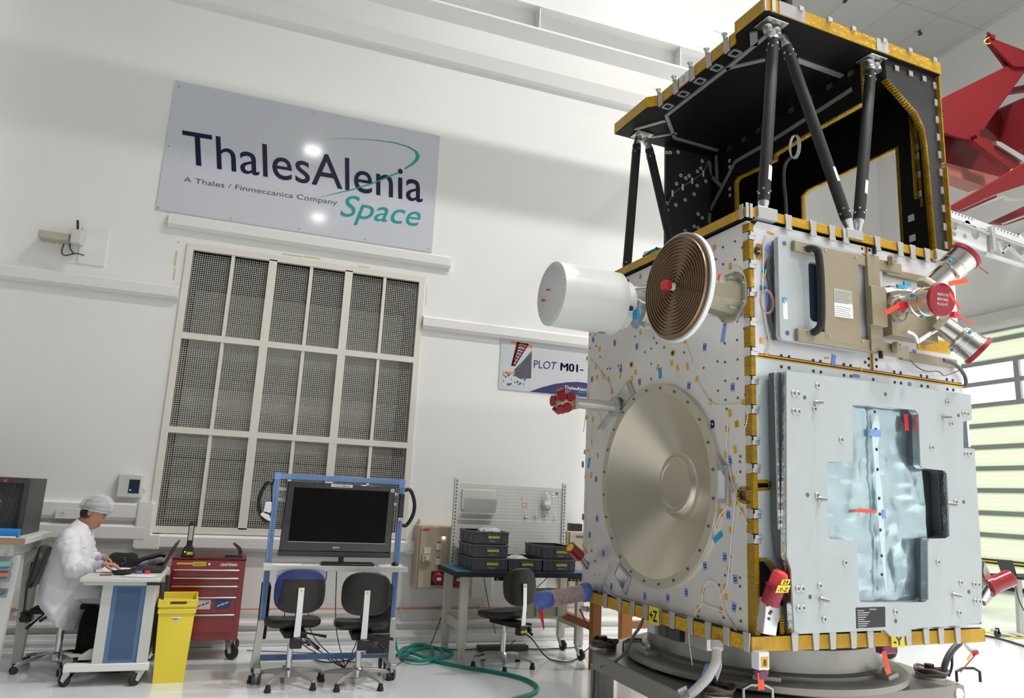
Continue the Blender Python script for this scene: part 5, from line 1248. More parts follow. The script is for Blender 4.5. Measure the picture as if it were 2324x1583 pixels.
border([(.975, 1.625), (.975, ZT_)], .008, fv(0), 'ktape'); border([(.998, 1.625), (.998, ZT_)], .008, fv(0), 'ktape')
S(MB().box(.05, U1, .001, .02, 1.60, 1.625), 'panel_gap', M['blackmatte'], smooth=False)
# top and bottom decks of the bus
def deckring(u0, u1, v0, v1, z0, z1, name):
    d = S(MB().box(u0+.01, u1-.01, v0+.01, v1-.01, z0, z1), name, M['cfrp'])
    S(MB().box(u0, u1, v0, v0+.01, z0+.003, z1-.003), 'edge_film', M['kapton'], d, bevel=.002)
    S(MB().box(u0, u0+.01, v0, v1, z0+.003, z1-.003), 'edge_film', M['kapton'], d, bevel=.002)
    S(MB().box(u1-.01, u1, v0, v1, z0+.003, z1-.003), 'edge_film', M['kapton'], d, bevel=.002)
    return d
deckring(.0, 1.82, -.02, 1.96, ZT_+.012, 2.505, 'top_deck')
deckring(-.01, 1.82, -.015, 1.96, 0.0, ZB_-.003, 'bottom_deck')
# corner strips with clips between them
cz = [RF((1712, y))[1] for y in (536, 600, 664, 730, 797, 862, 928, 999, 1062, 1165, 1222)]
zs = [ZT_-.02]+cz+[ct[0][1]]
for i in range(len(zs)-1):
    za, zb = zs[i]-(.028 if i else 0), zs[i+1]+.028
    if i == len(zs)-2: zb = zs[i+1]-.46
    if za-zb < .02: continue
    parts_ = [(za, zb)]
    if zb < hh[0][1] and za > hh[5][1]: pass
    S(MB().box(.0+U0, U0+.034-.004, -.002, .0, zb, za), 'edge_tape', M['kaptonv'])
    S(MB().box(U0-.003, U0, .0, .055, zb, za), 'edge_tape', M['kaptonv'])
S(MB().box(U0+.001, U0+.03, -.0005, .05, ZB_, ZT_-.02), 'corner_profile', M['blackmatte'])
for z in cz:
    b = MB(); b.box(U0-.006, U0, .003, .05, z-.025, z+.022); b.box(U0-.006, U0+.045, -.008, -.002, z-.025, z-.0); b.box(U0+.0, U0+.045, -.014, -.004, z-.0, z+.02)
    S(b, 'corner_clip', M['alu'], bevel=.002)
# clips round the deck edges
def clip_on(fr, a, z0, z1, w_=.05, foot=.05, up=False):
    b = MB(); b.prism([(a-w_*.5, z1), (a+w_*.5, z1), (a+w_*.36, z0), (a-w_*.36, z0)], fr, .003, .010)
    b2 = b
    b.prism([(a-w_*.45, z1 if not up else z0-foot*.5), (a+w_*.45, z1 if not up else z0-foot*.5), (a+w_*.45, z1+.006 if not up else z0), (a-w_*.45, z1+.006 if not up else z0)], fr, .0, .012)
    return S(b, 'edge_clip', M['alup'], bevel=.0015)
for px in (300, 418, 512, 628, 722, 935, 1035, 1118, 1212):
    a = RF(C7(px, 1260), -.015)[0]; clip_on(fv(-.015), a, -.0, .09, .05)
for (x, y) in ((1375, 1358), (1407, 1373), (1437, 1385), (1467, 1398), (1497, 1408), (1527, 1418), (1568, 1434), (1609, 1445), (1651, 1456), (1697, 1468)):
    a = LF((x, y), -.01)[0]; clip_on(fu(-.01), a, -.0, .09, .055)
for (x, y) in ((1788, 518), (1844, 528), (1887, 540), (1918, 548), (1990, 560), (2042, 572), (2070, 578), (2103, 588)):
    a = RF((x, y), -.02)[0]; clip_on(fv(-.02), a, ZT_+.0, 2.505, .055, up=True)
for (x, y) in ((1722, 490), (2125, 590)):
    a = RF((x, y), -.02)[0]; b = MB(); b.box(a-.02, a+.13, -.04, .05, ZT_+.01, 2.515); S(b, 'strut_foot_block', M['alup'], bevel=.004)
a = RF((1937, 533), -.02)[0]; S(MB().box(a-.07, a+.07, -.035, .05, ZT_+.02, 2.512), 'strut_foot_block', M['alup'], bevel=.004)
for x in (.0, .03): S(MB().box(x-.008, x+.012, -.028, -.02, ZT_, 2.52), 'corner_plate', M['alup'], bevel=.001)
S(MB().box(-.012, -.004, .0, .03, ZT_, 2.52), 'corner_plate', M['alup'], bevel=.001)
# ---------------- dish antenna on the left face
o = (0, DC[0], DC[1]); ax = (-1, 0, 0)
prof = [(.668, .0), (.668, .022), (.655, .028), (.612, .028), (.598, .016), (.24, -.165), (.222, -.176), (.205, -.172), (.188, -.150), (.178, -.145), (.160, -.145), (.150, -.150), (.0, -.150)]
dish = S(MB().lathe(prof[:], (U0, DC[0], DC[1]), ax, 96, close=False), 'dish_antenna', M['dish'], ang=25)
S(MB().lathe([(.610, .0285), (.670, .0285), (.672, .02), (.672, .0)], (U0, DC[0], DC[1]), ax, 96, close=False), 'dish_flange', M['dishrim'], dish)
sc0 = None
for k in range(24):
    a = 2*PI*(k+.5)/24; y, z = DC[0]+.642*math.cos(a), DC[1]+.642*math.sin(a)
    S(MB().cyl((U0-.028, y, z), (U0-.036, y, z), .0085, n=10), 'flange_screw', M['greyp2'], dish)
# brackets round the dish
for pts, nm in (([(712, 1325), (810, 1192), (852, 1300), (710, 1450)], C4), ([(540, 865), (570, 800), (635, 885), (600, 990)], C5), ([(1103, 242), (1198, 240), (1198, 466), (1103, 466)], C5)):
    P_ = [LF(nm(*p), U0-.02) for p in pts]
    d_ = S(MB().prism(P_, fu(U0), .001, .02), 'mounting_plate', M['alup'], bevel=.004)
    cx = sum(p[0] for p in P_)/4; cz_ = sum(p[1] for p in P_)/4
    Q = [((p[0]-cx)*.72+cx, (p[1]-cz_)*.72+cz_) for p in P_]
    S(MB().prism(Q, fu(U0), .02, .024), 'plate_window', mat('mirror_window', (.80, .82, .84), .12, 1), d_)
def bar3(p0, p1, w_, m_, name, par=None):
    a, c = Vector(p0), Vector(p1); d = (c-a).normalized(); n = Vector((-d.y, d.x))*w_/2
    b = MB(); b.prism([a+n, c+n, c-n, a-n], fu(U0), .02, .024); return S(b, name, m_, par)
bar3(LF(C5(1150, 195), U0), LF(C5(1250, 400), U0), .022, M['alup'], 'perforated_bar')
bar3(LF(C5(525, 805), U0-.02), LF(C5(450, 1010), U0-.02), .022, M['alu'], 'perforated_bar')
bar3(LF(C4(700, 1408), U0-.02), LF(C4(585, 1560), U0-.02), .022, M['alup'], 'perforated_bar')
# ---------------- ringed disc antenna
DU, DV_, DZ_ = -.36, .155, 1.985
fr_cyl = S(MB().lathe([(.0, .012), (.30, .012), (.322, .008), (.322, -.018), (.30, -.024), (.0, -.024)], (DU, DV_, DZ_), ax, 80, close=False), 'disc_antenna', mat('white_rim', (.82, .83, .84), .4))
pr = [(.012, .014)]
for k in range(14):
    r0 = .022+k*.0205; pr += [(r0, .014), (r0+.002, .030), (r0+.006, .030), (r0+.008, .014)]
pr += [(.312, .014)]
S(MB().lathe(pr, (DU, DV_, DZ_), ax, 90, close=False), 'grooved_face', M['ring'], fr_cyl, ang=25)
b = MB()
for k in range(2): c_ = math.radians(20)+k*PI/2; b.tube([(DU-.031, DV_+.3*math.cos(c_)*s_, DZ_+.3*math.sin(c_)*s_) for s_ in (-1, 1)], .003, 6) if k == 0 else None
S(b, 'seam_line', M['ringd'], fr_cyl)
S(MB().cyl((DU-.0, DV_, DZ_), (DU-.06, DV_, DZ_), .022, n=16), 'feed', M['white'], fr_cyl)
S(MB().box(DU-.105, DU-.055, DV_-.024, DV_+.024, DZ_-.024, DZ_+.024), 'red_cover', M['brightred'], fr_cyl, bevel=.004)
oc = lambda r: [(.165+r*1.0*math.cos(a), 1.985+r*math.sin(a)) for a in [PI/8+PI/4*k for k in range(8)]]
mt = S(MB().prism(oc(.16), fu(U0), 0, .02), 'octagonal_mount', mat('khaki_chromate', (.40, .38, .29), .4, .4), bevel=.003)
b = MB(); p1, p2 = oc(.13), oc(.085); n0 = len(p1)
b.add([fu(U0)(*p, .02) for p in p1]+[fu(U0)(*p, .37) for p in p2], [tuple(range(8)), tuple(range(8, 16))]+[(i, (i+1) % 8, (i+1) % 8+8, i+8) for i in range(8)])
S(b, 'mount_body', mat('khaki2', (.32, .30, .22), .38, .5), mt, smooth=False)
for k in range(4): a = PI/4+PI/2*k; S(MB().prism([(.165+.14*math.cos(a)-.01, 1.985+.14*math.sin(a)-.004), (.165+.14*math.cos(a)+.01, 1.985+.14*math.sin(a)-.004), (.165+.09*math.cos(a)+.01, 1.985+.09*math.sin(a)+.004), (.165+.09*math.cos(a)-.01, 1.985+.09*math.sin(a)+.004)], fu(U0), .02, .09), 'gusset', M['alu'], mt)
for k in range(8): p = oc(.148)[k]; S(MB().cyl((U0-.02, *p), (U0-.032, *p), .007, n=8), 'screw', M['steel'], mt)
b = MB(); p = LF(C4(1500, 400), -.12); q = LF(C4(1430, 600), -.12); b.prism([(p[0]+.012, p[1]), (p[0]-.012, p[1]), (q[0]-.012, q[1]), (q[0]+.012, q[1])], fu(-.12), 0, .003); S(b, 'warning_ribbon', M['orange'], mt)
# ---------------- white cylinder antenna
cv, czz = 1.157, 2.135
cyl = S(MB().lathe([(.0, .0), (.218, .0), (.226, -.006), (.226, -.50), (.218, -.508), (.15, -.508)], (-.70, cv, czz), ax, 64, close=False), 'cylindrical_baffle', M['whiteant'])
S(MB().lathe([(.15, 0), (.172, 0), (.174, -.008), (.174, -.085), (.165, -.092), (.0, -.092)], (-.195, cv, czz), ax, 48, close=False), 'baffle_neck', M['whiteant'], cyl)
for k in range(36):
    a = 2*PI*k/36; y, z = cv+.205*math.cos(a), czz+.205*math.sin(a); S(MB().cyl((-.70, y, z), (-.7045, y, z), .0055, n=8), 'rim_screw', M['paper'], cyl)
for (y, z) in ((.02, .03), (.09, -.03)): S(MB().cyl((-.70, cv+y, czz+z), (-.725, cv+y, czz+z), .007, n=8), 'red_plug', M['brightred'], cyl)
for (y, z) in ((-.02, -.02), (.05, -.09), (-.08, -.13)):
    S(MB().add([(-.703, cv+y-.012, czz+z-.03), (-.703, cv+y-.008, czz+z-.034), (-.703, cv+y-.035, czz+z+.01), (-.703, cv+y-.039, czz+z+.014)], [(0, 1, 2, 3)]), 'slit', M['steel'], cyl, smooth=False)
for k in (.6, 2.2, 3.5, 5.6):
    y, z = cv+.185*math.cos(k), czz+.185*math.sin(k); S(MB().cyl((-.195, y, z), (-.15, y, z), .017, n=12), 'damper', M['black'], cyl)
S(MB().box(-.32, -.27, cv-.03, cv+.01, czz-.2285, czz-.224), 'grey_label', M['steel'], cyl)
mech = S(MB().lathe([(.10, 0), (.105, -.01), (.105, -.05), (.08, -.055), (.08, -.10), (.13, -.105), (.13, -.14)], (-.105, cv, czz), ax, 32), 'pointing_mechanism', M['alu'])
for k in range(5):
    a = 2*PI*k/5+.4; S(MB().cyl((-.12, cv+.12*math.cos(a), czz+.12*math.sin(a)), (U0, cv+.16*math.cos(a+.3), czz+.16*math.sin(a+.3)), .012, n=10), 'support_rod', M['alu'], mech)
b = MB(); random.seed(3); P0 = LF(C4(870, 700), -.08); b.ell((-.08, P0[0], P0[1]), (.03, .065, .10), nu=18, nv=12); b.v = [(v[0]+random.uniform(-.01, .01), v[1]+random.uniform(-.012, .012), v[2]+random.uniform(-.01, .01)) for v in b.v]
S(b, 'plastic_bag', mat('blue_clear_bag', (.35, .5, .6), .2, alpha=.5), mech)
P0 = LF(C4(850, 700), -.14); S(MB().cbox((-.12, P0[0], P0[1]), (.02, .05, .06)), 'blue_tape', M['brightblue'], mech)
b = MB(); P0 = LF((1478, 570), .1); b.ell((.12, P0[0]+0, 2.53), (.06, .11, .06), nu=14, nv=8); b.v = [(v[0]+random.uniform(-.02, .02), v[1]+random.uniform(-.02, .02), max(v[2]+random.uniform(-.02, .02), 2.507)) for v in b.v]; S(b, 'wrapped_connector', mat('blue_foil', (.02, .30, .42), .2, .6))
# ---------------- multi-cap sensor on a boom
bo = S(MB().cyl((U0, 1.43, 1.435), (-.36, 1.43, 1.435), .040, n=20), 'sensor_boom', M['alu'])
S(MB().lathe([(.075, 0), (.075, .02), (.045, .03)], (U0-.04, 1.43, 1.435), ax, 20), 'boom_flange', M['alup'], bo)
S(MB().ell((-.43, 1.43, 1.435), (.085, .085, .085), nu=20, nv=12), 'sensor_head', mat('sensor_brass', (.45, .38, .22), .4, .6), bo)
for d in ((-1, 0, 0), (-.6, -.75, .25), (-.55, -.3, .85), (-.5, -.5, -.75), (-.6, .8, 0), (-.6, .25, -.85), (.1, -1, .3), (-.2, .3, .95), (-.1, -.85, -.6)):
    v = Vector(d).normalized(); c = Vector((-.43, 1.43, 1.435)); S(MB().cyl(c+v*.07, c+v*.10, .034, n=14), 'red_cap', M['redcap'], bo)
S(MB().box(-.36, -.335, 1.385, 1.475, 1.385, 1.485), 'bracket', M['alup'], bo)
P0 = LF(C4(660, 1408), -.06); S(MB().cbox((-.035, P0[0], P0[1]), (.004, .05, .06)), 'blue_tape', M['brightblue'], bo)
# ---------------- wrapped tube at the foot of the left face
wt_ = Vector((-.0, 1.76, .075)); we = Vector((-.42, 1.76, .01))
wtb = S(MB().tube([wt_+(we-wt_)*k/10 for k in range(11)], [.060, .063, .058, .060, .060, .058, .060, .060, .060, .060, .055], 18), 'wrapped_boom', M['bubble'], ang=180)
S(MB().tube([wt_+(we-wt_)*k for k in (.76, .82, .9, 1.0, 1.04)], [.062, .068, .067, .064, .04], 18), 'blue_wrap', M['filmblue'], wtb, ang=180)
S(MB().tube([wt_+(we-wt_)*k for k in (.0, .06, .13, .16)], [.068, .070, .068, .062], 18), 'blue_wrap', M['filmblue'], wtb, ang=180)
b = MB(); e_ = we; b.prism([(we.x-.03, we.z-.04), (we.x+.01, we.z-.05), (we.x+.03, we.z-.17), (we.x+.025, we.z-.19), (we.x+.0, we.z-.12)], fv(1.70), 0, .003); S(b, 'red_streamer', M['brightred'], wtb)
# red capped thruster at left edge
th = S(MB().cyl((U0, 1.86, .24), (-.06, 1.82, .33), .022, n=12), 'thruster', M['steel'])
S(MB().cyl((-.05, 1.83, .325), (-.15, 1.80, .39), .045, n=18), 'red_cover', M['red'], th); S(MB().cyl((-.149, 1.8, .3895), (-.152, 1.799, .3915), .032, n=14), 'yellow_sticker', M['yell'], th)
b = MB(); P = [LF(C5(*p), -.03) for p in ((330, 1075), (395, 1045), (408, 1030), (380, 1060), (345, 1090))]
b = MB(); q0, q1 = LF(C5(345, 1075), -.03), LF(C5(403, 1195), -.03); b.prism([(q0[0]+.012, q0[1]), (q0[0]-.012, q0[1]+.01), (q1[0]-.006, q1[1]), (q1[0]+.006, q1[1])], fu(-.03), 0, .003); S(b, 'red_ribbon', M['redcap'])
q0 = LF(C5(375, 1070), -.02); S(MB().cbox((-.02, q0[0], q0[1]), (.03, .09, .03)), 'connector_bracket', M['alup'], bevel=.004)
# ---------------- blue targets and amber tapes on the left face
tg = [(1373-0, 0)]
TG = [C4(*p) for p in ((548, 892), (710, 916), (875, 943), (1384, 948), (1655, 690), (755, 1117), (540, 1188), (896, 1208), (1265, 1236), (1593, 1247), (1441, 1520))]+[C5(*p) for p in ((1112, 8), (363, 237), (439, 322), (365, 540), (445, 549), (402, 643), (482, 750), (392, 816), (528, 942), (721, 996), (854, 1007), (960, 976), (1068, 822), (1182, 772), (1243, 900), (1236, 1060), (1203, 528), (1211, 215))]
base_t = None
for k, p in enumerate(TG):
    v, z = LF(p, U0)
    if base_t is None:
        b = MB(); b.box(-.001, 0, -.018, .018, -.025, .025)
        base_t = S(b, 'target_sticker', M['tape'], smooth=False); tk = S(MB().box(-.0016, -.001, -.011, .011, -.011, .011), 'target_mark', M['black'], base_t, smooth=False)
        tk2 = S(MB().box(-.002, -.0016, -.004, .004, -.004, .004), 'target_dot', M['paper'], base_t, smooth=False)
        cur = base_t
    else:
        cur = base_t.copy(); COL.objects.link(cur); cur.parent = sat
        for g in (tk, tk2): h = g.copy(); COL.objects.link(h); h.parent = cur
    cur.location = (U0-.0005, v, z); cur.rotation_euler = ((k*37 % 23-11)*.022, 0, 0)
KT = [C4(*p) for p in ((902, 838), (566, 842), (596, 962), (1236, 905), (1137, 1068), (1254, 1092), (1032, 1098), (866, 1135), (752, 1165), (839, 1183), (665, 1183), (614, 1146), (576, 1172), (570, 1093), (628, 1168), (516, 1120), (503, 1032), (686, 1278), (1325, 1185), (1426, 1356), (1669, 1360), (1572, 1440), (1625, 1520), (1552, 1560), (500, 1475), (547, 1488), (1574, 342), (1455, 204), (901, 420), (1180, 1105), (508, 1312))]+[C5(*p) for p in ((1195, 33), (1250, 5), (1241, 152), (1190, 182), (1232, 322), (1212, 463), (1163, 516), (1128, 585), (1219, 617), (1205, 842), (1057, 965), (1029, 1070), (1159, 1075), (1248, 462), (412, 103), (449, 185), (375, 165), (397, 158), (411, 297), (377, 482), (366, 706), (381, 738), (380, 300), (1280, 505), (1180, 945), (1188, 1000))]
base_k = None
for k, p in enumerate(KT):
    v, z = LF(p, U0)
    if base_k is None: base_k = S(MB().box(-.0012, 0, -.014, .014, -.021, .021), 'amber_tape', M['ktape'], smooth=False); cur = base_k
    else: cur = base_k.copy(); COL.objects.link(cur); cur.parent = sat
    cur.location = (U0-.0008, v, z); cur.rotation_euler = ((k*53 % 29-14)*.03, 0, 0); cur.scale = (1, .8+.3*(k*7 % 5)/5, .8+.35*(k*11 % 4)/4)
for (nm, p, sz, r) in ((C4, (1050, 1142), (.035, .075), -.1), (C4, (1525, 845), (.032, .11), .25)) + ((C5, (1143, 655), (.035, .09), 1.0), (C5, (398, 228), (.03, .08), .2)):
    v, z = LF(nm(*p), U0); o_ = S(MB().box(-.0015, 0, -sz[0]/2, sz[0]/2, -sz[1]/2, sz[1]/2), 'blue_tape', M['tape'] if sz[1] == .11 else M['brightblue'], smooth=False); o_.location = (U0-.001, v, z); o_.rotation_euler = (r, 0, 0)
# inserts (small screws with dark rims)
ins = [C4(*p) for p in ((1610, 157), (1520, 200), (1665, 203), (1610, 293), (1521, 328), (1467, 290), (1671, 447), (1590, 693), (1534, 780), (1624, 755), (1534, 920), (1626, 895), (1680, 810), (1630, 1040), (1536, 1060), (1538, 1200), (1630, 1183), (1632, 1328), (1540, 1342), (983, 958), (983, 1072), (983, 1185), (1002, 880), (1023, 918), (862, 867), (935, 985), (738, 1087), (758, 1083), (676, 1107), (656, 1112), (525, 853), (573, 937), (524, 955), (601, 1020), (1080, 950), (1230, 988), (1480, 1055), (1376, 1103), (1484, 1273), (1688, 1302), (1690, 1530), (1548, 1410))]+[C5(*p) for p in ((1272, 190), (1270, 222), (1272, 280), (1216, 768), (1270, 890), (1270, 940), (1272, 1070), (1275, 1140), (1028, 1113), (1175, 1120), (415, 735), (435, 795), (432, 873), (1150, 932), (1184, 876), (1305, 12))]
bi = None
for p in ins:
    v, z = LF(p, U0)
    if bi is None: bi = S(MB().cyl((0, 0, 0), (-.003, 0, 0), .008, n=10), 'insert', M['greyp2']); cur = bi
    else: cur = bi.copy(); COL.objects.link(cur); cur.parent = sat
    cur.location = (U0, v, z)
for (nm, p) in ((C4, (1146, 992)), (C4, (835, 1079))):
    v, z = LF(nm(*p), U0); b = MB(); b.cyl((U0-.001, v, z), (U0-.003, v, z), .024, n=12); h = S(b, 'vent_tape', M['ktape']); S(MB().cyl((U0-.003, v, z), (U0-.004, v, z), .015, n=12), 'vent_hole', M['black'], h)
# white wires
def wire(pts, pl, r=.0035, m_='wirewhite', name='wire'):
    return S(MB().tube(smoothpts(pts, 2), r, 6), name, M[m_])
lw = lambda nm, pts, off=.008: [(U0-off, *LF(nm(*p), U0-off)) for p in pts]
wire(lw(C4, [(525, 1030), (600, 1130), (665, 1215), (685, 1280)]), 0)
wire(lw(C4, [(525, 1030), (510, 1150), (505, 1300), (490, 1480), (475, 1580)]), 0)
wire(lw(C4, [(1590, 335), (1640, 345), (1690, 420), (1690, 560), (1650, 680), (1610, 770)]), 0)
wire(lw(C4, [(1240, 920), (1265, 1000), (1290, 1080)]), 0)
wire(lw(C4, [(1325, 1200), (1380, 1300), (1430, 1375), (1520, 1385), (1640, 1375), (1700, 1390), (1705, 1500), (1670, 1583)]), 0)
wire(lw(C5, [(1200, 0), (1190, 100), (1195, 200), (1245, 440), (1240, 470), (1222, 640), (1205, 850), (1195, 940), (1150, 1010)]), 0)
wire(lw(C5, [(1200, 475), (1150, 530), (1120, 620)]), 0); wire(lw(C5, [(1250, 470), (1290, 530), (1310, 580)]), 0)
wire(lw(C5, [(1050, 1040), (1055, 950), (1090, 900), (1140, 925), (1160, 1000), (1175, 1085), (1230, 1180), (1300, 1280)]), 0)
wire(lw(C5, [(1050, 1040), (1120, 1065), (1175, 1085), (1250, 1200), (1305, 1270)], .01), 0)
wire(lw(C5, [(1050, 1040), (1010, 1090), (975, 1190), (975, 1260), (995, 1395)], .03), 0)
wire(lw(C5, [(412, 0), (411, 100), (400, 160), (380, 300), (380, 420), (372, 600), (365, 800), (358, 930)]), 0)
wire(lw(C5, [(430, 870), (470, 920), (520, 995), (640, 1025), (800, 1075), (950, 1115), (1000, 1130)], .02), 0)
wire(lw(C4, [(608, 1583), (600, 1450), (560, 1420), (540, 1440)]), 0)

# ---------------- right face, upper: cover plate with handle, tan fixture
cp0 = [RF((1757+4, 541), -.07), RF((1957, 569), -.07), RF((1964, 801), -.07), RF((1775, 773), -.07)]
cu0, cu1 = cp0[0][0], cp0[1][0]; cz0_, cz1_ = (cp0[2][1]+cp0[3][1])/2, (cp0[0][1]+cp0[1][1])/2
wh = [RF(C6(495, 375), -.07), RF(C6(680, 400), -.07), RF(C6(680, 850), -.07), RF(C6(510, 840), -.07)]
cov = S(MB().prism(rrect(cu0, cu1, cz0_, cz1_, .03), fv(-.0), .055, .085, [rrect(wh[0][0], wh[1][0], wh[2][1]+.0, wh[0][1], .03)[::-1]]), 'instrument_cover', M['cover'], bevel=.003)
S(MB().prism(rrect(cu0+.01, cu1-.01, cz0_+.01, cz1_-.01, .03), fv(-.0), .02, .05), 'cover_gasket', M['coverdark'], cov, bevel=.004)
S(MB().prism(rrect(cu0+.002, cu1-.002, cz0_+.002, cz1_-.002, .03), fv(0), .05, .056), 'foil_edge', M['foil'], cov)
S(MB().box(wh[0][0]-.01, wh[1][0]+.01, -.058, -.052, wh[2][1]-.01, wh[0][1]+.01), 'window_glass', mat('dark_mirror', (.03, .045, .07), .06, .3), cov)
for p in ((330, 237), (352, 908)): a, z = RF(C6(*p), -.085); S(MB().cyl((a, -.085, z), (a, -.088, z), .014, n=14), 'bolt_hole', M['coverdark'], cov)
l_ = [RF(C6(*p), -.086) for p in ((318, 672), (352, 676), (357, 806), (322, 803))]; S(MB().prism(l_, fv(0), .085, .0865), 'white_label', M['paper'], cov)
b = MB(); a, z = RF(C6(332, 662), -.086); b.tube([(a+.014*math.cos(q), -.087, z+.016*math.sin(q)) for q in [2*PI*k/16*.8+.6 for k in range(14)]], .004, 6); S(b, 'swirl_logo', M['brightblue'], cov)
FV = -.115
fp = [RF(C6(*p), FV) for p in ((610, 262), (882, 322), (908, 1000), (640, 955))]
pu0, pu1 = (fp[0][0]+fp[3][0])/2, (fp[1][0]+fp[2][0])/2; pz0, pz1 = (fp[2][1]+fp[3][1])/2, (fp[0][1]+fp[1][1])/2
fix = S(MB().box(pu0, pu1, FV, FV+.015, pz0, pz1), 'handling_plate', M['tan2'], bevel=.003)
tb0 = RF(C6(410, 262), FV); bar_u1 = RF(C6(1210, 370), FV)[0]
S(MB().box(tb0[0], bar_u1, FV+.002, FV+.03, RF(C6(700, 352), FV)[1], RF(C6(700, 275), FV)[1]), 'upper_bar', M['tan2'], fix, bevel=.004)
bb0 = RF(C6(436, 905), FV); zb_ = RF(C6(800, 975), FV)[1]
S(MB().box(bb0[0], bar_u1+.02, FV+.002, FV+.03, zb_-.038, zb_+.038), 'lower_bar', M['tan2'], fix, bevel=.004)
pl = [RF(C6(*p), FV-.04) for p in ((975, 560), (1085, 545), (1092, 820), (985, 850))]
pm = pl[0][0]; pw = pl[1][0]-pl[0][0]
S(MB().box(pm, pm+pw, FV-.045, FV+.0, RF(C6(1000, 845), FV-.04)[1], RF(C6(1000, 555), FV-.04)[1]), 'clamp_block', M['tan2'], fix, bevel=.004)
S(MB().box(pm+.02, pm+pw*.82+.02, FV-.01, FV+.02, RF(C6(1060, 1060), FV)[1], RF(C6(1030, 335), FV)[1]), 'upright_post', M['tan2'], fix, bevel=.004)
for p in ((1140, 355), (1175, 1010)):
    a, z = RF(C6(*p), FV-.03); b = MB(); b.lathe([(.032, 0), (.034, .006), (.034, .03), (.028, .034)], (a, FV-.0, z), (.5, -1, 0), 20); k_ = S(b, 'clamp_wheel', M['tan2'], fix)
    for dz in (-.014, .014): S(MB().cyl((a+.02, FV-.03, z+dz), (a+.025, FV-.042, z+dz), .005, n=8), 'screw', M['steel'], k_)
for p in ((1003, 290), (1052, 1070)):
    a, z = RF(C6(*p), FV-.02); S(MB().cyl((a, FV-.02, z-.022), (a, FV-.02, z+.022), .013, n=12), 'knob', M['black'], fix)
for p in ((635, 290), (862, 340), (665, 930), (912, 972), (962, 362), (998, 985), (482, 262), (508, 908)):
    a, z = RF(C6(*p), FV); S(MB().cyl((a, FV, z), (a, FV-.005, z), .008, n=10), 'screw', M['steel'], fix)
for (q, m_, nm) in ((((698, 570), (832, 594), (838, 695), (702, 680)), mat('grey_green_label', (.42, .44, .34), .5), 'data_label'), (((702, 680), (840, 695), (845, 802), (708, 786)), M['paper'], 'inspection_label')):
    P_ = [RF(C6(*p), FV) for p in q]; l_ = S(MB().prism(P_, fv(FV), 0, .0015), nm, m_, fix)
    b = MB()
    for k in range(6): z = P_[0][1]-.02-k*.013; b.box(P_[0][0]+.008, P_[1][0]-.012-.01*(k % 3), FV-.0018, FV-.0015, z-.0018, z+.0018)
    S(b, 'small_print', mat('print_grey', (.25, .27, .3), .6), l_, smooth=False, kind='stuff')
# black handle
hu = RF(C6(590, 560), FV-.03); h0 = RF(C6(560, 275), FV-.03); h1 = RF(C6(600, 890), FV-.03)
b = MB(); b.tube(smoothpts([(hu[0]-.055, FV+.0, h0[1]), (hu[0]-.03, FV-.03, h0[1]+.004), (hu[0], FV-.045, h0[1]-.03), (hu[0], FV-.045, h1[1]+.05), (hu[0]-.02, FV-.03, h1[1]), (hu[0]-.03, FV+.0, h1[1]-.01)], 2), .022, 14); S(b, 'lifting_handle', M['blackmatte'], fix)
# frame behind the star trackers
fb_ = [RF(C6(*p), -.02) for p in ((1088, 415), (1500, 510), (1620, 1150), (1200, 1050))]
for (pa, pb, w_) in (((1088, 440), (1490, 540), .045), ((1210, 1080), (1615, 1135), .055)):
    a, c = Vector(RF(C6(*pa), -.02)), Vector(RF(C6(*pb), -.02)); S(MB().box(a.x, c.x, -.03, -.001, (a.y+c.y)/2-w_/2, (a.y+c.y)/2+w_/2), 'mounting_rail', M['tan2'], bevel=.004)
P_ = [RF(C6(*p), -.002) for p in ((1322, 945), (1572, 970), (1572, 1062), (1328, 1032))]
hp_ = S(MB().prism(P_, fv(0), .001, .006), 'amber_patch', M['ktape']); c_ = Vector((sum(p[0] for p in P_)/4, sum(p[1] for p in P_)/4)); S(MB().prism([tuple((Vector(p)-c_)*.82+c_) for p in P_], fv(0), .006, .008), 'amber_patch_center', M['kapton'], hp_)
# star trackers
def tracker(p0, p1, name, capth=.02, R0=.062, R1=.088):
    p0, p1 = Vector(p0), Vector(p1); d = (p1-p0).normalized(); L = (p1-p0).length
    t_ = S(MB().lathe([(R0*.9, 0), (R0, .01), (R0, L*.46), (R1*.95, L*.50), (R1, L*.52), (R1, L*.56), (R1*.93, L*.57), (R1*.95, L*.70), (R1*.99, L*.705), (R1*.99, L*.73), (R1*.95, L*.735), (R1*.98, L*.95), (R1, L*.955), (R1, L)], p0, d, 40), name, M['lens'], ang=30)
    S(MB().lathe([(R1+.002, 0), (R1+.01, .003), (R1+.01, capth), (R1+.006, capth+.004), (0.001, capth+.004)], p0+d*(L-.002), d, 40), 'red_cap', M['redcap'], t_)
    x, y, a = basis(d)
    for k in range(3):
        q = k*2.1+.6; c = p0+d*L*.6+(x*math.cos(q)+y*math.sin(q))*R1*.96; S(MB().ell(c, (.012, .012, .012), nu=8, nv=6), 'blue_tape_spot', M['brightblue'], t_)
    S(MB().lathe([(R0*1.25, -.03), (R0*1.25, .0), (R0*1.1, .015)], p0, d, 8), 'tracker_base', M['tan2'], t_)
    return t_
bs = lambda px, py, v: (RF((px, py), v)[0], v, RF((px, py), v)[1])
t1 = tracker(bs(2112, 650, -.14), bs(2188, 583, -.26), 'star_tracker', R0=.066, R1=.092, capth=.026)
t2 = tracker(bs(2040, 693, -.15), bs(2132, 680, -.44), 'star_tracker', R0=.060, R1=.088)
t3 = tracker(bs(2135, 735, -.14), bs(2216, 793, -.26), 'star_tracker', R0=.066, R1=.092, capth=.026)
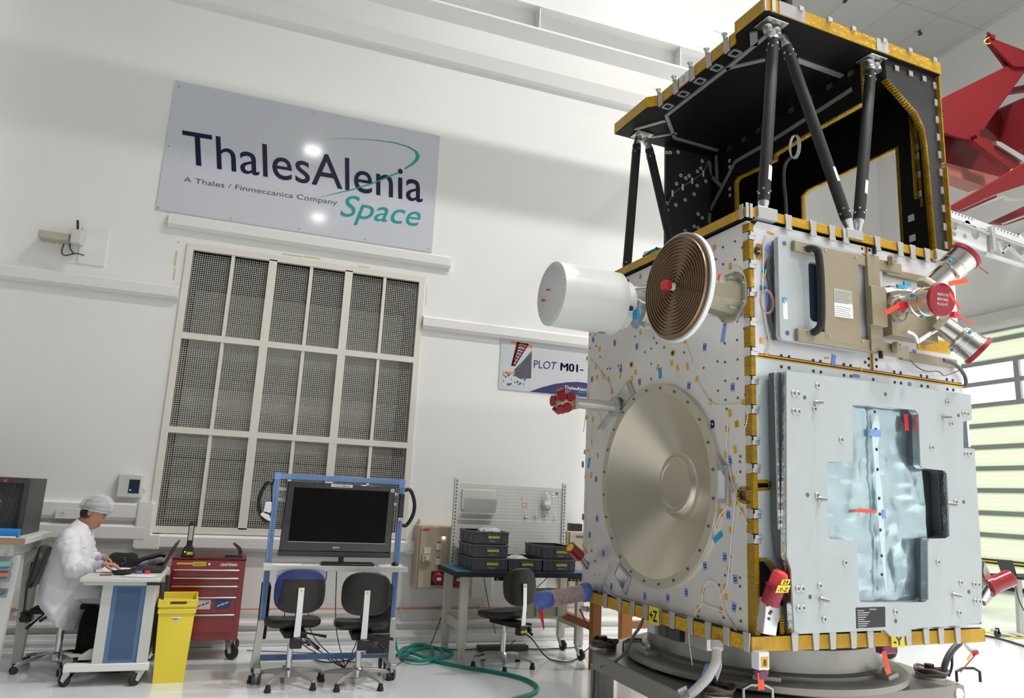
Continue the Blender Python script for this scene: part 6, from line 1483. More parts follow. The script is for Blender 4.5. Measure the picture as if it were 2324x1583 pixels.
_p0, _p1 = Vector(bs(2040, 693, -.15)), Vector(bs(2132, 680, -.44)); _d = (_p1-_p0).normalized(); _x, _y, _a = basis(_d); _up = Vector((0, 0, 1)); _sx = _up.cross(_d).normalized(); _sx = _sx if _sx.x > 0 else -_sx; _sy = _d.cross(_sx); _sy = _sy if _sy.z > 0 else -_sy
b = MB()
for k, t9 in enumerate(('REMOVE', 'BEFORE', 'FLIGHT')): text_mb(b, t9, lambda a, c, d=0: _p1+_d*(.0235)+_sx*a+_sy*c, -.04, .02-k*.028, .08, .015, d=0)
S(b, 'lettering', M['paper'], t2, smooth=False)

S(MB().box(RF(C6(1070, 590), -.05)[0], RF(C6(1430, 700), -.05)[0]-.02, -.10, -.001, RF(C6(1200, 950), -.05)[1], RF(C6(1200, 590), -.05)[1]), 'tracker_electronics', M['tan2'], bevel=.006)
for (p, q, r) in (((1075, 580), (1380, 620), .012), ((1090, 600), (1300, 580), .009), ((1250, 900), (1330, 980), .012), ((1330, 975), (1480, 880), .014), ((1480, 880), (1580, 830), .013)):
    a, c = bs(*C6(*p), -.12), bs(*C6(*q), -.13); S(MB().tube(smoothpts([a, Vector(a).lerp(Vector(c), .5)+Vector((0, -.02, .012)), c], 2), r, 8), 'foil_cable', M['foil'])
b = MB(); c_ = Vector(bs(*C6(1195, 735), -.20)); 
for k in range(3): b.tube([c_+Vector(((.062+.003*k)*math.cos(q), .004*k, (.07+.003*k)*math.sin(q))) for q in [2*PI*i/24 for i in range(24)]], .004, 6, closed=True)
S(b, 'coiled_cable', mat('braided_cable', (.36, .24, .21), .6, bump=.8, bs=150))
for p in ((1200, 562), (1248, 540), (1175, 815), (1250, 655)): a = bs(*C6(*p), -.16); S(MB().cbox(a, (.06, .012, .022)), 'blue_tape', M['brightblue'])
a = bs(*C6(1190, 712), -.22); k_ = S(MB().cyl(a, (a[0], a[1]-.03, a[2]), .028, n=16), 'red_plug', M['brightred'])
def ribbon(p, q, v, w_=.014, m_='orange', par=None, name='warning_ribbon'):
    a, c = Vector(RF(p, v)), Vector(RF(q, v)); d = (c-a).normalized(); n = Vector((-d.y, d.x))*w_
    return S(MB().prism([a+n, c+n, c-n, a-n], fv(v), 0, .002), name, M[m_], par)
ribbon(C6(1190, 700), C6(1082, 760), -.25); ribbon(C6(1560, 540), C6(1698, 512), -.5); ribbon(C6(1565, 610), C6(1645, 730), -.545, .010); ribbon(C6(1790, 415), C6(1855, 465), -.33, .005, 'red'); ribbon(C6(1620, 765), C6(1755, 850), -.4, .005, 'orange')
a = bs(*C6(1602, 772), -.42); S(MB().cbox(a, (.04, .03, .03)), 'red_plug', M['brightred'])
b = MB(); c0_ = [bs(*C6(*p), -.03) for p in ((1520, 1110), (1600, 1130), (1660, 1190), (1690, 1250), (1690, 1310))]; S(MB().tube(smoothpts(c0_, 2), .012, 8), 'grey_cable', M['greyp2'])
S(MB().tube(smoothpts([bs(*C6(*p), -.03) for p in ((1270, 1110), (1330, 1170), (1400, 1200), (1490, 1190), (1520, 1230), (1560, 1220), (1660, 1180))], 2), .0035, 6), 'grey_cable', M['greyp2'])
S(MB().tube(smoothpts([bs(*C6(*p), -.09) for p in ((900, 965), (905, 1040), (960, 1040), (1060, 1020), (1150, 990))], 2), .004, 6), 'wire', M['wirewhite'])
# wires, tapes and coil on the near upper left part of the right face
wr = lambda pts, v=-.012: [bs(*C6(*p), v) for p in pts]
S(MB().tube(smoothpts(wr([(255, 330), (200, 370), (205, 460), (230, 560), (225, 700), (215, 800), (250, 900), (260, 960)]), 2), .012, 8), 'grey_cable', M['coverdark'])
b = MB(); c_ = Vector(bs(*C6(195, 675), -.03))
for k in range(3): b.tube([c_+Vector(((.045+.003*k)*math.cos(q), -.004*k, (.065+.003*k)*math.sin(q))) for q in [2*PI*i/24 for i in range(24)]], .0035, 6, closed=True)
S(b, 'coiled_cable', mat('pink_cable', (.42, .26, .26), .6))
wire(wr([(200, 175), (170, 260), (175, 420), (165, 600), (180, 780), (230, 1020), (190, 1060)]), 0); wire(wr([(240, 340), (205, 380), (185, 480)]), 0)
for (p, s_, m_, r) in (((195, 445), (.05, .05), 'brightblue', .5), ((172, 572), (.045, .028), 'brightblue', 0), ((215, 280), (.05, .04), 'tape', .4), ((205, 670), (.02, .10), 'tape', 0), ((160, 965), (.02, .035), 'ktape', 0), ((212, 950), (.03, .014), 'ktape', .4), ((180, 375), (.024, .014), 'ktape', .4), ((182, 485), (.024, .014), 'ktape', 0), ((200, 1065), (.03, .014), 'ktape', -.5), ((700, 1112), (.030, .07), 'tape', .15), ((872, 1228), (.05, .02), 'tape', 0), ((1272, 1288), (.025, .022), 'tape', .2), ((650, 1095), (.035, .012), 'ktape', -.2), ((905, 1178), (.02, .02), 'ktape', .5), ((230, 160), (.05, .012), 'ktape', .1), ((1308, 1070), (.025, .07), 'tape', 0), ((1440, 975), (.04, .025), 'tape', 0)):
    a, z = RF(C6(*p), -.003); o_ = S(MB().box(-s_[0]/2, s_[0]/2, -.001, 0, -s_[1]/2, s_[1]/2), 'tape_piece', M[m_], smooth=False); o_.location = (a, -.003, z); o_.rotation_euler = (0, r, 0)
hl = [C6(*p) for p in ((307, 1078), (364, 1086), (308, 1160), (365, 1168), (546, 1112), (600, 1120), (548, 1192), (603, 1200), (775, 1143), (826, 1152), (777, 1224), (829, 1230), (935, 1127), (961, 1100), (962, 1150), (1020, 1158), (1018, 1108), (995, 1255), (1152, 1198), (1200, 1205), (1156, 1276), (1203, 1282), (1353, 1227), (1398, 1234), (1357, 1303), (1404, 1308), (1546, 1255), (1590, 1262), (1550, 1328), (1594, 1334), (912, 276), (916, 322), (966, 288), (930, 505), (982, 515), (935, 550))]
bh = None
for p in hl:
    a, z = RF(p)
    if bh is None: bh = S(MB().cyl((0, 0, 0), (0, -.002, 0), .010, n=12), 'panel_hole', M['black']); cur = bh
    else: cur = bh.copy(); COL.objects.link(cur); cur.parent = sat
    cur.location = (a, 0, z)

q0, q1 = RF(C6(112, 235)), RF(C6(163, 365)); hs_ = S(MB().prism(rrect(q0[0], q1[0], q1[1], q0[1], .02), fv(0), .0, .004), 'hand_slot', M['kaptonv'])
S(MB().prism(rrect(q0[0]-.01, q1[0]-.02, q1[1]+.025, q0[1]-.025, .015), fv(0), .004, .006), 'slot_opening', M['black'], hs_); S(MB().box(q0[0], q0[0]+.025, -.02, -.006, q1[1]+.04, q0[1]-.05), 'slot_fitting', M['steel'], hs_)
# ---------------- big lower cover plate with cross shaped window
CVv = -.14; cq = lambda nm, *pts: [RF(nm(*p), CVv) for p in pts]
F = lambda x, y: (x, y)
out_ = cq(F, (1785, 841), (2204, 895), (2206, 953), (2186, 956), (2187, 1016), (2212, 1018), (2228.5, 1277), (2228, 1410), (2222, 1414), (2066, 1426), (2054, 1444), (2023, 1444), (2009, 1429), (1815, 1438), (1803, 1430), (1795, 1290), (1790, 1275), (1786, 1262))
win_ = cq(F, (1935, 916), (2078, 930), (2085, 940), (2089, 1055), (2096, 1062), (2143, 1067), (2149, 1074), (2155, 1216), (2150, 1221), (2110, 1222), (2106, 1230), (2107, 1360), (2101, 1366), (1956, 1368), (1951, 1362), (1945, 1232), (1940, 1226), (1885, 1222), (1880, 1216), (1876, 1054), (1880, 1048), (1932, 1047), (1936, 1042))
big = S(MB().prism(out_, fv(CVv), 0, -.012, [win_]), 'protective_cover', M['cover'], bevel=.002)
# crinkled silver foam edge behind it
b = MB(); N_ = len(out_)
b.prism([(p[0]+(.004 if p[0] < 1 else -.004), p[1]) for p in out_], fv(CVv), -.013, -.05, [win_]); S(b, 'foil_edge', M['foil'], big)
# lower grey channel behind
ch_ = [RF(F(*p), -.05) for p in ((1752, 845), (2180, 885), (2200, 1400), (1802, 1425), (1798, 1320), (1782, 1280), (1768, 1262), (1760, 1200))]
S(MB().prism([(ch_[0][0], ch_[0][1]), (1.70, 1.50), (1.70, .12), ch_[3], ch_[4], ch_[5], ch_[6], ch_[7]], fv(-.0), .02, .085, [[(p[0], p[1]) for p in win_]]), 'cover_frame', M['coverdark'], big, bevel=.004)
S(MB().prism([(ch_[0][0]-.012, ch_[0][1]+.0), (ch_[0][0]+.0, ch_[0][1]), (ch_[7][0]+.0, ch_[7][1]), (ch_[7][0]-.012, ch_[7][1])], fv(0), .078, .088), 'foil_edge', M['foil'], big)
# blue-silver film inside the window
ww = [p[0] for p in win_]; wz_ = [p[1] for p in win_]; u0_, u1_, z0_, z1_ = min(ww)-.01, max(ww)-.10, min(wz_)-.02, max(wz_)+.02
random.seed(21); b = MB(); nx, nz = 46, 64; vs = []
from mathutils import noise as _n
for j in range(nz+1):
    for i in range(nx+1):
        x = u0_+(u1_-u0_)*i/nx; z = z0_+(z1_-z0_)*j/nz
        r = abs(_n.noise(Vector((x*7, z*2.2, .3))))*.9+abs(_n.noise(Vector((x*3+z*5, z*9-x*4, 4.1))))*.5+abs(_n.noise(Vector((x*22, z*13, 2))))*.12
        vs.append((x, -.062+.030*r-(.012 if (x-u0_)/(u1_-u0_) < .5 else 0), z))
b.add(vs, [(j*(nx+1)+i, j*(nx+1)+i+1, (j+1)*(nx+1)+i+1, (j+1)*(nx+1)+i) for j in range(nz) for i in range(nx)])
film = S(b, 'silver_film', M['film'], big, ang=180)
S(MB().box(u1_+.005, max(ww)+.02, -.03, -.02, z0_, z1_), 'dark_recess', M['blackmatte'], big)
rs = [C7(*p) for p in ((732, 80), (752, 5), (768, 0), (775, 40), (780, 95), (768, 180), (775, 300), (790, 420), (800, 560), (805, 680), (808, 800), (815, 930), (822, 1000), (812, 985), (795, 860), (780, 700), (762, 480), (750, 300), (738, 180))]
S(MB().prism([RF(p, -.085) for p in rs], fv(-.085), 0, .002), 'white_strip', M['filmw'], film)
for p in ((756, 83), (761, 195), (766, 307), (775, 468), (779, 556), (782, 645), (789, 789), (790, 893), (750, -15)):
    a, z = RF(C7(*p), -.087); S(MB().cyl((a, -.087, z), (a, -.09, z), .009, n=10), 'rivet_hole', M['black'], film)
a, z = RF(C7(755, 103), -.09); S(MB().box(a-.045, a+.045, -.091, -.089, z-.02, z+.02), 'blue_tape', M['tape'], film)
a, z = RF(C7(803, 556), -.09); S(MB().box(a-.014, a+.014, -.091, -.089, z-.024, z+.024), 'blue_tape', M['tape'], film)
q = [RF(C7(*p), -.095) for p in ((640, 526), (760, 533), (760, 550), (640, 545))]; S(MB().prism(q, fv(-.095), 0, .0015), 'warning_ribbon', M['orange'], film)
a, z = RF(C7(930, 45), -.09); S(MB().box(a-.02, a+.015, -.091, -.089, z-.05, z+.05), 'red_tag', M['brightred'], film)
q = [RF(C7(*p), CVv) for p in ((645, 1078), (808, 1073), (810, 1185), (648, 1194))]
l_ = S(MB().prism(q, fv(CVv), 0, .0015), 'black_data_plate', M['black'], big)
b = MB()
for k in range(10):
    z = q[0][1]-.016-k*.0115; b.box(q[0][0]+.01, q[0][0]+.06+.04*((k*7) % 4)/3, CVv-.0022, CVv-.0016, z-.002, z+.002)
S(b, 'small_print', mat('print_light', (.55, .55, .55), .6), l_, smooth=False, kind='stuff')
b = MB(); text_mb(b, 'SENTINEL-3', fv(CVv-.0016), q[0][0]+.10, q[0][1]-.014, .055, .008, d=.0008); S(b, 'lettering', M['paper'], l_, smooth=False)
wsh = [C6(*p) for p in ((400, 1360), (433, 1364), (580, 1302), (557, 1477), (403, 1492), (436, 1496), (1549, 1427), (1674, 1510), (1698, 1514))]+[C7(*p) for p in ((565, 141), (1070, 185), (1178, 52), (1262, 220), (1283, 220), (430, 452), (1204, 488), (587, 827), (1105, 824), (1232, 938), (1308, 948), (1330, 950), (1312, 1042), (1334, 1044), (1224, 1107), (445, 957), (322, 973), (348, 973), (326, 1082), (352, 1080), (470, 1143), (868, 1103))]
bw_ = None
for p in wsh:
    a, z = RF(p, CVv)
    if bw_ is None:
        bw_ = S(MB().lathe([(.019, 0), (.019, .004), (.016, .007), (.0075, .007)], (0, 0, 0), (0, -1, 0), 20, close=False), 'cover_washer', M['alup'], big)
        dk = S(MB().cyl((0, -.003, 0), (0, -.0062, 0), .0078, n=12), 'washer_hole', M['greyp2'], bw_); cur = bw_
    else:
        cur = bw_.copy(); COL.objects.link(cur); cur.parent = big; h = dk.copy(); COL.objects.link(h); h.parent = cur
    cur.location = (a, CVv, z)
for (nm, p) in ((C6, (482, 1390)), (C6, (1087, 1366)), (C6, (1633, 1524)), (C7, (376, 449)), (C7, (1248, 488)), (C7, (1277, 990)), (C7, (390, 1018)), (C7, (868, 1153))):
    a, z = RF(nm(*p), CVv); S(MB().cyl((a, CVv, z), (a, CVv-.001, z), .012, n=14), 'cover_hole', M['coverdark'], big)
for (nm, p) in ((C6, (598, 1430)), (C6, (1558, 1540)), (C7, (465, 474)), (C7, (1190, 503)), (C7, (478, 1038)), (C7, (1218, 1012))):
    a, z = RF(nm(*p), CVv-.03); S(MB().lathe([(.018, 0), (.018, .008), (.014, .012), (.009, .05), (.005, .062)], (a, CVv, z), (0, -1, 0), 16), 'standoff_pin', M['alup'], big)
q = [RF(C7(*p), -.06) for p in ((1230, 40), (1275, 42), (1285, 182), (1238, 178))]; tgp = S(MB().prism(q, fv(-.06), 0, .002), 'paper_tag', M['paper']); a, z = q[3]; S(MB().box(a, a+.045, -.0645, -.062, z+.0, z+.035), 'blue_tape', M['tape'], tgp)
# ---------------- thruster in the lower corner cut-out (near) and on the far right edge
TV = -.03
S(MB().box(.065, ct[4][0]+.0, .05, .06, ZB_, ct[0][1]), 'opening_lining', M['blackmatte'])
S(MB().box(ct[4][0]-.06, ct[4][0]-.03, -.003, .0, ZB_, ct[4][1]-.10), 'edge_tape', M['kaptonv'])
q = [RF(C7(*p), TV) for p in ((122, 1015), (165, 1040), (215, 1060), (228, 1090), (190, 1160), (180, 1232), (110, 1220), (110, 1160))]
tr_ = S(MB().prism(q, fv(TV), -.05, .03), 'thruster_bracket', M['alu'], bevel=.006)
for p in ((165, 1110), (160, 1140), (172, 1100)): a, z = RF(C7(*p), TV-.03); S(MB().cyl((a, TV-.03, z), (a, TV-.034, z), .008, n=10), 'bolt', M['greyp2'], tr_)
c0, c1, c2 = Vector(bs(*C7(150, 1075), -.07)), Vector(bs(*C7(190, 985), -.08)), Vector(bs(*C7(215, 915), -.10))
S(MB().cyl(c0, c1, .020, n=14), 'thruster_nozzle', M['lens'], tr_)
S(MB().lathe([(.045, -.075), (.048, -.07), (.050, .02), (.056, .022), (.056, .03)], c1, (c2-c1), 24), 'red_cover', M['redcap'], tr_)
S(MB().lathe([(.044, .03), (.044, .085), (.038, .105), (.02, .115)], c1, (c2-c1), 24), 'red_cap', mat('salmon_red', (.80, .07, .09), .35), tr_)
f_ = lambda a, c, d=0: tuple(c1+(c2-c1).normalized()*(.028+c)+Vector((a, -.0565-d, 0)))
yl = S(MB().prism([(-.045, -.03), (.04, -.03), (.04, .012), (-.045, .012)], f_, 0, .002), 'yellow_label', M['yell'], tr_)
b = MB(); text_mb(b, '-Y-Z', f_, -.035, -.024, .065, .022, d=.003, bold=.02); S(b, 'lettering', M['black'], yl, smooth=False)
yl2 = S(MB().prism([(-.03, .016), (.025, .016), (.025, .045), (-.03, .045)], f_, 0, .002), 'yellow_label', M['yell'], tr_)
b = MB(); text_mb(b, '24', f_, -.02, .02, .035, .02, d=.003, bold=.02); S(b, 'lettering', M['black'], yl2, smooth=False)
e0, e1, e2 = Vector(bs(*C7(1350, 1030), .10)), Vector(bs(*C7(1395, 960), .05)), Vector(bs(*C7(1500, 915), .0))
t_ = S(MB().cyl(e0, e1, .026, n=12), 'thruster', M['alu'])
S(MB().lathe([(.035, -.02), (.062, -.015), (.062, .02), (.052, .024), (.054, .15), (.050, .155)], e1, (e2-e1), 20), 'red_cover', M['red'], t_)
x_ = (e2-e1).normalized(); S(MB().cyl(e1+x_*.155, e1+x_*.158, .03, n=14), 'yellow_sticker', M['yell'], t_)
q = [RF(C7(*p), .08) for p in ((1340, 870), (1350, 820), (1385, 900), (1350, 910))]; S(MB().prism(q, fv(.08), 0, .02), 'grey_bracket', M['alup'], t_)
q = [RF(C7(*p), .10) for p in ((1345, 1010), (1410, 985), (1412, 1000), (1355, 1065))]; S(MB().prism(q, fv(.10), 0, .02), 'grey_bracket', M['alup'], t_)
# ---------------- hanging items under the bus
def sign(px, py, w_, h, v, fr, txt, horiz):
    pass
a, z = LF(C5(772, 1107), -.03); sg = S(MB().box(-.030, -.027, a-.055, a+.055, z-.055, z+.05), 'axis_sign', M['yell'])
b = MB(); text_mb(b, '+Z', lambda p, c, d=0: (-.0305-d, a+.045-(p), z-.035+c), 0, 0, .085, .065, d=.001, bold=.03); S(b, 'lettering', M['black'], sg, smooth=False)
a, z = RF(C7(880, 1258), -.035); sg = S(MB().box(a-.05, a+.055, -.035, -.032, z-.04, z+.03), 'axis_sign', M['yell'])
b = MB(); text_mb(b, '-Y', fv(-.0355), a-.035, z-.028, .07, .045, d=.001, bold=.03); S(b, 'lettering', M['black'], sg, smooth=False)
a, z = RF(C7(112, 1370), -.03); cb = S(MB().box(a-.035, a+.035, -.06, .0, z-.045, z+.045), 'hanging_connector', M['white'], bevel=.004)
s8 = S(MB().box(a-.02, a+.025, -.063, -.06, z-.03, z+.02), 'number_label', M['ktape'], cb); b = MB(); text_mb(b, '8', fv(-.063), a-.01, z-.022, .022, .032, d=.001, bold=.02); S(b, 'lettering', M['black'], s8, smooth=False)
S(MB().box(a-.025, a+.025, -.055, -.01, z-.09, z-.05), 'purple_tape', mat('purple_tape', (.18, .05, .14), .5), cb)
ribbon(C7(112, 1440), C7(118, 1538), -.05, .02, 'orange', cb)
a, z = RF(C7(800, 1290), .05); c2_ = S(MB().box(a-.06, a+.06, .0, .06, z-.04, z+.04), 'hanging_connector', mat('purple_red', (.22, .03, .10), .4), bevel=.01)
S(MB().box(a+.0, a+.05, -.004, .0, z-.0, z+.03), 'blue_label', M['tape'], c2_); ribbon(C7(800, 1320), C7(830, 1448), .0, .018, 'orange', c2_)
q = [RF(C7(*p), .02) for p in ((1232, 1268), (1285, 1260), (1320, 1315), (1305, 1345), (1280, 1330))]; hg = S(MB().prism(q, fv(.02), 0, .03), 'corner_bracket', M['white'], bevel=.003)
ribbon(C7(1292, 1333), C7(1268, 1372), -.02, .008, 'ktape', hg); ribbon(C7(1318, 1335), C7(1228, 1438), -.02, .004, 'redcap', hg); q = [RF(C7(*p), -.015) for p in ((1290, 1320), (1325, 1315), (1332, 1335), (1300, 1350))]; S(MB().prism(q, fv(-.015), 0, .003), 'red_tag', M['redcap'], hg)
# ---------------- upper carbon structure
ZD = 3.88
dl = [PZ(p, ZD) for p in ((1741, 24.4), (1665, 77.5), (1668, 99), (1498, 242), (1467, 246), (1403, 301.4))]
uo = (dl[0][0]+dl[1][0]+dl[5][0])/3; ui = (dl[2][0]+dl[3][0])/2
dp = [(uo, -.005), (uo, dl[1][1]), (ui, dl[2][1]), (ui, dl[3][1]), (uo, dl[4][1]), (uo, 1.86), (1.80, 1.86), (1.80, -.005)]
dk_ = S(MB().prism(dp, fz(ZD), 0, .10), 'instrument_deck', M['cfrp'])
for i in range(len(dp)):
    a, c = Vector(dp[i]), Vector(dp[(i+1) % len(dp)]); n = Vector(((c-a).y, -(c-a).x)).normalized()
    cen = Vector((1, .9)); n = n if (a+c-cen*2).dot(n) > 0 else -n
    b = MB(); b.prism([a-n*.001, c-n*.001, c+n*.008, a+n*.008], fz(ZD), .006, .096); S(b, 'edge_film', M['kapton'], dk_)
# edge clips, light brackets on left edge, corner blocks
for px, py in ((1815, 27), (1880, 52), (1934, 72), (2004, 100), (2062, 122), (2118, 145)):
    a = RF((px, py), -.01)[0]; S(MB().box(a-.018, a+.018, -.03, -.01, ZD+.078, ZD+.108), 'edge_clip', M['alup'], dk_)
a = RF((1786, 20), -.01)[0]; S(MB().box(uo+.10, uo+.32, -.018, -.012, ZD+.004, ZD+.098), 'edge_plate', mat('pinkish_plate', (.42, .37, .36), .45), dk_)
a = RF((2000, 108), -.01)[0]; S(MB().box(a-.05, a+.06, -.018, -.012, ZD+.004, ZD+.098), 'edge_plate', M['alup'], dk_)
for (x, y) in ((uo+.0, .0), (uo+.05, -.012)): S(MB().box(x-.014, x+.014, y-.012, y+.002, ZD, ZD+.105), 'corner_block', M['alup'], dk_)
for (px, py) in ((1655, 116), (1617, 150), (1578, 180), (1542, 210), (1506, 238)):
    vv = PZ((px, py), ZD+.0)[1]; b = MB(); b.prism([(vv-.035, ZD-.02), (vv+.02, ZD-.02), (vv+.035, ZD+.10), (vv-.02, ZD+.10)], fu(ui), .008, .016)
    bk = S(b, 'edge_bracket', M['alup'], dk_, bevel=.002)
    S(MB().lathe([(.010, 0), (.012, .02), (.021, .03), (.023, .036)], (ui-.03, vv+.0, ZD+.085), (0, 0, 1), 14), 'bracket_cup', M['alu'], bk)
    S(MB().prism(rrect(ui+.02, ui+.10, vv-.04, vv+.04, .015), fz(ZD), -.006, 0, [rrect(ui+.035, ui+.085, vv-.024, vv+.024, .008)[::-1]]), 'bracket_foot', M['alup'], bk)
    S(MB().tube([(ui-.03, vv, ZD+.12), (ui-.11, vv+.01, ZD+.13)], .002, 5), 'pin', M['alu'], bk)
vv = PZ((1557, 196), ZD)[1]; pt = S(MB().prism([(vv-.07, ZD+.01), (vv+.05, ZD+.01), (vv+.05, ZD+.09), (vv-.07, ZD+.09)], fu(ui), .009, .011), 'paper_label', M['paper'], dk_)
b = MB(); text_mb(b, '-Z', lambda p, c, d=0: (ui-.0115-d, vv+.03-p, ZD+.03+c), 0, 0, .06, .035, d=.001); S(b, 'lettering', M['brightred'], pt, smooth=False)
# cable rails under the deck
def rail(pts, w_=.03, z=ZD):
    for i in range(len(pts)-1):
        a, c = Vector(pts[i]), Vector(pts[i+1]); d = (c-a).normalized(); n = Vector((-d.y, d.x))*w_/2
        S(MB().prism([a+n, c+n, c-n, a-n], fz(z), -.012, -.001), 'cable_rail', M['alup'], dk_)
rail([PZ(p, ZD) for p in (E4(1200, 370), E4(780, 720), E4(150, 1210), E4(240, 1450), E4(690, 1579))])
rail([PZ(p, ZD) for p in (E4(780, 715), E4(1190, 620))]); rail([PZ(p, ZD) for p in (E4(1520, 620), E4(2010, 800))], .04); rail([PZ(p, ZD) for p in (E4(1070, 330), E4(1075, 470))], .05)
rail([PZ(p, ZD) for p in (C8(320, 670), C8(150, 718))]); rail([PZ(p, ZD) for p in (C8(385, 740), C8(240, 762))], .02)
# webs
UW = 1.19; W_ = lambda nm, *pts: [LF(nm(*p), UW) for p in pts]
VB = 1.82; vfar = VB; zt_ = 2.505; ub = RF((1511, 420), VB)[0]
arch = W_(F, (1958, 232), (1875, 278), (1771, 340), (1757, 350), (1756, 362), (1723, 379), (1674, 402), (1667, 413))
vL = arch[-1][0]; vF = arch[0][0]
web = [(vF, ZD), (vfar, ZD), (vfar, zt_), (vL, zt_)]+list(reversed(arch))
w1 = S(MB().prism(web, fu(UW), 0, -.025), 'web_panel', M['cfrp'])
wb_ = S(MB().prism([(ub, zt_), (UW, zt_), (UW, ZD), (ub, ZD)], fv(VB), 0, -.025), 'web_panel', M['cfrp_lit'], label='rear web coloured lighter for the light it faces, with white ringed inserts')
def web_edge(pts, fr, w_=.03, d=0, par=None, m_='kaptonv'):
    b = MB()
    for i in range(len(pts)-1):
        a, c = pts[i], pts[i+1]; b.add([fr(a[0], a[1], .003), fr(c[0], c[1], .003), fr(c[0], c[1], -.045), fr(a[0], a[1], -.045)], [(0, 1, 2, 3)])
    return S(b, 'edge_tape', M[m_], par, solid=.008)
web_edge([(vL, zt_)]+list(reversed(arch)), fu(UW), par=w1); web_edge([(vF, ZD), arch[0]], fu(UW), par=w1)
for (pa, pb) in (((1365, 500), (930, 780)), ((860, 820), (712, 905)), ((712, 905), (640, 1045)), ((640, 1045), (565, 1190)), ((565, 1190), (563, 1250)), ((560, 900), (585, 990)), ((585, 990), (640, 1045)), ((606, 870), (612, 1010))):
    bk_ = max(pa[0], pb[0]) <= 590; G_, F_ = ((lambda p: RF(p, VB)), fv(VB)) if bk_ else ((lambda p: LF(p, UW)), fu(UW))
    a, c = Vector(G_(C8(*pa))), Vector(G_(C8(*pb))); d = (c-a).normalized(); n = Vector((-d.y, d.x))*.016
    S(MB().prism([a+n, c+n, c-n, a-n], F_, .001, .010), 'cable_rail', M['alup'], wb_ if bk_ else w1)
for p in ((680, 825), (760, 770), (845, 720), (930, 665), (1025, 605), (1133, 535), (1240, 465), (1360, 390)):
    v, z = LF(C8(*p), UW); S(MB().cbox((UW-.006, v, ZD-.03), (.012, .05, .04)), 'angle_clip', M['steel'], w1)
for p in ((327, 852), (347, 852), (390, 850), (525, 900), (517, 940), (498, 958), (405, 980), (433, 995), (452, 982), (545, 1012), (382, 1027), (497, 1037), (480, 1085), (430, 1117), (378, 1145), (330, 1135), (330, 1175), (502, 1195), (525, 1217), (480, 1265), (430, 1290), (502, 1272), (680, 898), (680, 932), (682, 1055), (682, 1090)):
    if p[0] < 580:
        a, z = RF(C8(*p), VB); S(MB().lathe([(.008, 0), (.017, .001), (.017, .004), (.008, .004)], (a, VB-.0005, z), (0, -1, 0), 12, close=False), 'insert_ring', M['paper'], wb_)
    else:
        v, z = LF(C8(*p), UW); S(MB().lathe([(.008, 0), (.017, .001), (.017, .004), (.008, .004)], (UW-.0005, v, z), (-1, 0, 0), 12, close=False), 'insert_ring', M['paper'], w1)
S(MB().tube(smoothpts([(RF(C8(*p), VB)[0], VB-.01, RF(C8(*p), VB)[1]) for p in ((550, 910), (530, 965), (465, 1010), (355, 1080), (330, 1150))], 2), .005, 6), 'cable', M['tan2'], wb_)
for p in ((527, 972), (465, 1012), (412, 1048), (355, 1083)): a, z = RF(C8(*p), VB); S(MB().cbox((a, VB-.012, z), (.018, .006, .06)), 'white_tie', M['paper'], wb_)
U2 = 1.72; q = [LF(p, U2) for p in ((1818, 520), (1818, 445), (1832, 430), (2033, 335), (2058, 575))]
hole = [(q[0][0], zt_+.01), q[1], q[2], q[3], (q[3][0]-.0, zt_+.01)]
w2 = S(MB().prism([(.06, zt_), (.06, ZD), (1.84, ZD), (1.84, zt_), (hole[0][0], zt_), hole[1], hole[2], hole[3], (hole[4][0], zt_)], fu(U2), 0, -.03), 'web_panel', M['cfrp'])
web_edge([(hole[0][0], zt_)]+hole[1:4]+[(hole[4][0], zt_)], fu(U2), par=w2)
for (pa, pb) in ((hole[3], (hole[4][0], zt_)), ((LF((2070, 235), U2)), (LF((2090, 470), U2)))):
    a, c = Vector(pa), Vector(pb); S(MB().prism([(a.x, a.y), (a.x-.022, a.y), (c.x-.022, c.y), (c.x, c.y)], fu(U2), .001, .004), 'edge_tape', M['kaptonv'], w2)
v_, z_ = LF((2075, 300), U2); 
web_edge([(v_+.0, LF((2080, 455), U2)[1]), (v_, LF((2055, 235), U2)[1])], fu(U2-.04), par=w2)
for p in ((535, 152), (540, 248), (555, 430), (565, 622), (490, 860), (503, 1060)):
    v, z = LF(E1(*p), U2); S(MB().cbox((U2-.008, v, z), (.016, .05, .05)), 'angle_clip', M['steel'], w2)
S(MB().prism([(UW+.03, zt_), (U2-.01, zt_), (U2-.01, ZD), (UW+.03, ZD)], fv(1.80), 0, -.02), 'web_panel', M['cfrp'])
# front frame at the right end
fp = [RF(p, .03) for p in ((2010, 165), (2119, 205), (2150, 590), (2126, 585), (2103, 330), (2096, 290), (2080, 255), (2012, 178))]
fr2 = S(MB().prism([(fp[0][0], ZD), (1.79, ZD), (1.79, zt_), (fp[3][0], zt_), (fp[4][0], fp[4][1]), fp[5], fp[6], fp[7]], fv(.03), 0, -.03), 'front_frame', M['cfrp_lit'])
web_edge([(fp[3][0], zt_), fp[4], fp[5], fp[6], fp[7]], fv(.03), par=fr2)
S(MB().box(1.79, 1.80, .0, .06, zt_+.70, ZD), 'edge_film', M['kaptonv'], fr2); S(MB().box(1.79, 1.80, -.01, .06, zt_, zt_+.66), 'edge_film', M['kaptonv'], fr2)
for k in range(10): z = zt_+.06+k*.135; S(MB().box(1.755, 1.785, .018, .03, z, z+.05), 'angle_clip', M['alup'], fr2)
for p in ((895, 730), (1042, 785), (1185, 840)): a, z = RF(E5(*p), .03); S(MB().box(a-.02, a+.02, .016, .03, z-.02, z+.02), 'angle_clip', M['steel'], fr2)
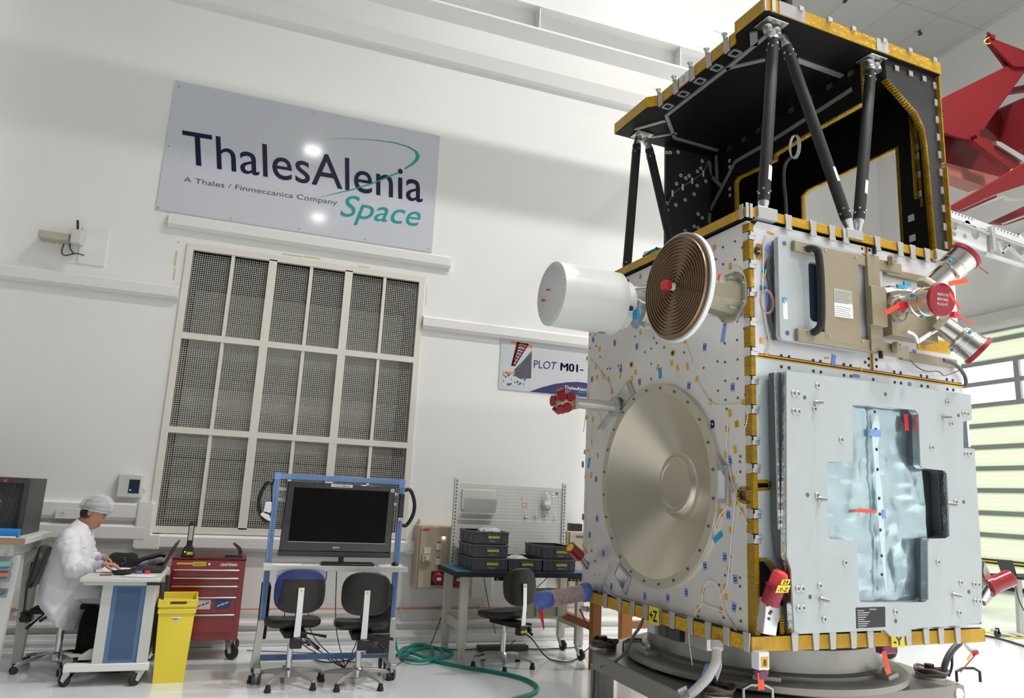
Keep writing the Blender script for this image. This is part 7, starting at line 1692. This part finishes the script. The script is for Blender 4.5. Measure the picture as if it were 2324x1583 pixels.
# struts
def strut(p0, p1, r=.037, lab=None):
    p0, p1 = Vector(p0), Vector(p1); d = (p1-p0).normalized(); L = (p1-p0).length
    s_ = S(MB().lathe([(r*.97, .09), (r*.97, .11), (r, .115), (r, L-.115), (r*.97, L-.11), (r*.97, L-.09)], p0, d, 24), 'strut', M['strutm'])
    for (o_, sg) in ((p0, 1), (p1, -1)):
        S(MB().lathe([(.016, -.0), (.024, .02), (.026, .05), (r*.9, .075), (r*.93, .095)], o_, d*sg, 18), 'strut_end', M['alu'], s_)
        x, y, a = basis(d)
        for k in range(8):
            q = 2*PI*k/8; c = o_+d*sg*(.135+.028*(k % 2))+(x*math.cos(q)+y*math.sin(q))*r; n = (x*math.cos(q)+y*math.sin(q))
            S(MB().cyl(c-n*.002, c+n*.004, .007, n=8), 'rivet', M['alu'], s_)
    if lab:
        x = Vector((.30, -1, 0)).normalized(); y = d.cross(x).normalized(); c = p0+d*lab+x*(r+.0015)
        if d.z < 0: y = -y
        S(MB().add([c-y*.018-d*.05-x*.004, c+y*.018-d*.05-x*.004, c+y*.018+d*.05-x*.004, c-y*.018+d*.05-x*.004, c-d*.05+x*.001, c+d*.05+x*.001], [(0, 4, 5, 3), (4, 1, 2, 5)]), 'white_label', M['paper'], s_)
    return s_
R3 = lambda p, v: (RF(p, v)[0], v, RF(p, v)[1])
strut(R3((1731, 488), .03), R3((1757, 66), .09), lab=.28)
strut(R3((1932, 528), .03), R3((1776, 78), .12), lab=.40)
strut(R3((1947, 528), .03), R3((1978, 138), .08), lab=.33)
strut(R3((1420, 640), 1.76), R3((1447, 308), 1.76)); strut(R3((1534, 600), 1.74), R3((1468, 316), 1.74))
for (x, y, ln) in ((uo+.13, .09, .22), (RF((1978, 140), .08)[0], .08, .20), (RF((1457, 305), 1.76)[0], 1.76, .2)):
    fb = S(MB().box(x-ln*.4, x+ln*.4, y-.07, y+.07, ZD-.012, ZD), 'strut_fitting', M['steel'], dk_, bevel=.006)
    for dx in (-.035, .035): S(MB().lathe([(.03, 0), (.032, .03), (.026, .06)], (x+dx, y, ZD-.03), (dx*2, -.3, -1), 14), 'fitting_lug', M['alu'], fb)
c_ = Vector((UW+.25, .55, 3.38)); b = MB(); cc = toL(onplane(1801, 332, SB, SC+SB*1.1)); 
for k in range(3): b.tube([cc+Vector(((.01*k), (.045+.003*k)*math.cos(q), (.09+.003*k)*math.sin(q))) for q in [2*PI*i/24 for i in range(24)]], .004, 6, closed=True)
S(b, 'coiled_cable', M['wirewhite']); 
hw_ = [E6(*p) for p in ((960, 330), (880, 400), (845, 520), (845, 700), (870, 900), (880, 1170))]; S(MB().tube(smoothpts([(1.30, *LF(p, 1.30)) for p in hw_], 2), .014, 8), 'harness', M['greyp2'])
# mast end visible above the deck corner
b = MB(); p = RF((1782, 15), .35); b.cyl((p[0]-.0, .35, ZD+.10), (p[0], .35, ZD+.6), .05, n=18); S(b, 'deck_mast', M['cfrp'])

# ================================================================ adapter ring and tilting stand
st = thing('satellite_stand', 'grey steel ring and wide plate stand carrying the satellite', 'stand', tuple(SC), SYAW, local=True)
RC = (.93, 1.0)
T = lambda b, n, m_=M['grapple'], par=None, **k: b.build(n, m_, par or st, **k)
T(MB().lathe([(.62, -.05), (.74, -.05), (.76, -.07), (.765, -.20), (.80, -.215), (.80, -.235), (.62, -.235)], (RC[0], RC[1], 0), (0, 0, 1), 96, close=False), 'adapter_ring')
T(MB().lathe([(.60, 0), (.72, 0.0), (.72, -.05), (.60, -.05)], (RC[0], RC[1], -.002), (0, 0, 1), 80, close=False), 'adapter_flange', M['steel'])
T(MB().lathe([(.5, -.235), (.90, -.235), (.92, -.25), (.92, -.285), (.88, -.30), (.5, -.30)], (RC[0], RC[1], 0), (0, 0, 1), 96, close=False), 'base_ring', mat('warm_grey_ring', (.36, .34, .31), .45, .3))
for k in range(6):
    a = 2*PI*k/6-.15; c, s_ = math.cos(a), math.sin(a); Mx = Matrix.Translation((RC[0]+.80*c, RC[1]+.80*s_, -.19)) @ Matrix.Rotation(a, 4, 'Z')
    cl = T(MB().box(-.02, .08, -.08, .08, -.05, -.015, Mx), 'ring_clamp', M['grapple'], bevel=.006); T(MB().cyl(Mx @ Vector((.03, 0, -.015)), Mx @ Vector((.03, 0, .012)), .018, n=6), 'clamp_nut', M['steel'], cl)
for (px, py) in ((2015+0, 1418), (920, 1312)):
    pass
ZPl = -.31
pl_ = [PZ(p, ZPl) for p in ((1345, 1478), (1372, 1462), (1640, 1430), (2000, 1495), (2168, 1546))]
nl = PZ((1557+60, 1600), ZPl)
pol = [(pl_[0][0], pl_[0][1]), (pl_[1][0]+.02, pl_[1][1]+.05), (.55, 2.05), (1.3, 1.75), (2.10, .85), (pl_[4][0], pl_[4][1]), (pl_[4][0]-.03, .22), (.2, .20), (-.12, .28)]
T(MB().prism(pol, fz(ZPl), 0, -.115), 'stand_plate', mat('stand_grey', (.30, .285, .265), .36, .5, var=.05), bevel=.006)
for i, (x, y) in enumerate(((.07, 1.66), (1.86, .42), (.05, .36), (1.35, 1.6))):
    lg = T(MB().lathe([(.085, ZPl-.115), (.085, -.74), (.14, -.742), (.14, -.75)], (x, y, 0), (0, 0, 1), 32), 'support_leg', mat('leg_grey', (.30, .285, .265), .36, .5), label='thick round steel leg')
    if i < 3:
        T(MB().lathe([(.10, 0), (.10, .02), (.05, .03)], (x, y, ZPl), (0, 0, 1), 24), 'jack_plate', M['steel'], lg)
        T(MB().cyl((x, y, ZPl+.03), (x, y, ZPl+.09), .03, n=16), 'jack_knob', M['black'], lg)
        b = MB()
        for k in range(4): b.tube([(x+(.075+.012*(k % 2))*math.cos(q)+.006*k, y+(.08+.008*k)*math.sin(q), ZPl+.02+.012*k+.008*math.sin(3*q+k)) for q in [2*PI*j/22 for j in range(22)]], .009, 7, closed=True)
        T(b, 'coiled_strap', mat('strap_brown', (.16, .12, .10), .6), lg)
    hd_ = [(x+.10, y-.12), (x+.27, y-.16)]
    if i < 3: T(MB().tube(smoothpts([(hd_[0][0], hd_[0][1], ZPl), (hd_[0][0], hd_[0][1], ZPl+.085), (hd_[1][0], hd_[1][1], ZPl+.085), (hd_[1][0], hd_[1][1], ZPl)], 1), .009, 8), 'carry_handle', M['steel'] if i != 1 else M['black'], lg)
T(MB().box(.85, 1.0, .19, .20, ZPl-.07, ZPl-.04), 'yellow_label', M['yell']); a, c = PZ(G2(975, 1055), ZPl); T(MB().box(a-.05, a+.05, c-.03, c+.03, ZPl, ZPl+.001), 'yellow_label', M['yell'])
q = RF(D6(962, 1495), pol[6][1]); T(MB().cyl((pol[5][0]-.09, .22, ZPl-.05), (pol[5][0]-.09, .21, ZPl-.05), .035, n=20), 'round_sticker', M['paper'])
for (p, s_) in (((1525, 1415), .10), ((1605, 1430), .08)):
    pass
# connector boxes under the body (left side) and hanging hose
for (x0, w_, m_) in ((1475, 16, 'paper'), (1500, 18, 'greyp2'), (1520, 28, 'greyplastic'), (1560, 50, 'steel')):
    a = LF((x0, 1430), .12)[0]; a2 = LF((x0+w_, 1430), .12)[0]; T(MB().box(.10, .18, min(a, a2), max(a, a2), -.10, -.01), 'connector_box', M[m_], bevel=.003)
hp2 = [G2(*p) for p in ((1770, 690), (1770, 800), (1765, 900), (1750, 990), (1700, 1080), (1640, 1180), (1560, 1260), (1450, 1370), (1350, 1448))]
T(MB().tube(smoothpts([(-.02-.04*k/3, *LF(p, -.02-.04*k/3)) for k, p in enumerate(hp2)], 2), [.035]*6+[.026]*(len(smoothpts([(0, 0, 0)]*len(hp2), 2))-6), 12), 'purge_hose', mat('hose_white', (.66, .64, .62), .5))
p = (-.10, *LF(G2(1420, 1400), -.10)); q = (-.14, *LF(G2(1300, 1460), -.14)); T(MB().tube([p, q], .055, 14), 'foil_wrap', M['foil'])
p = G2(1690, 1105); a = LF(p, -.05); T(MB().cyl((-.05, a[0], a[1]+.03), (-.055, a[0]+.03, a[1]-.03), .032, n=12), 'purple_band', M['tape'])
p = LF(G2(1830, 960), .02); T(MB().prism([(p[0]-.02, p[1]+.07), (p[0]+.03, p[1]+.08), (p[0]+.05, p[1]-.02), (p[0]+.01, p[1]-.10), (p[0]-.03, p[1]-.02)], fu(.0), 0, .004), 'white_tab', M['paper'])
cp = [C5(*p) for p in ((710, 1130), (690, 1180), (650, 1230), (620, 1310), (560, 1370), (470, 1405))]
T(MB().tube(smoothpts([(-.06, *LF(p, -.06)) for p in cp], 2), .010, 8), 'grey_cable', M['greyp2'])
T(MB().tube(smoothpts([(.07-.10, 1.6, -.40), (.07-.11, 1.58, -.55), (-.06, 1.58, -.74)], 2), .009, 8), 'grey_cable', M['greyp2'])
cp = [RF(D6(*p), .35) for p in ((990, 1350), (1020, 1230), (1080, 1130), (1150, 1065))]
T(MB().tube(smoothpts([(a, .35, z) for a, z in cp], 2), .020, 8), 'black_cable', M['cable'])
cp = [RF(D6(*p), .35) for p in ((1045, 1380), (1080, 1290), (1075, 1200), (1090, 1150))]
T(MB().tube(smoothpts([(a, .35, z) for a, z in cp], 2), .008, 8), 'black_cable', M['cable'])
# ================================================================ beyond the satellite: red gantry, white truss, cart
def P3(pts, Y, d0=0, d1=.2): return MB().prism([atY(p, Y) for p in pts], frY(Y), d0, -d1)
GY = 8.6
g = thing('red_gantry', 'large red steel lifting frame beyond the satellite on the right', 'gantry', tuple([atY((2250, 300), GY)[0], GY, atY((2250, 300), GY)[1]]))
rc = M['redcrane']
P3([(2118, 232), (2287, 149), (2345, 148), (2330, 158), (2211, 322), (2158, 306), (2118, 292)], GY, 0, .06).build('gusset_plate', rc, g, bevel=.004)
P3([(2241, 92), (2250, 86), (2345, 122), (2345, 152), (2300, 150), (2250, 98)], GY-.05, 0, .05).build('pointed_arm', rc, g)
P3([(2243, 96), (2250, 96), (2300, 148), (2345, 150), (2345, 158), (2287, 154)], GY+.05, 0, .05).build('pointed_arm', rc, g, label='darker underside of the pointed arm')
b = MB(); a = atY((2246, 88), GY); b.cbox((a[0], GY-.02, a[1]), (.09, .12, .09)); b.cyl((a[0]-.04, GY-.02, a[1]+.05), (a[0]-.04, GY-.02, a[1]+.11), .03, n=8); b.build('arm_tip', rc, g, bevel=.006)
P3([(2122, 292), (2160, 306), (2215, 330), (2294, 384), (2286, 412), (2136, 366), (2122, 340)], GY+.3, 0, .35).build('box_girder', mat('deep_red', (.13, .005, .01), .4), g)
P3([(2136, 366), (2286, 406), (2232, 422), (2140, 390)], GY+.25, 0, .3).build('girder_underside', mat('pinkish_red', (.34, .12, .09), .5), g)  # underside coloured a paler, pinkish red
P3([(2209, 318), (2222, 312), (2318, 372), (2318, 388), (2300, 388)], GY-.2, 0, .12).build('diagonal_arm', rc, g, bevel=.004)
P3([(2215, 305), (2262, 322), (2262, 338), (2228, 328)], GY-.1, 0, .1).build('bracket_arm', rc, g, bevel=.004)
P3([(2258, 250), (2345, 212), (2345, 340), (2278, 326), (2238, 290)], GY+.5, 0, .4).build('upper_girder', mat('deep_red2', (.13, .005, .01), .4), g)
P3([(2266, 262), (2345, 226), (2345, 240), (2272, 275)], GY+.45, 0, .08).build('girder_flange', rc, g)
P3([(2270, 262), (2280, 262), (2284, 326), (2276, 324)], GY+.45, 0, .08).build('girder_flange', rc, g)
P3([(2290, 200), (2345, 188), (2345, 202), (2288, 210)], GY+1.2, 0, .15).build('rear_beam', rc, g)
P3([(2150, 472), (2236, 423), (2345, 358), (2345, 412), (2260, 440), (2178, 477)], GY-.6, 0, .10).build('lower_beam', rc, g, bevel=.004)
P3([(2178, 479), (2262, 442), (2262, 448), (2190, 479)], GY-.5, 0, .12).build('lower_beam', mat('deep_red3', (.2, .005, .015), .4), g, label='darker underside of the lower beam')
P3([(2252, 503), (2345, 459), (2345, 490), (2290, 508)], GY+.2, 0, .10).build('lower_beam', rc, g, bevel=.004)
P3([(2261, 319), (2272, 322), (2345, 366), (2345, 380), (2262, 328)], GY-.25, 0, .08).build('silver_actuator', M['alu'], g)
b = MB(); c = atY((2312, 385), GY-.3); b.cbox((c[0], GY-.3, c[1]), (.12, .12, .10)); b.cyl((c[0]-.02, GY-.3, c[1]-.05), (c[0]-.02, GY-.3, c[1]-.14), .03, n=10); b.build('hinge_block', rc, g, bevel=.006)
b = MB(); pts = [(*[atY(p, GY-.35)[0]], GY-.35, atY(p, GY-.35)[1]) for p in ((2245, 85), (2236, 90), (2232, 96), (2240, 100), (2248, 98))]; b.tube(smoothpts(pts, 2), .008, 6); b.build('yellow_wire', M['yell'], g)
b = MB(); pts = [(atY(p, GY-.45)[0], GY-.45, atY(p, GY-.45)[1]) for p in ((2318, 388), (2300, 382), (2291, 388), (2294, 396), (2310, 392))]; b.tube(smoothpts(pts, 2), .008, 6); b.build('yellow_wire', M['yell'], g)
for (p, q) in (((2190, 477), (2292, 442)), ((2275, 508), (2345, 482))):
    a, c = atY(p, GY-.3), atY(q, GY-.3); MB().cyl((a[0], GY-.3, a[1]), (c[0], GY-.3, c[1]), .02, n=10).build('guide_rail', M['alup'], g)
P3([(2285, 444), (2345, 425), (2345, 450), (2300, 452)], GY-.4, 0, .1).build('silver_carriage', M['alup'], g)
for x, y in ((2138, 252), (2138, 265), (2138, 277), (2227, 297)):
    a = atY((x, y), GY); MB().cyl((a[0], GY, a[1]), (a[0], GY-.03, a[1]), .018, n=8).build('bolt', rc, g)
# gantry column reaching the floor, mostly outside the frame
cx = atY((2400, 300), GY+.3)[0]; MB().box(cx, cx+.4, GY+.1, GY+.5, 0, atY((2345, 226), GY+.45)[1]).build('column', rc, g)
MB().box(atY((2330, 300), GY)[0], cx+.1, GY-.3, GY+.6, atY((2330, 330), GY)[1], atY((2330, 226), GY)[1]).build('column_arm', rc, g)

# white truss below the gantry
TY = 7.9
t = thing('white_truss', 'white perforated truss beam under the red gantry', 'truss', tuple([atY((2240, 520), TY)[0], TY, atY((2240, 520), TY)[1]]))
wt2 = mat('truss_white', (.62, .62, .64), .45)
P3([(2140, 470), (2345, 546), (2345, 562), (2140, 486)], TY, 0, .08).build('top_chord', wt2, t)
for k in range(22):
    if 7 < k < 13: continue
    x = 2154+k*7.4; y = 480+(x-2150)*.371-3; a = atY((x, y), TY); MB().box(a[0]-.012, a[0]+.012, TY-.002, TY, a[1]-.014, a[1]+.014).build('slot', M['greytext'], t, smooth=False)
P3([(2150, 492), (2345, 564), (2345, 569), (2150, 497)], TY-.05, 0, .12).build('chord_rail', M['alup'], t)
pp = [(2150, 497), (2237, 520), (2240, 570), (2225, 566), (2152, 536)]
hs = [circ(*atY((2165, 512), TY), .065, 18, .075), circ(*atY((2213, 528), TY), .085, 18, .11), circ(*atY((2196, 507), TY), .06, 18, .05), circ(*atY((2166, 535-5), TY), .045, 18, .05), circ(*atY((2190, 535), TY), .04, 18, .045)]
MB().prism([atY(p, TY) for p in pp], frY(TY), 0, -.04, hs).build('gusset_plate', wt2, t)
b = MB(); a = atY((2240, 515), TY); c = atY((2252, 572), TY); b.box(a[0], c[0], TY-.08, TY+.02, c[1], a[1]); b.build('truss_post', M['alup'], t, bevel=.006)
for (p, q, w_) in (((2256, 520), (2276, 575), 7), ((2276, 575), (2312, 530), 6), ((2262, 528), (2324, 590), 6), ((2312, 530), (2345, 585), 7), ((2240, 575), (2345, 608), 7), ((2324, 545), (2345, 560), 5)):
    P3([(p[0]-w_/2, p[1]), (p[0]+w_/2, p[1]), (q[0]+w_/2, q[1]), (q[0]-w_/2, q[1])] if abs(q[1]-p[1]) > 35 else [(p[0], p[1]-w_/2), (q[0], q[1]-w_/2), (q[0], q[1]+w_/2), (p[0], p[1]+w_/2)], TY+.02, 0, .05).build('truss_brace', wt2, t)
x9 = atY((2400, 500), TY)[0]; MB().box(x9-.9, x9+.1, TY-.03, TY+.1, atY((2345, 569), TY)[1]-.1, atY((2345, 546), TY)[1]-.12).build('top_chord', wt2, t)
MB().box(x9, x9+.12, TY-.05, TY+.1, 0, atY((2345, 546), TY)[1]).build('truss_column', wt2, t)
# overhead white rail seen between truss and door
struct('trim_15', MB().box(15.62, 15.8, 8.0, 14.8, 7.55, 7.75), M['white'])

# rolling cart with black screen at the right edge
CY = 7.3
t = thing('laptop_cart', 'slim grey rolling cart with a black laptop at the right edge', 'cart', (atY((2310, 1450), CY)[0], CY, 0))
f7 = lambda *p: atY(C7(*p), CY)
a = f7(1495, 905); c = atY((2345, 1318), CY); MB().box(a[0], c[0]+.3, CY-.2, CY+.3, a[1]-.02, a[1]+.012).build('cart_top', M['blackmatte'], t, bevel=.004)
b = MB(); b.prism([f7(1550, 912), f7(1572, 912), f7(1590, 1235), f7(1565, 1235)], frY(CY), 0, -.05); b.build('cart_post', M['alup'], t, bevel=.004)
b = MB(); b.prism([f7(1428, 1200), f7(1500, 1205), f7(1590, 1230), f7(1590, 1245), f7(1500, 1220), f7(1428, 1216)], frY(CY), .02, -.08); b.build('cart_foot', M['lgrey'], t, bevel=.004)
zf = f7(1575, 1240)[1]; MB().box(f7(1575, 1240)[0]-.03, f7(1575, 1240)[0]+.5, CY-.35, CY-.28, zf-.04, zf).build('cart_foot', M['lgrey'], t, bevel=.004)
for (x, y) in ((1438, 1238), (1562, 1268)):
    a = f7(x, y); a = (a[0], .05); 
    wf = MB().box(a[0]-.015, a[0]+.015, CY-.33 if x > 1500 else CY-.02, CY-.29 if x > 1500 else CY+.02, .05, .12 if x < 1500 else .10).build('caster_fork', M['black'], t)
    yy = CY-.31 if x > 1500 else CY; b = MB(); b.lathe([(.035, 0), (.048, .006), (.048, .034), (.035, .04)], (a[0]-.0, yy-.02, .049), (0, 1, 0), 18); b.build('wheel', M['rubber'], wf)
b = MB(); b.prism([f7(1438, 808), f7(1522, 815), f7(1548, 905), f7(1470, 902)], frY(CY), 0, -.02); sc_ = b.build('laptop_screen', M['black'], t, bevel=.003)
ccb = lambda name, pts, r, lab: tag(MB().tube(smoothpts(pts, 3), r, 6).build(name, M['cable']), lab, 'cable')
ccb('cart_cable', [(*[f7(1495, 940)[0]], CY-.1, f7(1495, 940)[1]), (f7(1505, 1000)[0], CY-.1, f7(1505, 1000)[1]), (f7(1530, 1070)[0], CY-.1, f7(1530, 1070)[1]), (f7(1590, 1150)[0], CY-.1, f7(1590, 1150)[1])], .008, 'thin black cable drooping from the laptop cart')
zf2 = lambda p: tuple(atZ(D6(*p), .012))
ccb('floor_cable', [zf2((1305, 985)), zf2((1420, 1005)), zf2((1560, 1035)), zf2((1700, 1080)), zf2((1760, 1100))], .014, 'black cable crossing the glossy floor toward the cart')
tag(MB().tube([zf2((1310, 945)), zf2((1500, 985)), zf2((1700, 1015)), zf2((1760, 1025))], .010, 6).build('floor_line', M['yell']), 'thin yellow line on the floor leading to the cart', 'line')
# trolley wheel glimpsed between the stand and the satellite
a = atZ(D6(490, 1215), 0); t = thing('trolley_wheel', 'small black caster wheel glimpsed under the satellite', 'wheel', (a.x, a.y, 0))
MB().lathe([(.05, 0), (.075, .01), (.075, .045), (.05, .055)], (a.x-.02, a.y, .076), (1, .2, 0), 22).build('tyre', M['rubber'], t)
MB().box(a.x-.05, a.x+.05, a.y-.05, a.y+.05, .15, .19).build('fork', M['steel'], t); MB().box(a.x-.01, a.x+.045, a.y+.0, a.y+.02, .07, .155).build('fork_side', M['steel'], t)

# orange-brown steel frame behind the satellite's lower left corner
OY = 6.35
t = thing('brown_frame', 'orange brown steel frame standing behind the lower left of the satellite', 'frame', (atY((1400, 1420), OY)[0], OY, 0))
oy = lambda p: atY(p, OY)
for (x0, x1, y0, y1, dy) in ((1347, 1362, 1371, 1545, .0), (1412, 1434, 1385, 1500, -.35)):
    a, c = atY((x0, y0), OY-dy), atY((x1, y1), OY-dy); MB().box(a[0], c[0], OY-dy, OY-dy+.08, 0, a[1]+.02).build('frame_post', M['brown'], t, bevel=.003)
a, c = atY((1350, 1438), OY), atY((1434, 1462), OY+.35); MB().box(a[0], a[0]+.07, OY+.04, OY+.75, .32, .39).build('frame_rail', M['brown'], t, bevel=.003)
x1 = atY((1500, 1445), OY+.35)[0]; MB().box(atY((1412, 1445), OY+.35)[0], x1+.3, OY+.37, OY+.43, .28, .35).build('frame_rail', M['brown'], t, bevel=.003)
